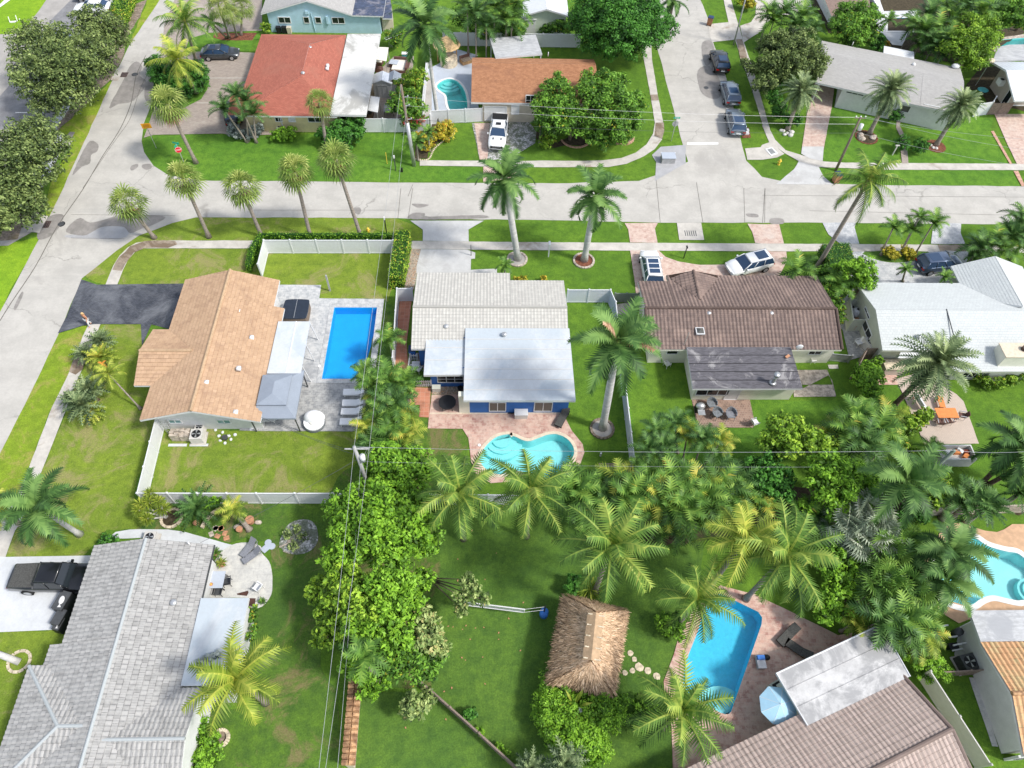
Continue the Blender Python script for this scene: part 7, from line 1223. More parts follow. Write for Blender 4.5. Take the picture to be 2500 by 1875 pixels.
# clipped hedges
hedge('hedge','long low clipped hedge along the white fence by the street',W("@6 60,425 1225,425 1225,452 95,447 30,560 -20,720 -60,700 -30,560"),.95,'leaf_bright',leaf=.14,dens=70);hedge('hedge','tall clipped hedge between the fenced lawn and the concrete drive',W("@6 1215,470 1330,470 1300,690 1260,860 1150,855 1190,620"),2.0,'leaf_lime',leaf=.16,dens=75);hedge('hedge','large clipped dark hedge block at the foot of the leaning coconut palm',W("@8 430,600 660,590 720,760 510,800"),2.3,'leaf_mid',leaf=.13,dens=80)
# ================================================================ fences and walls
def lift(o,z=.06): o.location.z += z;return o
fence('vinyl_fence','long white vinyl fence behind the clipped hedge along the street',W("@6 72,748 120,548 1190,548"))
fence('vinyl_fence','white vinyl fence enclosing the yard below the tan roofed house',W("@9 1385,440 1235,1066 2212,1068 @10 700,1068 1500,1076 2212,1082 @11 150,1082"))
fence('vinyl_fence','white vinyl fence with a corner right of the centre house',W("@7 492,962 845,962 886,1060"));fence('vinyl_fence','long white fence running past the big royal palm to the thicket',W("@7 888,1066 @11 1036,768"))
fence('vinyl_fence','white vinyl fence around the red tiled side path of the centre house',W("@6 1345,950 1222,952 1186,1530"));fence('vinyl_fence','white gate and fence between red roofed house and utility pole',W("@2 935,1116 1265,1116 1480,1122"))
fence('vinyl_fence','white fence in front of the kidney pool beside the garage door',W("@2 1492,1080 1500,1050 1930,1026"));fence('vinyl_fence','narrow white fence running beside the royal palm to the kidney pool yard',W("@2 1478,470 1425,1020"))
fence('vinyl_fence','white fence across the top behind the orange brown roof',W("@2 1600,386 2050,390 @3 290,398 602,402"));fence('vinyl_fence','white L shaped enclosure against the wall of the sage house',W("@0 2098,757 2058,757 2066,808 2108,808"),1.7,1.9,'vinyl_sage')
fence('vinyl_fence','long greyish vinyl fence beside the pink tiled house at the lower right',W("@16 1312,892 1800,1659"),1.83,2.9,'vinyl_grey');fence('vinyl_fence','short white fence right of the yellowing date palm',W("@4 1780,985 1885,968 1910,925"),1.8)
fence('wood_fence','weathered wooden fence corner beside the sage house',W("@0 2075,925 2098,880 2143,878"),1.8,2.0,'wood_fence');fence('wood_fence','dark wooden gate between the date palm lawn and brown garage door',W("@4 1895,968 2060,965"),1.6,1.2,'wood_fence')
fence('wood_fence','pale slatted wooden fence above the wavy turquoise pool',W("@12 1380,1172 1660,1162 2240,1142"),1.5,2.4,'stone');fence('wood_fence','dark weathered fence running diagonally across the bottom lawn',W("@14 1380,930 1490,1020 1660,1170 1900,1385 2212,1672"),1.1,2.4,'wood_fence',thick=.08)
fence('wood_fence','dark wooden fence behind the round bright bush at the lower right',W("@16 1450,888 1905,862"),1.4,1.6,'wood_fence');fence('chain_fence','thin green mesh fence between the white fence and barrel tiled house',W("@7 890,960 1085,962"),1.3,1.5,'pole_green');fence('chain_fence','thin wire gate on the lawn strip right of the barrel tiled house',W("@8 560,1455 725,1470"),1.1,1.4,'steel',thick=.02)
fence('picket_fence','upper short white picket fence at the side door of the bright blue house',W("@0 1003,880 1020,880"),.95,1.2,rails=True,post=.08);fence('picket_fence','lower white picket fence at the side door of the bright blue house',W("@0 1008,943 1054,943"),.95,1.6,rails=True,post=.08);fence('picket_fence','white railing along the red side path of the bright blue house',W("@0 1003,880 996,928"),.95,1.6,rails=True,post=.1)
o=T('tiled_wall','garden wall capped with orange roof tiles running off the bottom edge','wall',W("@14 850,1300")[0]);q=W("@14 895,800 858,1150 826,1659");e=Vector((-.22,0,0));m=MB();m.prism([q[0]-e,q[2]-e,q[2]+e,q[0]+e],0,1.3);m.build('wall','stucco_beige',o)
m=MB();L=(q[2]-q[0]);nT=int(L.length/.34)
for i in range(nT):
    c_=q[0]+L*(i+.5)/nT
    for sg in (-1,1): m.tube([c_+Vector((0,0,1.42)),c_+Vector((sg*.40,0,1.30))],.19,7)
m.build('tile_cap','tile_orange',o)
# ================================================================ poles, wires, signs
def bar(mb,p,q,r=.06,n=6): mb.tube([Vector(p),Vector(q)],r,n)
r1_,b1,t1=pole('utility_pole','leaning utility pole, weathered wood with a shiny metal sheathed lower half, by the street',"@2 1240,715",10,"@2 1352,1400",.17,'pole_wood')
m=MB();m.tube([b1,b1.lerp(t1,.56)],.21,10);m.build('metal_sleeve','steel',r1_,True)
for f in (.86,.76,.6): m=MB();c_=b1.lerp(t1,f);bar(m,c_,c_+Vector((.5,0,.05)),.05);m.ell(c_+Vector((.5,0,.15)),.09,8,5);m.build('bracket','steel',r1_)
r2_,b2,t2=pole('utility_pole','dark wooden utility pole with a white transformer in the right front lawn',"@4 833,990",10,"@4 622,1440",.16,'pole_wood')
m=MB();c_=b2.lerp(t2,.82)+Vector((.5,0,-.3));m.cyl(c_,.22,.7,12);m.build('transformer','lamp_white',r2_,True);m=MB();bar(m,t2-Vector((.6,0,.1)),t2+Vector((.6,0,-.1)),.06);m.build('crossarm','pole_wood',r2_)
for sx in (-.5,0,.5): m=MB();m.ell(t2+Vector((sx,0,.1)),.08,8,5);m.build('insulator','white_plastic',r2_)
r3_,b3,t3=pole('utility_pole','pale utility pole with many cables beside the grove of mango trees',"@10 845,590",10,"@10 1010,1040",.17,'pole_grey')
m=MB();bar(m,t3-Vector((.7,0,.3)),t3+Vector((1.0,0,-.3)),.06);m.build('crossarm','pole_grey',r3_)
m=MB();m.cyl(t3+Vector((.35,0,-2.0)),.2,.7,12);m.build('transformer','lamp_white',r3_,True)
for i in range(3): m=MB();m.tube([t3+Vector((.1+.3*i,0,-.2)),t3+Vector((.8+.2*i,.3,-.6)),t3+Vector((.5,.2,-1.5-.3*i))],.02,5);m.build('cable_loop','steel',r3_)
r4_,b4,t4=pole('utility_pole','greenish utility pole leaning over the white bin in the right hand gardens',"@12 1625,620",10,"@12 1130,1060",.17,'pole_green')
m=MB();c_=b4.lerp(t4,.7);m.tube([c_,c_+Vector((-.9,-.1,.1)),c_+Vector((-1.2,0,.3))],.04,5);m.build('bracket','steel',r4_)
r5_,b5,t5=pole('street_light_pole','tall thin grey street light pole cut by the top edge',"@3 2070,-260",10,"@3 1903,380",.10,'pole_grey',cat='pole')
WG='overhead wires';far1=W("@14 545,1690,9")[0];far2=W("@14 600,1690,9")[0];far3=W("@14 703,1690,6")[0];R4=W("@12 2300,625,9.5")[0];R2=W("@4 2300,1180,9.5")[0]
for a,b,lb,sg in ((t1,t3,'left one of the wires running from the street pole over the fenced lawn',.3),(b1.lerp(t1,.86)+Vector((.5,0,.2)),t3+Vector((1,0,-.3)),'right one of the wires running from the street pole over the fenced lawn',.3),(t3,far1,'left wire running down over the worn lawn at the bottom',.3),(t3+Vector((1,0,-.3)),far2,'middle wire running down over the worn lawn at the bottom',.3),(b3.lerp(t3,.7),far3,'right lower cable beside the orange tiled wall',.3),
                 (t3,t4,'long white wire crossing the bean shaped pool and thicket',.5),(t4,R4,'wire running from the greenish pole to the right edge',.3),(b3.lerp(t3,.75),b4.lerp(t4,.72),'thin lower cable crossing the thicket',.4),(b1.lerp(t1,.6)+Vector((.5,0,0)),b2.lerp(t2,.72),'lowest dark cable across the front lawns and side street',.5),(b1.lerp(t1,.86)+Vector((.5,0,0)),t2,'upper wire across the twin trees and side street',.5),(b1.lerp(t1,.76)+Vector((.5,0,0)),b2.lerp(t2,.88),'middle wire across the twin trees and side street',.5),
                 (t2,R2,'upper wire above the date palm lawn to the right edge',.3),(t2+Vector((.5,0,.1)),R2+Vector((0,0,-1.2)),'second wire above the date palm lawn to the right edge',.3),(b2.lerp(t2,.75),R2+Vector((0,0,-3)),'lowest wire above the date palm lawn to the right edge',.3),(W("@2 1105,125,4")[0],W("@2 1290,0,9")[0],'service wire from the light blue house to the top edge',.1),(W("@2 850,75,4.2")[0],W("@2 1220,0,9")[0],'higher service wire over the dark roof panel of the blue house',.2)):
    wire('overhead_wire',lb,a,b,sg,.007 if 'thin' in lb else .012,'steel' if 'dark' not in lb else 'steel_dark',WG)
for a,b,lb in ((t3-Vector((.7,0,.3)),W("@10 200,390,3")[0],'upper of two service cables from the pale pole towards the gazebo'),(b3.lerp(t3,.85),W("@10 60,340,2.8")[0],'lower of two service cables from the pale pole towards the gazebo'),(b3.lerp(t3,.8),W("@9 1690,1400,3.5")[0],'service cable from the pale pole to the grey tiled roof')): wire('service_cable',lb,a,b,.25,.015,'steel_dark','service cables')
def post(name,label,top,base,r,mat,cat='post',h=2):
    root,b,c=pole(name,label,top,h,base,r,mat,cat=cat);return root,b,c
def simple_post(name,label,base,h,r,mat,cat='post',head=None,hm=None,rz=0):
    b=W(base)[0];o=T(name,label,cat,b);m=MB();m.ob(b,(r*2,r*2,h),rz);m.build('post',mat,o)
    if head: m=MB();m.ob(b+Vector((0,0,h)),head,rz);m.build('box',hm or mat,o)
    return o
simple_post('mailbox_post','white mailbox post between the two royal palms',"@7 342,575",1.7,.06,'white_plastic','mailbox',(.2,.5,.22));simple_post('mailbox_post','thin dark mailbox post on the crescent lawn with white SUVs',"@7 1482,590",1.5,.04,'black','mailbox',(.14,.3,.16));simple_post('mailbox_post','thin post at the corner of the concrete drive',"@6 1833,568",1.5,.035,'steel_dark','post');simple_post('timber_post','bare weathered timber post on the fenced dry lawn',"@6 643,866",2.2,.07,'pole_grey')
simple_post('cross_post','white wooden cross shaped mailbox post before the clipped bush',"@4 1100,1310",1.3,.05,'vinyl_grey','mailbox',(.5,.12,.1));simple_post('marker_post','black marker post with a white plate on the verge by the hydrant',"@6 1120,378",1.9,.05,'black','post',(.1,.22,.3),'white_plastic');simple_post('marker_post','dark cable marker post on the lawn left of the white pole',"@2 1197,1440",1.7,.05,'steel_dark','post',(.14,.14,.3),'white_plastic');simple_post('marker_post','short dark guy wire anchor on the lawn by the street',"@2 1250,1450",.5,.1,'black','post')
simple_post('stake','yellow stake leaning on the lawn left of the marker post',"@2 1125,1382",1.5,.03,'yellow_paint','post');simple_post('white_stake','small white marker on the dark lawn strip beside the fence',"@11 780,668",.5,.06,'white_plastic','post')
def board(root,c,w,hh,mat,rz,name='sign_plate',n=4,rot=0.0,th=.02,push=0.0):
    m=MB();d=Vector((math.cos(rz),math.sin(rz),0));nn=Vector((math.sin(rz),-math.cos(rz),0));c=Vector(c)+nn*push;R_=[(w/2*math.cos(rot+2*math.pi*i/n)*math.sqrt(2 if n == 4 else 1),hh/2*math.sin(rot+2*math.pi*i/n)*math.sqrt(2 if n == 4 else 1)) for i in range(n)]
    A=[c+d*x+Vector((0,0,z))+nn*th/2 for x,z in R_];B_=[c+d*x+Vector((0,0,z))-nn*th/2 for x,z in R_];m.add(B_+A,[tuple(range(n-1,-1,-1)),tuple(range(n,2*n))]+[(i,(i+1) % n,n+(i+1) % n,n+i) for i in range(n)]);return m.build(name,mat,root)
def text(root,s,c,size,mat,rz,push):
    cu=bpy.data.curves.new('t','FONT');cu.body=s;cu.size=size;cu.align_x='CENTER';cu.align_y='CENTER';cu.extrude=.003;ob_=bpy.data.objects.new('t',cu);C.objects.link(ob_);bpy.context.view_layer.update()
    me=bpy.data.meshes.new_from_object(ob_);bpy.data.objects.remove(ob_);o=bpy.data.objects.new('lettering',me);C.objects.link(o);me.materials.clear();me.materials.append(M[mat]);o.parent=root
    nn=Vector((math.sin(rz),-math.cos(rz),0));o.location=Vector(c)+nn*push-rootloc(root);o.rotation_euler=(math.pi/2,0,rz);return o
b=W("@1 1320,1250")[0];o=T('warning_sign','orange road sign on a thin pole at the rounded lawn corner','sign',b);m=MB();m.cyl(b,.04,2.6,8);m.build('pole','steel',o);board(o,b+Vector((0,0,2.9)),1.0,.62,'sign_orange',.15,rot=math.pi/4)
m=MB()
for dz in (.14,0,-.14): m.hexa([b+Vector((x,y,2.9+dz+z)) for x,y,z in ((-.3,-.07,-.02),(.3,.02,-.02),(.3,.03,-.02),(-.3,-.06,-.02))],[b+Vector((x,y,2.9+dz+z)) for x,y,z in ((-.3,-.07,.02),(.3,.02,.02),(.3,.03,.02),(-.3,-.06,.02))])
m.build('lettering','rust',o)
b=W("@1 1565,1400")[0];o=T('stop_sign','red stop sign with green street name plates on the round lawn','sign',b);m=MB();m.cyl(b,.04,2.9,8);m.build('pole','steel',o);board(o,b+Vector((0,-.05,2.15)),.75,.75,'letters',.5,'sign_border',8,math.pi/8,.01);board(o,b+Vector((0,-.05,2.15)),.70,.70,'sign_red',.5,n=8,rot=math.pi/8,push=.012);text(o,'STOP',b+Vector((0,-.05,2.15)),.26,'letters',.5,.03)
board(o,b+Vector((0,0,2.75)),.8,.2,'sign_green',1.3,'street_name_plate',rot=math.pi/4);board(o,b+Vector((0,0,2.98)),.8,.2,'sign_green',-.3,'street_name_plate',rot=math.pi/4)
b=W("@3 1378,1190")[0];o=T('stop_sign','grey back of a stop sign with small green plate on top beside the side street','sign',b);m=MB();m.cyl(b,.04,3.0,8);m.build('pole','steel',o);board(o,b+Vector((0,.06,2.3)),.75,.75,'steel',0,n=8,rot=math.pi/8);board(o,b+Vector((0,0,3.1)),.75,.22,'sign_green',0,'street_name_plate',rot=math.pi/4);m=MB()
for x in (-.2,-.08,.08,.2): m.ob(b+Vector((x,-.02,3.06)),(.07,.01,.09))
m.build('lettering','letters',o)
def hydrant(label,s):
    b=W(s)[0];o=T('fire_hydrant',label,'fire hydrant',b);m=MB();m.cyl(b,.16,.08,12);m.cyl(b,.12,.6,12);m.ell(b+Vector((0,0,.6)),(.15,.15,.16),12,6,True);m.cyl(b+Vector((0,0,.74)),.04,.08,6);m.build('body','yellow_paint',o,True)
    for sx in (-1,1): m=MB();bar(m,b+Vector((0,0,.45)),b+Vector((sx*.22,0,.45)),.07,8);m.build('outlet','yellow_paint',o)
hydrant('yellow fire hydrant on the verge beside the tallest cabbage palm',"@6 968,378");hydrant('pale yellow fire hydrant on the small triangular lawn by the junction',"@4 140,1390")
# ================================================================ vehicles
vehicle_px('parked_car','dark grey sedan parked beside the red shingle roof','sedan','car_grey',"@1 1725,490","@1 2015,480",sun_roofs=1);GP='cars parked along the side street'
vehicle_px('parked_suv','black SUV parked first on the side street, nearest the top','suv','car_black',"@3 1800,640","@3 1748,475",group=GP,sun_roofs=1);vehicle_px('parked_suv','silver SUV parked second on the side street, big dark sunroof','suv','car_silver',"@3 1888,918","@3 1832,735",group=GP,sun_roofs=1);vehicle_px('parked_suv','blue grey glass roofed SUV parked nearest the stop line','suv','car_silver',"@3 1925,1160","@3 1885,980",group=GP,sun_roofs=1)
vehicle_px('pickup_truck','white pickup truck with black bed cover on the pebbled drive','pickup','car_white',"@2 2078,1040","@2 2046,1290",cat='truck',glass='glass_blue');vehicle_px('parked_suv','white SUV with three dark roof panels beside the front lawn','suv','car_white',"@7 1222,850","@7 1176,580",sun_roofs=3)
vehicle_px('parked_suv','white SUV parked at an angle on the pink brick drive','suv','car_white',"@7 2185,640","@7 1850,725",sun_roofs=1);vehicle_px('parked_suv','dark metallic SUV with panoramic roof on the grey paved drive','suv','car_blue',"@8 1305,690","@8 1640,655",sun_roofs=1)
vehicle_px('pickup_truck','black pickup truck on the white concrete drive, nose under the grey roof','pickup','car_black',"@13 205,85","@13 820,88",cat='truck',deck='sling_dark',glass='glass');vehicle_px('parked_car','dark blue car in the parking bay cut by the top edge','sedan','car_navy',"@1 670,0","@1 935,8");vehicle_px('parked_car','white car half hidden by the smaller oak in the parking bay','sedan','car_white',"@1 950,100","@1 650,100")
vehicle_px('parked_car','black car hidden behind slim palms at the red roofed house','sedan','car_black',"@0 574,316","@0 566,255")
vehicle_px('parked_car','silver car mostly hidden under the largest oak','sedan','car_silver',"@1 600,380","@1 330,380")
# ================================================================ garden and street things
def put(o,s,rz=0.0,z=.06,k=1.0): p=W(s)[0];p.z=z;return place(o,p,rz,k)
for s,lb in (("@10 850,150",'topmost of four white sun loungers by the rectangular pool'),("@10 843,240",'second of four white sun loungers by the rectangular pool'),("@10 834,312",'third of four white sun loungers by the rectangular pool'),("@10 824,398",'lowest of four white sun loungers by the rectangular pool')): put(lounger(lb,'cushion_white',group='white sun loungers'),s,0)
put(lounger('black folding lounger on the brick deck of the bright blue house','sling_dark','black'),"@11 455,365",R(62));put(lounger('slatted dark lounger on the brick deck of the angular pool','sling_dark','wood_dark','dark loungers on the brick deck'),"@16 205,550",R(38));put(lounger('long dark lounger half under the silver flat roof edge','sling_dark','wood_dark','dark loungers on the brick deck'),"@16 290,670",R(-38))
put(lounger('upper grey sling lounger on the flagstone patio','sling_grey','steel','grey loungers on the flagstone patio',back=.5),"@0 610,1342",R(60),k=.8);put(lounger('lower grey sling lounger on the flagstone patio','sling_grey','steel','grey loungers on the flagstone patio',back=.5),"@0 618,1360",R(40),k=.8)
o=T('daybed','round white cushioned daybed on grey paving beside the loungers','daybed');m=MB();m.cyl((0,0,0),.9,.3,28);m.build('base','wicker_grey',o);m=MB();m.cyl((0,0,.3),.86,.14,28);m.build('cushion','cushion_white',o);m=MB();m.ell((0,.35,.42),(.9,.6,.75),20,8,True);m.build('canopy','cushion_white',o,True)
m=MB();m.ell((-.1,.05,.5),(.36,.45,.12),12,6);m.build('pillow','cushion',o,True);put(o,"@10 515,400")
o=T('hot_tub','covered square hot tub with dark lid and wooden sides beside tan roof','hot tub');m=MB();rp=offset(curve([Vector((x,y,0)) for x,y in ((-1.1,-.8),(-.8,-1.1),(.8,-1.1),(1.1,-.8),(1.1,.8),(.8,1.1),(-.8,1.1),(-1.1,.8))],3),0);m.prism(rp,0,.85);m.build('cabinet','spa_side',o)
m=MB();m.prism(offset(rp,.04),.86,.97);m.build('lid','black_spa',o);m=MB();m.box(-.02,-1.12,.972,.02,1.12,.985);m.build('lid_seam','steel',o);put(o,"@6 372,1075")
put(table('white bench below the gazebo edge','white_plastic',(1.3,.45),.5,name='bench'),"@10 130,385")
put(table('round dark metal table on the brick patio of the bright blue house','black',(1.5,1.5),.74,'steel_dark',True),"@10 1635,255");o=T('storage_box','pale grey storage box against the bright blue wall','box');m=MB();m.box(-.55,-.3,0,.55,.3,.6);m.build('body','vinyl_grey',o);m=MB();m.box(-.58,-.33,.6,.58,.33,.68);m.build('lid','white_plastic',o);put(o,"@11 110,335")
o=T('storage_box','small grey cabinet standing in the gravel bed under the kitchen window','box');m=MB();m.box(-.35,-.22,0,.35,.22,.45);m.build('body','vinyl_grey',o);m=MB();m.box(-.37,-.24,.45,.37,.24,.5);m.build('lid','vinyl_sage',o);put(o,"@0 1066,953");o=pot('dark round pot in the gravel bed by the flat roof',None,'black',.5);put(o,"@0 1124,953")
CG2='grey chairs on the brick patio'
put(chair('grey tub chair nearest the cream wall on the brick patio','wicker_grey',CG2,tub=True),"@11 1705,260",R(-80),k=1.25);put(chair('grey tub chair in the middle of the brick patio','wicker_grey',CG2,tub=True),"@11 1752,340",R(-60),k=1.25);put(chair('dark cushioned tub chair on the right of the brick patio','sling_grey',CG2,tub=True),"@11 1865,350",R(-90),k=1.3)
put(chair('white folding chair at the lower corner of the brick patio','white_plastic',legs='steel'),"@11 2072,408",R(20));put(chair('white plastic chair beside the air conditioner of the sage house','white_plastic'),"@8 800,1325",R(200),.06);put(chair('small white frame chair below the cream wall on the left lawn','white_plastic'),"@7 1340,1500",R(30),0,.9);put(chair('small white frame chair below the cream wall on the right lawn','white_plastic'),"@8 420,1465",R(10),0,.8)
o=T('grill','black barbecue grill with a grey lid at the patio corner','grill');m=MB();m.box(-.35,-.3,.1,.35,.3,.75);m.build('cabinet','black',o);m=MB();m.ell((0,0,.78),(.42,.34,.32),14,7,True);m.build('lid','steel',o,True);m=MB();m.box(-.3,-.9,.7,.3,-.35,.76);m.build('side_shelf','steel',o);put(o,"@11 1605,290")
for s,lb,rz in (("@0 1010,905",'white metal chair on the gravel behind the picket fence',.4),("@0 1022,908",'white slatted chair beside the small table behind the picket fence',2.6)): put(chair(lb,'white_plastic'),s,rz,.06,.9)
put(table('small white square table behind the picket fence','lamp_white',(.7,.7),.6),"@0 1016,900")
put(bin_('blue bin against the blue wall at the side door','blue_plastic','bin_blue'),"@0 1008,868")
A1=acunit('grey air conditioner on a pad below the tan roofed house',s=1.0);put(A1,"@9 1685,525",.05,.02);a_=copy(A1,label='smaller grey air conditioner behind the first one at the white gable');put(a_,"@9 1700,450",0,.02,.7);a_=copy(A1,label='air conditioner on the concrete strip at the grey tiled ridge end');put(a_,"@9 1295,1385",0,.1,.85);a_=copy(A1,label='dark air conditioner at the wall of the sage house');put(a_,"@8 895,1345",.3,.05,1.15);put(acunit('large blue grey air conditioner by the orange tiled house','steel_dark',1.05,.95),"@16 1690,790",.2);a_=copy(A1,label='air conditioner half hidden by the clipped shrub at the yellow wall');put(a_,"@2 235,1105",0,.0,.85)
o=T('covered_pile','tarpaulin covered stack beside the grey air conditioner','stack');m=MB();rr=random.Random(2)
for k in range(5):
    for i in range(4): m.ob((-.6+.4*i+rr.uniform(-.05,.05),-.3+.15*k,0),(.38,.16,.65+rr.uniform(0,.25)),rr.uniform(-.1,.1))
m.build('stack','stone',o);put(o,"@9 1540,510",0,0)
def ladder(label,a,b,w_=.4,n=7,mat='steel'):
    a,b=Vector(a),Vector(b);o=T('ladder',label,'ladder',a);d=(b-a).normalized();s_=d.cross(Vector((0,0,1))).normalized()*w_/2;m=MB();bar(m,a-s_,b-s_,.03);bar(m,a+s_,b+s_,.03)
    for i in range(n): c=a.lerp(b,(i+.5)/n);bar(m,c-s_,c+s_,.02)
    m.build('frame',mat,o)
q=W("@9 1440,470 1375,380,1.5");ladder('small pale ladder leaning in the corner below the tan roofed house',q[0],q[1]);q=W("@2 1155,400 1145,330,1.2");ladder('silver step ladder on the grass behind the white flat roof',q[0],q[1]);q=W("@2 1105,330,1.6 1250,275,1.8");ladder('long silver ladder laid on the trellis between the top gardens',q[0],q[1])
rocks('rubble_pile','heap of white stones and pots under the white gable',W("@9 1820,450 1850,500 1880,470 1900,520 1930,500 1950,530 1985,490 1900,560 1860,540 2140,400 2120,440 2150,380 1830,430"),.17,'vinyl',seed=3);o=pot('small dark pot among the white stones',None,'steel_dark',.5);put(o,"@9 1905,525",0,0)
for s,lb in (("@9 1680,577",'white step slab in front of the grey air conditioner'),("@9 1500,578",'narrow white slab on the grass left of the air conditioner')): o=T('step_slab',lb,'slab');m=MB();m.box(-.75,-.12,0,.75,.12,.06);m.build('slab','concrete_white',o);put(o,s,0,0)
# palms' stone rings, beds
def ring(name,label,s,r,mat='stone',fill='soil',n=18,h=.14,arc=2*math.pi,a0=0.0):
    c=W(s)[0];o=T(name,label,'planter ring',c);m=MB()
    for i in range(n): a=a0+arc*i/n;m.ob(c+Vector((r*math.cos(a),r*math.sin(a),0)),(r*arc/n*.9,.2,h),a+math.pi/2)
    m.build('edging',mat,o)
    if fill: m=MB();m.cyl(c,r-.05,.05,24);m.build('soil',fill,o)
ring('stone_ring','stone ring around the left royal palm',"@7 78,600",.95,'stone','asphalt_pale');ring('stone_ring','stone ring filled with red mulch around the right royal palm',"@7 640,612",1.0,'stone','mulch');ring('mulch_ring','flat dark ring around the big central royal palm',"@11 795,440",.95,'litter','asphalt_pale')
ring('mulch_ring','reddish mulch ring around the right date palm',"@4 1462,1235",1.1,'mulch','mulch',14,.06);ring('mulch_ring','mulch ring around the middle date palm',"@4 880,1160",1.25,'mulch','soil',14,.06);ring('brick_ring','curved brick edging under the right twin tree',"@3 960,1160",1.4,'brick_edge',None,14,.2,math.pi*1.05,math.pi*.98);ring('brick_ring','curved brick edging under the left twin tree',"@3 570,1170",1.7,'brick_edge',None,12,.15,math.pi*.8,math.pi*1.1)
ring('stone_ring','ring of stones at the leaning yucca clump',"@9 1450,1195",.75,'stone_pale','soil',12);ring('stone_ring','pale ring of stones around the cut palm at the lower left',"@13 165,760",.7,'stone_pale',None,12,.08);ring('stone_ring','coiled stone spiral beside the glossy shrub',"@13 1868,1408",.48,'stone_pale','litter',20,.25)
rocks('coral_rocks','pile of pale coral rocks around the left date palm',W("@4 180,1110 210,1130 240,1145 225,1100 190,1140 250,1120 165,1105"),.32,'vinyl_grey',seed=4);rocks('coral_rocks','brown coral rock left of the middle date palm',W("@4 830,1150 840,1180 820,1170"),.42,'stone',seed=5);rocks('coral_rocks','brown coral rock right of the middle date palm',W("@4 930,1170 945,1160"),.4,'stone',seed=6);rocks('coral_rocks','white stones at the foot of the right date palm',W("@4 1420,1230 1440,1250 1470,1255"),.28,'vinyl_grey',seed=7)
q=W("@2 1360,1345 1470,1345 1520,1260 1600,1190 1670,1150 1690,1100");pts=curve(q,7,False);rocks('bed_edging','curved line of pale stones edging the yellow shrub bed',pts,.13,'stone_pale','edging',seed=8)
GSS='stepping stones between the thatched hut and the angular pool'
for i,(s,r_,lb) in enumerate((("@15 1033,690",.22,'stepping stone touching the right side of the thatched hut'),("@15 1067,743",.2,'second stepping stone from the hut, upper arc'),("@15 1107,808",.32,'largest stepping stone in the middle of the arc'),("@15 1180,838",.27,'stepping stone second from the pool side'),("@15 1257,886",.27,'stepping stone nearest the lower coconut palm'),("@15 1050,840",.2,'small stepping stone on the lower arc'),("@15 987,857",.2,'stepping stone lowest beside the hut thatch'))):
    c=W(s)[0];o=T('stepping_stone',lb,'stepping stone',c,GSS);m=MB();rr=random.Random(i);m.prism([c+Vector((math.cos(k*.785)*r_*rr.uniform(.8,1.1),math.sin(k*.785)*r_*rr.uniform(.8,1.1),0)) for k in range(8)],0,.05);m.build('stone','stone_pale',o)
for i,s in enumerate(("@0 526,1290","@0 540,1290","@0 549,1302","@0 516,1304","@0 531,1309","@0 553,1314","@9 1820,1280","@9 1865,1280")):
    c=W(s)[0];o=T('garden_slab','flat stone slab set in the dry grass above the concrete path','slab',c,'flat slabs in the dry grass');m=MB();m.ob(c,(.42,.34,.04),i*.7);m.build('stone','clay' if i % 3 else 'stone',o)
o=T('heart_slab','grey paving slab shaped like two joined rounds beside the flagstone patio','slab',W("@0 654,1332")[0]);p=W("@0 650,1338")[0];m=MB();m.ob(p,(.7,.5,.06),.8);m.cyl(p+Vector((.08,.42,0)),.26,.062,14);m.cyl(p+Vector((.42,.12,0)),.26,.064,14);m.build('slab','pool_paint',o)
o=T('block_edging','curved row of white pierced blocks below the cycad','edging',W("@9 1790,1200")[0]);m=MB();q=curve(W("@9 1710,1278 1745,1220 1800,1160 1868,1120"),5,False)
for i in range(len(q)-1): c=q[i].lerp(q[i+1],.5);d=q[i+1]-q[i];rz=math.atan2(d.y,d.x);L=d.length*.9;m.ob(c,(L,.2,.06),rz);m.ob(c+Vector((0,0,.24)),(L,.2,.06),rz);m.ob(q[i],(.05,.2,.3),rz)
m.build('blocks','stone_pale',o)
for s,mt,d_,lb in (("@9 2120,1228",'clay',.7,'large round clay pot lying by the thick stumped palm'),("@9 2030,1300",'clay',.5,'small brown pot below the thick stumped palm'),("@9 1665,1245",'clay',.45,'orange clay pot below the cycad'),("@13 1755,190",'steel_dark',.5,'dark round pot at the corner of the flat roof'),("@13 1810,130",'clay',.4,'small terracotta pot on the patio table edge')): put(pot(lb,None,mt,d_),s,0,.04)
put(pot('potted plant with orange yellow leaves on the flagstone patio',1,'clay',.55,strap,.45),"@9 1882,1590");put(pot('potted dark green plant at the roof edge by the flagstone patio',1,'clay',.5,small,.4),"@9 1830,1500");put(pot('little potted plant on the right side of the flagstone patio',1,'steel_dark',.4,small,.25),"@14 80,262")
rocks('stone_pair','two rocks under the thick stumped palm',W("@9 2000,1270 2030,1270 2180,1230"),.3,'stone',seed=9);rocks('driftwood','grey driftwood pieces in the white gravel ring',W("@10 300,1390 320,1385 380,1350 400,1345"),.22,'stone',seed=10)
q=W("@10 215,1435,.15 330,1385,.25 300,1490,.1 245,1470,.05");o=T('driftwood','broken branches lying at the edge of the white gravel ring','branch',q[0]);m=MB();bar(m,q[0],q[1],.06);bar(m,q[2],q[3],.03);m.build('branches','stone',o)
o=table('dark blue square table with food on the patio at the bottom left','pool_paint',(1.35,1.25),.74,'black');put(o,"@13 1840,100");o.children[0].data.materials[0]=M['sling_dark'];o=T('plate','orange plate of food on the dark blue patio table','plate');m=MB();m.cyl((0,0,0),.13,.03,12);m.build('plate','clay',o);m=MB();m.ell((0,0,.04),.06,8,5);m.build('food','yellow_paint',o);put(o,"@13 1812,140",0,.81)
GC='black wire chairs around the patio table'
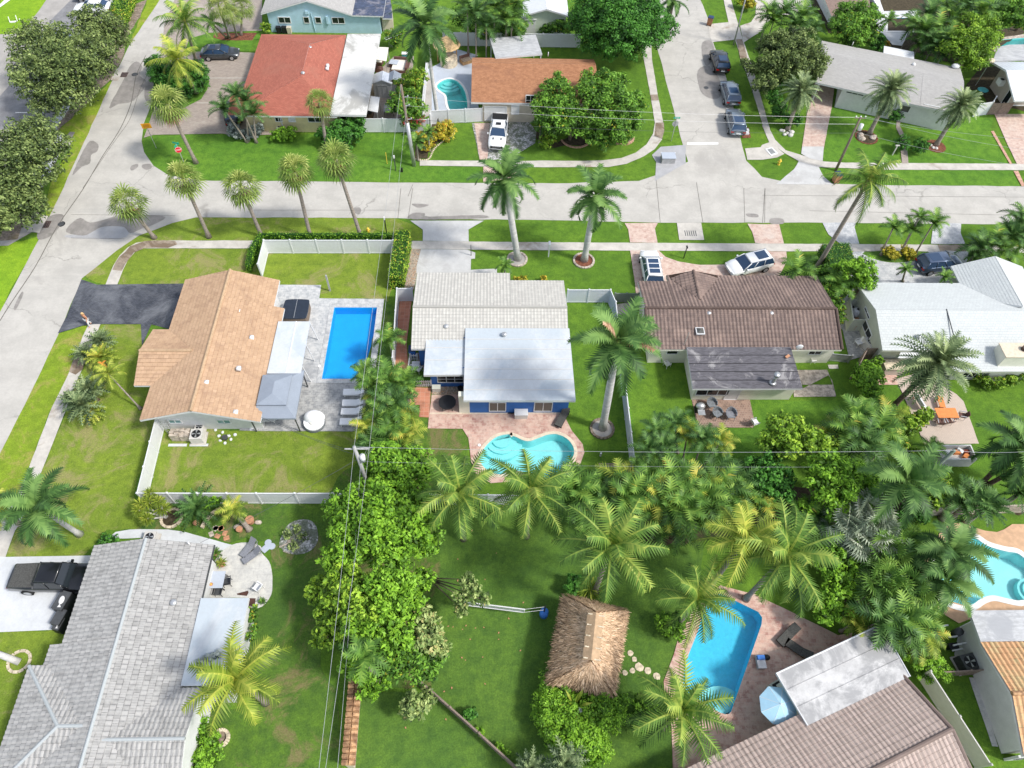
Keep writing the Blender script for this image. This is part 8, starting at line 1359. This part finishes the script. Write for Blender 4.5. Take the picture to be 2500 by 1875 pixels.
for s,rz,lb in (("@13 1930,105",3.3,'black wire chair right of the dark blue patio table'),("@13 1860,185",1.5,'black wire chair below the dark blue patio table'),("@13 1800,-20",-1.5,'black wire chair above the dark blue patio table')): put(chair(lb,'steel_dark',GC,legs='black'),s,rz)
put(chair('white plastic chair with a dark cushion on the flagstone patio','white_plastic'),"@13 2190,150",R(150))
for s,lb,k in (("@13 590,290",'black covered grill with a white fish ornament by the grey roof',1.2),("@13 555,420",'black lidded box beside the covered grill',1.0),("@13 540,470",'round black bin with a white fish ornament at the drive corner',.8)):
    o=T('black_bin' if 'bin' in lb else 'black_box',lb,'bin' if 'bin' in lb else 'box');m=MB();m.ob((0,0,0),(.75,1.2,.95),-.25,.85,.9);m.build('body','black',o)
    m=MB();m.ob((0,0,.95),(.66,1.1,.06),-.25);m.build('lid','steel_dark',o)
    if 'fish' in lb: m=MB();m.ell((.05,0,1.05),(.16,.26,.04),12,5);m.add([(.02,-.22,1.06),(-.08,-.42,1.06),(.14,-.42,1.06)],[(0,1,2)]);m.build('fish_ornament','cloth_white',o)
    put(o,s,0,.06,k)
m=MB();o=T('white_posts','low white bench like frame on the bright lawn at the top left','bench');bar(m,(-.8,-.3,.05),(-.8,.3,1.3),.1);bar(m,(.9,.2,.05),(.9,.9,1.3),.1);m.build('post','white_plastic',o);m=MB();m.ob((0,-.2,.0),(1.5,.5,.25),.1);m.build('seat','white_plastic',o);m=MB();m.ell((1.3,1.0,.15),.16,8,5);m.build('ball','white_plastic',o);put(o,"@1 115,185",.1,0,.5)
# utility items
o=T('utility_cabinet','grey flat topped utility box on the concrete corner at the junction','utility box',W("@3 1340,1350")[0]);p=W("@3 1345,1360")[0];m=MB();m.ob(p,(1.5,1.0,.75));m.build('body','pole_grey',o);m=MB();m.ob(p+Vector((0,0,.75)),(1.6,1.1,.06));m.build('lid','pool_paint',o)
for x in (-.8,.8): m=MB();m.ob(p+Vector((x,.5,.7)),(.08,.08,.14));m.build('handle','white_plastic',o)
for s,lb in (("@3 2003,1108",'upper small pale utility lid by the glass roofed SUV'),("@3 2003,1132",'lower small pale utility lid by the glass roofed SUV')): p=W(s)[0];o=T('utility_box',lb,'utility box',p);m=MB();m.ob(p,(.75,.42,.25));m.build('lid','lamp_white',o);m=MB();m.ob(p+Vector((0,0,.25)),(.1,.3,.02));m.build('handle','steel',o)
o=T('framed_hatch','grey hatch in a white frame beside the pavement at the junction','hatch',W("@4 75,1282")[0]);q=ccw(W("@4 25,1262 85,1245 135,1300 75,1318"));m=MB();m.prism(q,.03,.09);m.build('frame','white_plastic',o);m=MB();m.prism(offset(q,-.18),.09,.1);m.build('plate','steel',o)
put(bin_('brown wheelie bin with dark lid on the verge at the top','bin_brown','bin_blue'),"@3 1697,212",1.2,.02,1.1);put(bin_('brown wheelie bin at the kerb under the dark utility pole','bin_brown','bin_blue'),"@4 615,1535",.2,.0,1.15)
for s,lb,mt in (("@2 215,280",'left black wheelie bin against the light blue wall','black'),("@2 262,280",'right black wheelie bin against the light blue wall','black'),("@2 305,282",'brown bin beside the two black wheelie bins','stucco_beige')): put(bin_(lb,mt,mt),s,-1.57,0,.85)
o=T('pool_cleaner','blue and grey pool equipment cart on the brick deck','pool cart');m=MB();m.box(-.3,-.45,.1,.3,.45,.45);m.build('body','steel',o);m=MB();m.box(-.25,.1,.45,.25,.4,.62);m.build('motor','blue_plastic',o);m=MB();m.ell((.45,.3,.3),(.3,.22,.25),10,6);m.build('bag','black',o,True);put(o,"@15 2120,775",0)
# umbrella
p=W("@16 140,1130,2.3")[0];p.z=0;o=T('patio_umbrella','light blue patio umbrella beside the silver flat roof','umbrella',p);m=MB();k=8;rr_=1.25;m.add([(p.x,p.y,2.75)]+[(p.x+rr_*math.cos(i*2*math.pi/k+.3),p.y+rr_*math.sin(i*2*math.pi/k+.3),2.2) for i in range(k)],[(0,1+i,1+(i+1) % k) for i in range(k)]);m.build('canopy','sky_canvas',o);m=MB();m.cyl(p,.03,2.8,8);m.build('pole','steel',o);m=MB();m.cyl(p,.3,.1,14);m.build('base','steel_dark',o)
m=MB()
for i in range(k): a=i*2*math.pi/k+.3;bar(m,(p.x,p.y,2.74),(p.x+rr_*math.cos(a),p.y+rr_*math.sin(a),2.2),.015,4)
m.build('ribs','white_plastic',o);o=T('spa_tub','dark topped tub beside the light blue umbrella','tub');m=MB();m.box(-.7,-.6,0,.7,.6,.7);m.build('body','vinyl_sage',o);m=MB();m.box(-.6,-.5,.7,.6,.5,.74);m.build('lid','black',o);put(o,"@16 150,1000",.45)
# pool equipment at lower right
o=T('pool_pump_set','tangle of white pool pipes with pump and filter by the wavy pool','pump');m=MB()
for a,b in (((-1.2,.9,.5),(-.6,.9,.5)),((-1.2,.9,.5),(-1.2,.6,.5)),((-.9,.1,.4),(-.3,.1,.4)),((-.9,-.5,.5),(.3,-.4,.5)),((-1,-.8,.3),(-.2,-.75,.3)),((.2,.2,.1),(.2,.2,.9)),((-.3,.1,.1),(-.3,.1,.5))): bar(m,a,b,.06)
m.build('pipes','white_plastic',o);m=MB();m.cyl((-.1,.35,0),.28,.75,14);m.build('filter','steel_dark',o,True);m=MB();m.ob((-.8,-.5,0),(.7,.4,.4));m.build('pump','black',o);put(o,"@16 1650,570",.1,.07)
for s,lb in (("@16 1755,500",'grey box standing on the equipment pad'),("@16 1810,620",'green grey panel box on the equipment pad')): o=T('control_box',lb,'box');m=MB();m.box(-.25,-.2,0,.25,.2,.55);m.build('body','pole_grey',o);m=MB();m.box(-.27,-.22,.55,.27,.22,.6);m.build('lid','steel_dark',o);put(o,s,.3,.07)
# satellite dishes
for s,h_,mt,lb in (("@4 1635,560,3.2",3.2,'lamp_white','white oval satellite dish behind the long grey roof'),("@4 1930,515,3.4",3.4,'stone_pale','rusty satellite dish at the corner of the metal roof'),("@4 1865,760,1.0",1.0,'teal','blue green dish shaped table top in the dark side yard')):
    p=W(s)[0];o=T('satellite_dish' if h_>2 else 'round_table',lb,'dish' if h_>2 else 'table',Vector((p.x,p.y,0)));m=MB();bar(m,Vector((p.x,p.y,0)),p,.05);m.build('mast','steel',o);m=MB();m.ell(p+Vector((0,0,.05)),(.52,.4,.28) if h_>2 else (.7,.6,.06),16,8);m.build('dish' if h_>2 else 'tabletop',mt,o,True)
# volleyball net and barrel
a,b=W("@14 1720,250,2.0")[0],W("@15 140,320,2.0")[0];p1=W("@15 300,370")[0];q1=W("@15 300,300,2.1")[0];o=T('ball_net','white edged ball net stretched between tree and blue barrel','net',Vector((b.x,b.y,0)));m=MB()
for dz in (0,-.7): bar(m,a+Vector((0,0,dz)),b+Vector((0,0,dz)),.04,5)
bar(m,b,b-Vector((0,0,.7)),.04,5);bar(m,a,a-Vector((0,0,.7)),.04,5);m.build('net_tape','white_plastic',o);m=MB()
for i in range(1,60): c=a.lerp(b,i/60);bar(m,c,c-Vector((0,0,.7)),.008,3)
for i in range(1,6): bar(m,a-Vector((0,0,.7*i/6)),b-Vector((0,0,.7*i/6)),.008,3)
m.build('net_mesh','steel',o);m=MB();bar(m,b,Vector((p1.x,p1.y,2.0)),.012,4);bar(m,b-Vector((0,0,.7)),Vector((p1.x,p1.y,1.3)),.012,4);m.build('cord','white_plastic',o)
o=T('barrel','blue plastic barrel holding the net pole','barrel',p1);m=MB();m.cyl(p1,.30,.9,18);m.cyl(p1+Vector((0,0,.3)),.315,.05,18);m.cyl(p1+Vector((0,0,.6)),.315,.05,18);m.build('drum','blue_plastic',o,True);m=MB();m.cyl(p1,.05,2.2,8);m.build('net_pole','black',o)
# thatched hut
q=W("@15 478,205,2.3 1000,330,2.3 885,1035,2.3 345,930,2.3");o=T('thatched_hut','open garden hut with steep straw thatch and a plank ridge','hut',Vector((centre(q).x,centre(q).y,0)));r=W("@15 740,420,4.3 700,690,4.3");r0_=W("@15 742,352,4.4")[0];r1_=W("@15 700,755,4.4")[0]
rv=np.random.default_rng(9);m=MB();rings=7;lc=LeafCloud();Q=q
def hp(u,v):    # u around, v up
    e0=Q[0].lerp(Q[1],u) if v is None else None
segs=[]
for i,(a,b,c,d) in enumerate(((Q[0],Q[1],r0_,r0_),(Q[1],Q[2],r1_,r0_),(Q[2],Q[3],r1_,r1_),(Q[3],Q[0],r0_,r1_))):
    m.add([a,b,c,d] if (c-d).length>.01 else [a,b,c],[(0,1,2,3)] if (c-d).length>.01 else [(0,1,2)]);n_=(b-a).cross(d-a).normalized();n_=n_ if n_.z>0 else -n_
    N=9000 if (c-d).length>.01 else 4500;uu=rv.random(N);vv_=rv.random(N)**.8
    a_,b_,c_,d_=(np.array(t) for t in (a,b,c,d));lo=a_+(b_-a_)*uu[:,None];hi=d_+(c_-d_)*uu[:,None];pos=lo+(hi-lo)*vv_[:,None]*1.0;dn=(lo-hi);dn /= np.linalg.norm(dn,axis=1)[:,None]
    pos += np.array(n_)*(.04+.12*rv.random((N,1)));L_=.22+.3*rv.random((N,1));sd=np.cross(dn,np.array(n_));sd /= np.linalg.norm(sd,axis=1)[:,None];dn2=dn+sd*rv.normal(0,.16,(N,1))+np.array(n_)*rv.normal(.0,.08,(N,1))
    wd=.015+.014*rv.random((N,1));qd=np.stack([pos-sd*wd,pos+sd*wd,pos+dn2*L_+sd*wd*.5,pos+dn2*L_-sd*wd*.5],1).reshape(-1,3);lc.V.append(qd);ii=np.arange(N)*4+lc.n;lc.F.append(np.stack([ii,ii+1,ii+2,ii+3],1));lc.n += 4*N;lc.T.append(np.clip(.25+.4*vv_+rv.normal(0,.22,N),0,1))
m.slab(Q,-.12,-.02);m.build('thatch_base','thatch',o);lc.build('thatch','thatch_leaf',o)
d=(r1_-r0_).normalized();s_=Vector((-d.y,d.x,0));m=MB();A=[r0_-s_*.55,r1_-s_*.55,r1_+s_*.55,r0_+s_*.55];m.add([A[0]+Vector((0,0,-.12)),A[1]+Vector((0,0,-.12)),r1_+Vector((0,0,.2)),r0_+Vector((0,0,.2)),A[2]+Vector((0,0,-.12)),A[3]+Vector((0,0,-.12))],[(0,1,2,3),(3,2,4,5)]);m.build('ridge_boards','thatch_cap',o)
for i in range(5): c=r0_.lerp(r1_,.04+.23*i)+Vector((0,0,.16));m=MB();bar(m,c-s_*.5-Vector((0,0,.12)),c+s_*.62-Vector((0,0,.12)),.05);m.build('ridge_batten','stone_pale',o)
cc=centre(Q)
for p in Q: t=cc+(p-cc)*.8;m=MB();m.cyl((t.x,t.y,0),.09,2.5,8);m.build('post','wood',o)
for p0_,p1_ in ((Q[3],Q[2]),): m=MB();u0,u1=cc+(p0_-cc)*.75,cc+(p1_-cc)*.75;bar(m,(u0.x,u0.y,1.0),(u1.x,u1.y,1.0),.05);m.build('rail','red_wood',o)
p=W("@2 1625,350,2.6")[0];o=T('tiki_hut','small round straw roofed bar beside the kidney pool','hut',Vector((p.x,p.y,0)));m=MB();m.tube([Vector((p.x,p.y,2.2)),Vector((p.x,p.y,3.3))],1.75,18,.1);m.build('thatch','thatch',o);q_=W("@2 1640,480")[0];m=MB();m.tube([Vector((p.x+.2,p.y-.8,0)),Vector((p.x+.2,p.y-.8,1.1))],1.1,16);m.build('stone_bar','stone_pale',o)
for dx in (-1.2,1.2): m=MB();m.cyl((p.x+dx,p.y-.3,0),.08,2.3,8);m.build('post','wood',o)
# top gardens
def shed(label,s,w_,d_,h_,rz=0): 
    p=W(s)[0];h=House('garden_shed',label,'shed',p);f=[p+Vector((x,y,0)) for x,y in ((0,0),(w_,0),(w_,d_),(0,d_))];e=[Vector((v.x,v.y,h_)) for v in offset(f,.1)];a,b,c,d=e;rp=(a+b)/2+Vector((0,0,.5));rq=(c+d)/2+Vector((0,0,.5));h.roof([([a,rp,rq,d],3),([b,c,rq,rp],0)],'roof_metal' if 'left' in label else 'canvas_blue','tile',amp=.03,pitch=.3,row=9,step=0,thick=.05);h.walls(f,'pole_grey' if 'left' in label else 'wood_dark',default=h_);h.opening(f[0],Vector((1,0,0)),Vector((0,-1,0)),w_*.25,w_*.75,.08,h_*.85,'door','steel','pole_grey',2)
shed('grey plastic garden shed with rounded blue grey roof, left one of two',"@2 1020,825",2.2,1.7,1.9);shed('darker garden shed half under the fruit tree, right one of two',"@2 1138,815",1.5,1.6,1.9)
for q,lb in (("@2 1030,395,2.3 1135,400,2.3 1118,515,2.1 1018,500,2.1",'upper cream awning beside the white flat roof'),("@2 985,810,2.3 1062,820,2.3 1045,948,2.1 962,930,2.1",'lower pale awning beside the white flat roof')):
    p=W(q);o=T('awning',lb,'awning',Vector((centre(p).x,centre(p).y,0)));m=MB();m.slab(p,-.06,0);m.build('canvas','cushion' if 'upper' in lb else 'stucco_white',o)
    for v in p[1:3]: m=MB();m.cyl((v.x-.1,v.y,0),.04,v.z-.05,6);m.build('post','steel',o)
o=T('corner_sofa','brown wicker sofa with cream cushions on the top patio','sofa');m=MB();m.box(-1.0,-1.2,0,1.0,1.2,.32);m.build('base','wicker',o);m=MB();m.box(-.95,-1.15,.32,.7,1.15,.46);m.build('cushion','cushion',o);m=MB();m.box(.72,-1.2,.32,1.0,1.2,.8);m.box(-1,1.0,.32,.72,1.2,.8);m.build('backrest','wicker',o);put(o,"@2 1240,575",-.1)
o=T('side_table','brown wicker table with grey top beside the cream sofa','table');m=MB();m.box(-.5,-.45,0,.5,.45,.5);m.build('body','wicker',o);m=MB();m.box(-.54,-.49,.5,.54,.49,.55);m.build('tabletop','pool_paint',o);put(o,"@2 1185,560",-.2)
for s,lb in (("@2 1060,540",'upper brown wicker armchair below the cream awning'),("@2 1055,600",'lower brown wicker armchair on the top patio')): o=T('armchair',lb,'chair');m=MB();m.box(-.45,-.4,0,.45,.4,.35);m.build('base','wicker',o);m=MB();m.box(-.4,-.35,.35,.3,.35,.45);m.build('cushion','cushion' if 'upper' in lb else 'wicker',o);m=MB();m.box(.3,-.4,.35,.45,.4,.75);m.build('backrest','wicker',o);put(o,s,2.9)
put(table('grey topped outdoor table behind the white gate','pole_grey',(1.2,1.5),.75,'wood_dark'),"@2 1145,960");o=T('cooler','teal cooler with white lid on the patio edge','cooler');m=MB();m.box(-.35,-.25,0,.35,.25,.42);m.build('body','teal',o);m=MB();m.box(-.37,-.27,.42,.37,.27,.52);m.build('lid','white_plastic',o);put(o,"@2 1275,482");o=T('firepit','dark fire pit box near the white gate','box');m=MB();m.box(-.5,-.5,0,.5,.5,.6);m.build('body','wood_dark',o);m=MB();m.box(-.4,-.4,.6,.4,.4,.63);m.build('lid','black',o);put(o,"@2 975,985")
o=T('wicker_sofa','dark wicker sofa beside the orange brown roof near the kidney pool','sofa');m=MB();m.box(-.7,-.5,0,.7,.5,.4);m.build('base','wood',o);m=MB();m.box(-.65,-.45,.4,.65,.3,.5);m.build('cushion','litter',o);m=MB();m.box(-.7,.3,.4,.7,.5,.8);m.build('backrest','wicker',o);put(o,"@2 1790,530",.5);o=T('life_ring','red ring hanging on the trellis between the top gardens','ring');m=MB();m.tube([Vector((.28*math.cos(i*.5236),0,.28*math.sin(i*.5236))) for i in range(13)],.08,6);m.build('ring','red_plastic',o,True);put(o,"@2 1147,350",0,1.0)
# sage house yard, orange table
o=T('water_tank','white plastic tank inside the white enclosure','tank');m=MB();m.cyl((0,0,0),.42,.95,16);m.ell((0,0,.95),(.42,.42,.2),16,6,True);m.build('tank','lamp_white',o,True);m=MB();m.cyl((0,0,1.12),.15,.08,12);m.build('cap','black',o);put(o,"@0 2083,775");a_=copy(o,label='smaller white tank in the back corner of the white enclosure');put(a_,"@0 2073,766",0,.05,.8);o=T('storage_box','terracotta coloured box inside the white enclosure','box');m=MB();m.box(-.5,-.45,0,.5,.45,.6);m.build('body','clay',o);m=MB();m.box(-.52,-.47,.6,.52,.47,.66);m.build('lid','clay',o);put(o,"@0 2087,797",.3)
o=T('storage_box','beige cabinet with pale top below the sage wall','box');m=MB();m.box(-.9,-.5,0,.9,.5,.95);m.build('body','stucco_taupe',o);m=MB();m.box(-.95,-.6,.95,.95,.55,1.02);m.build('lid','stone_pale',o);put(o,"@8 1075,1540",0,.02)
put(table('bright orange wooden table on the beige paved patio','orange_wood',(1.85,1.0),.75,'red_wood'),"@12 1520,345",0,.07);o=T('bench','orange slatted bench above the orange table','bench');m=MB();m.box(-.25,-.6,.4,.25,.6,.46);m.build('seat','orange_wood',o);m=MB();m.box(-.2,-.5,0,.2,-.44,.4);m.box(-.2,.44,0,.2,.5,.4);m.build('legs','red_wood',o);put(o,"@12 1488,235",-.1,.07)
GO='dark metal chairs around the orange table'
for s,rz,lb in (("@12 1480,405",1.4,'left dark metal chair below the orange table'),("@12 1550,395",1.7,'middle dark metal chair below the orange table'),("@12 1665,350",2.9,'dark metal chair standing apart right of the orange table')): put(chair(lb,'wicker',GO,legs='steel'),s,rz,.07)
o=T('swing_chair','white garden bench beside the yellow tipped shrub','bench');m=MB();m.box(-.25,-.7,.4,.25,.7,.46);m.build('seat','lamp_white',o);m=MB();m.box(-.32,-.7,.46,-.25,.7,.95);m.build('backrest','lamp_white',o);m=MB();m.box(-.2,-.65,0,-.15,-.6,.4);m.box(-.2,.6,0,-.15,.65,.4);m.build('legs','orange_wood',o);put(o,"@12 1315,235",.2,.07)
o=T('skip_bin','open white metal bin with orange and white rubbish behind the leaning pole','bin');m=MB()
for x0,y0,x1,y1 in ((-1.5,-.7,1.5,-.6),(-1.5,.6,1.5,.7),(-1.5,-.6,-1.4,.6),(1.4,-.6,1.5,.6)): m.box(x0,y0,0,x1,y1,1.25)
m.build('body','stucco_white',o);m=MB();m.box(-1.4,-.6,.1,1.4,.6,.7);m.build('floor','vinyl_grey',o)
for i,(x,y,mt) in enumerate(((.3,.2,'orange_wood'),(.9,-.2,'orange_wood'),(-.5,.1,'white_plastic'),(.6,.3,'white_plastic'),(1.1,.2,'rust'))): m=MB();m.ob((x,y,.7),(.5,.35,.3),i*.8);m.build('rubbish',mt,o)
put(o,"@12 1575,695",0,0)
# fallen blossoms, foot ball, small bits
GF='fallen orange leaves on the bottom lawn';rr=random.Random(8)
m0=MB();m0.add([(-.11,0,.04),(0,-.07,.06),(.12,0,.05),(0,.07,.09)],[(0,1,2,3)]);lf=m0.build('fallen_leaf','clay');tag(lf,'fallen orange leaf on the lawn between the grove and the thatched hut','leaf',GF)
for i,s in enumerate(("@14 1720,80","@14 1790,460","@14 1680,470","@14 1760,490","@14 1870,480","@14 1940,475","@14 2065,520","@14 2065,575","@14 1930,725","@14 1755,730","@14 1785,750","@14 1670,985","@14 1605,1015","@14 1620,1250","@14 1280,1320","@14 1825,575","@14 1950,950","@10 2045,1490","@10 1720,1540","@10 1840,1300","@14 1640,465","@14 1950,70","@14 2150,400","@15 130,265","@15 105,670")):
    o=lf if i == 0 else lf.copy()
    if i: C.objects.link(o)
    p=W(s)[0];o.location=(p.x,p.y,.03);o.rotation_euler=(0,0,rr.uniform(0,6));o.scale=(rr.uniform(.5,.85),)*3
o=T('garden_globe','small pale globe in the sparse foliage by the young palm','globe',W("@14 990,880")[0]);m=MB();p=W("@14 990,880")[0];m.ell(p+Vector((0,0,1.2)),.2,14,8);m.build('globe','lamp_white',o,True);m=MB();m.cyl(p,.05,1.1,8);m.build('stand','steel',o)
o=T('skimmer_lid','round white pool lid left of the bean shaped pool','lid');m=MB();m.cyl((0,0,0),.14,.03,14);m.build('lid','white_plastic',o);put(o,"@10 1902,580",0,.08);o=T('skimmer_lid','round white pool lid left of the rectangular pool','lid');m=MB();m.cyl((0,0,0),.14,.03,14);m.build('lid','white_plastic',o);put(o,"@6 553,1503",0,.08)
o=T('bleached_log','thick bare palm log lying at the left edge of the lawn','log',W("@13 90,720")[0]);q=W("@13 -60,680,1.2 165,765,.1");m=MB();m.tube([q[0],q[0].lerp(q[1],.5),q[1]],.2,10,.24);m.build('log','royal_trunk',o,True)
# ================================================================ person on the pavement
def person(label,base,rz):
    root=T('person',label,'person',(0,0,0));sk={'pelvis': (0,0,.95,.15),'waist': (0,0,1.1,.13),'chest': (0,.02,1.32,.155),'neck': (0,.02,1.5,.055),'chin': (0,.05,1.57,.075),'head': (0,.04,1.68,.10),'top': (0,.03,1.75,.07),
        'lsh': (-.18,.01,1.42,.065),'lel': (-.25,.02,1.15,.045),'lwr': (-.22,.16,.95,.032),'lha': (-.21,.2,.88,.04),'rsh': (.18,.01,1.42,.065),'rel': (.26,-.04,1.16,.045),'rwr': (.27,.02,.92,.032),'rha': (.27,.05,.84,.04),
        'lhi': (-.09,0,.9,.1),'lkn': (-.1,.14,.5,.062),'lan': (-.1,.16,.09,.042),'lto': (-.1,.32,.04,.035),'rhi': (.09,0,.9,.1),'rkn': (.1,-.04,.5,.062),'ran': (.1,-.24,.12,.042),'rto': (.1,-.1,.04,.035)}
    for sd in 'lr':
        h_=sk[sd+'ha']
        for i in range(4): sk[sd+'f%d' % i]=(h_[0]+(i-1.5)*.02,h_[1]+.02,h_[2]-.085-.006*(i in (1,2)),.009)
        sk[sd+'th']=(h_[0]+(.045 if sd == 'l' else -.045),h_[1]+.03,h_[2]-.03,.010)
    ed=['pelvis waist','waist chest','chest neck','neck chin','chin head','head top','chest lsh','lsh lel','lel lwr','lwr lha','chest rsh','rsh rel','rel rwr','rwr rha','pelvis lhi','lhi lkn','lkn lan','lan lto','pelvis rhi','rhi rkn','rkn ran','ran rto']+[s+'ha '+s+k for s in 'lr' for k in ('f0','f1','f2','f3','th')]
    def skin(name,keys,grow,mat,edges=None):
        ks=list(keys);me=bpy.data.meshes.new(name);me.from_pydata([sk[k][:3] for k in ks],[(ks.index(a),ks.index(b)) for a,b in (e.split() for e in ed) if a in ks and b in ks],[])
        o=bpy.data.objects.new(name,me);C.objects.link(o);md=o.modifiers.new('s','SKIN');md.use_smooth_shade=True
        for i,k in enumerate(ks): v=me.skin_vertices[0].data[i];v.radius=(sk[k][3]+grow,)*2;v.use_root=(i == 0)
        o.modifiers.new('u','SUBSURF').levels=1;bpy.context.view_layer.update();dg=bpy.context.evaluated_depsgraph_get();m2=bpy.data.meshes.new_from_object(o.evaluated_get(dg));bpy.data.objects.remove(o);m2.materials.clear();m2.materials.append(M[mat]);o=bpy.data.objects.new(name,m2);C.objects.link(o);o.parent=root
    skin('body',sk,0,'skin');skin('top',['pelvis','waist','chest'],.018,'cloth_black');skin('trousers',['pelvis','lhi','lkn','lan','rhi','rkn','ran'],.022,'cloth_white')
    m=MB();m.ell((0,.01,1.72),(.115,.125,.12),12,8);m.ell((0,-.09,1.55),(.07,.05,.16),10,6);m.build('hair','blond',root,True)
    for x in (-.035,.035): m=MB();m.ell((x,.135,1.68),.012,6,4);m.build('eye','black',root)
    m=MB();m.ell((0,.145,1.65),(.014,.02,.025),8,5);m.build('nose','skin',root);p=W(base)[0];root.location=(p.x,p.y,.06);root.rotation_euler=(0,0,rz)
person('blond person walking past the black drive in dark top and white trousers',"@5 768,1160",2.7)
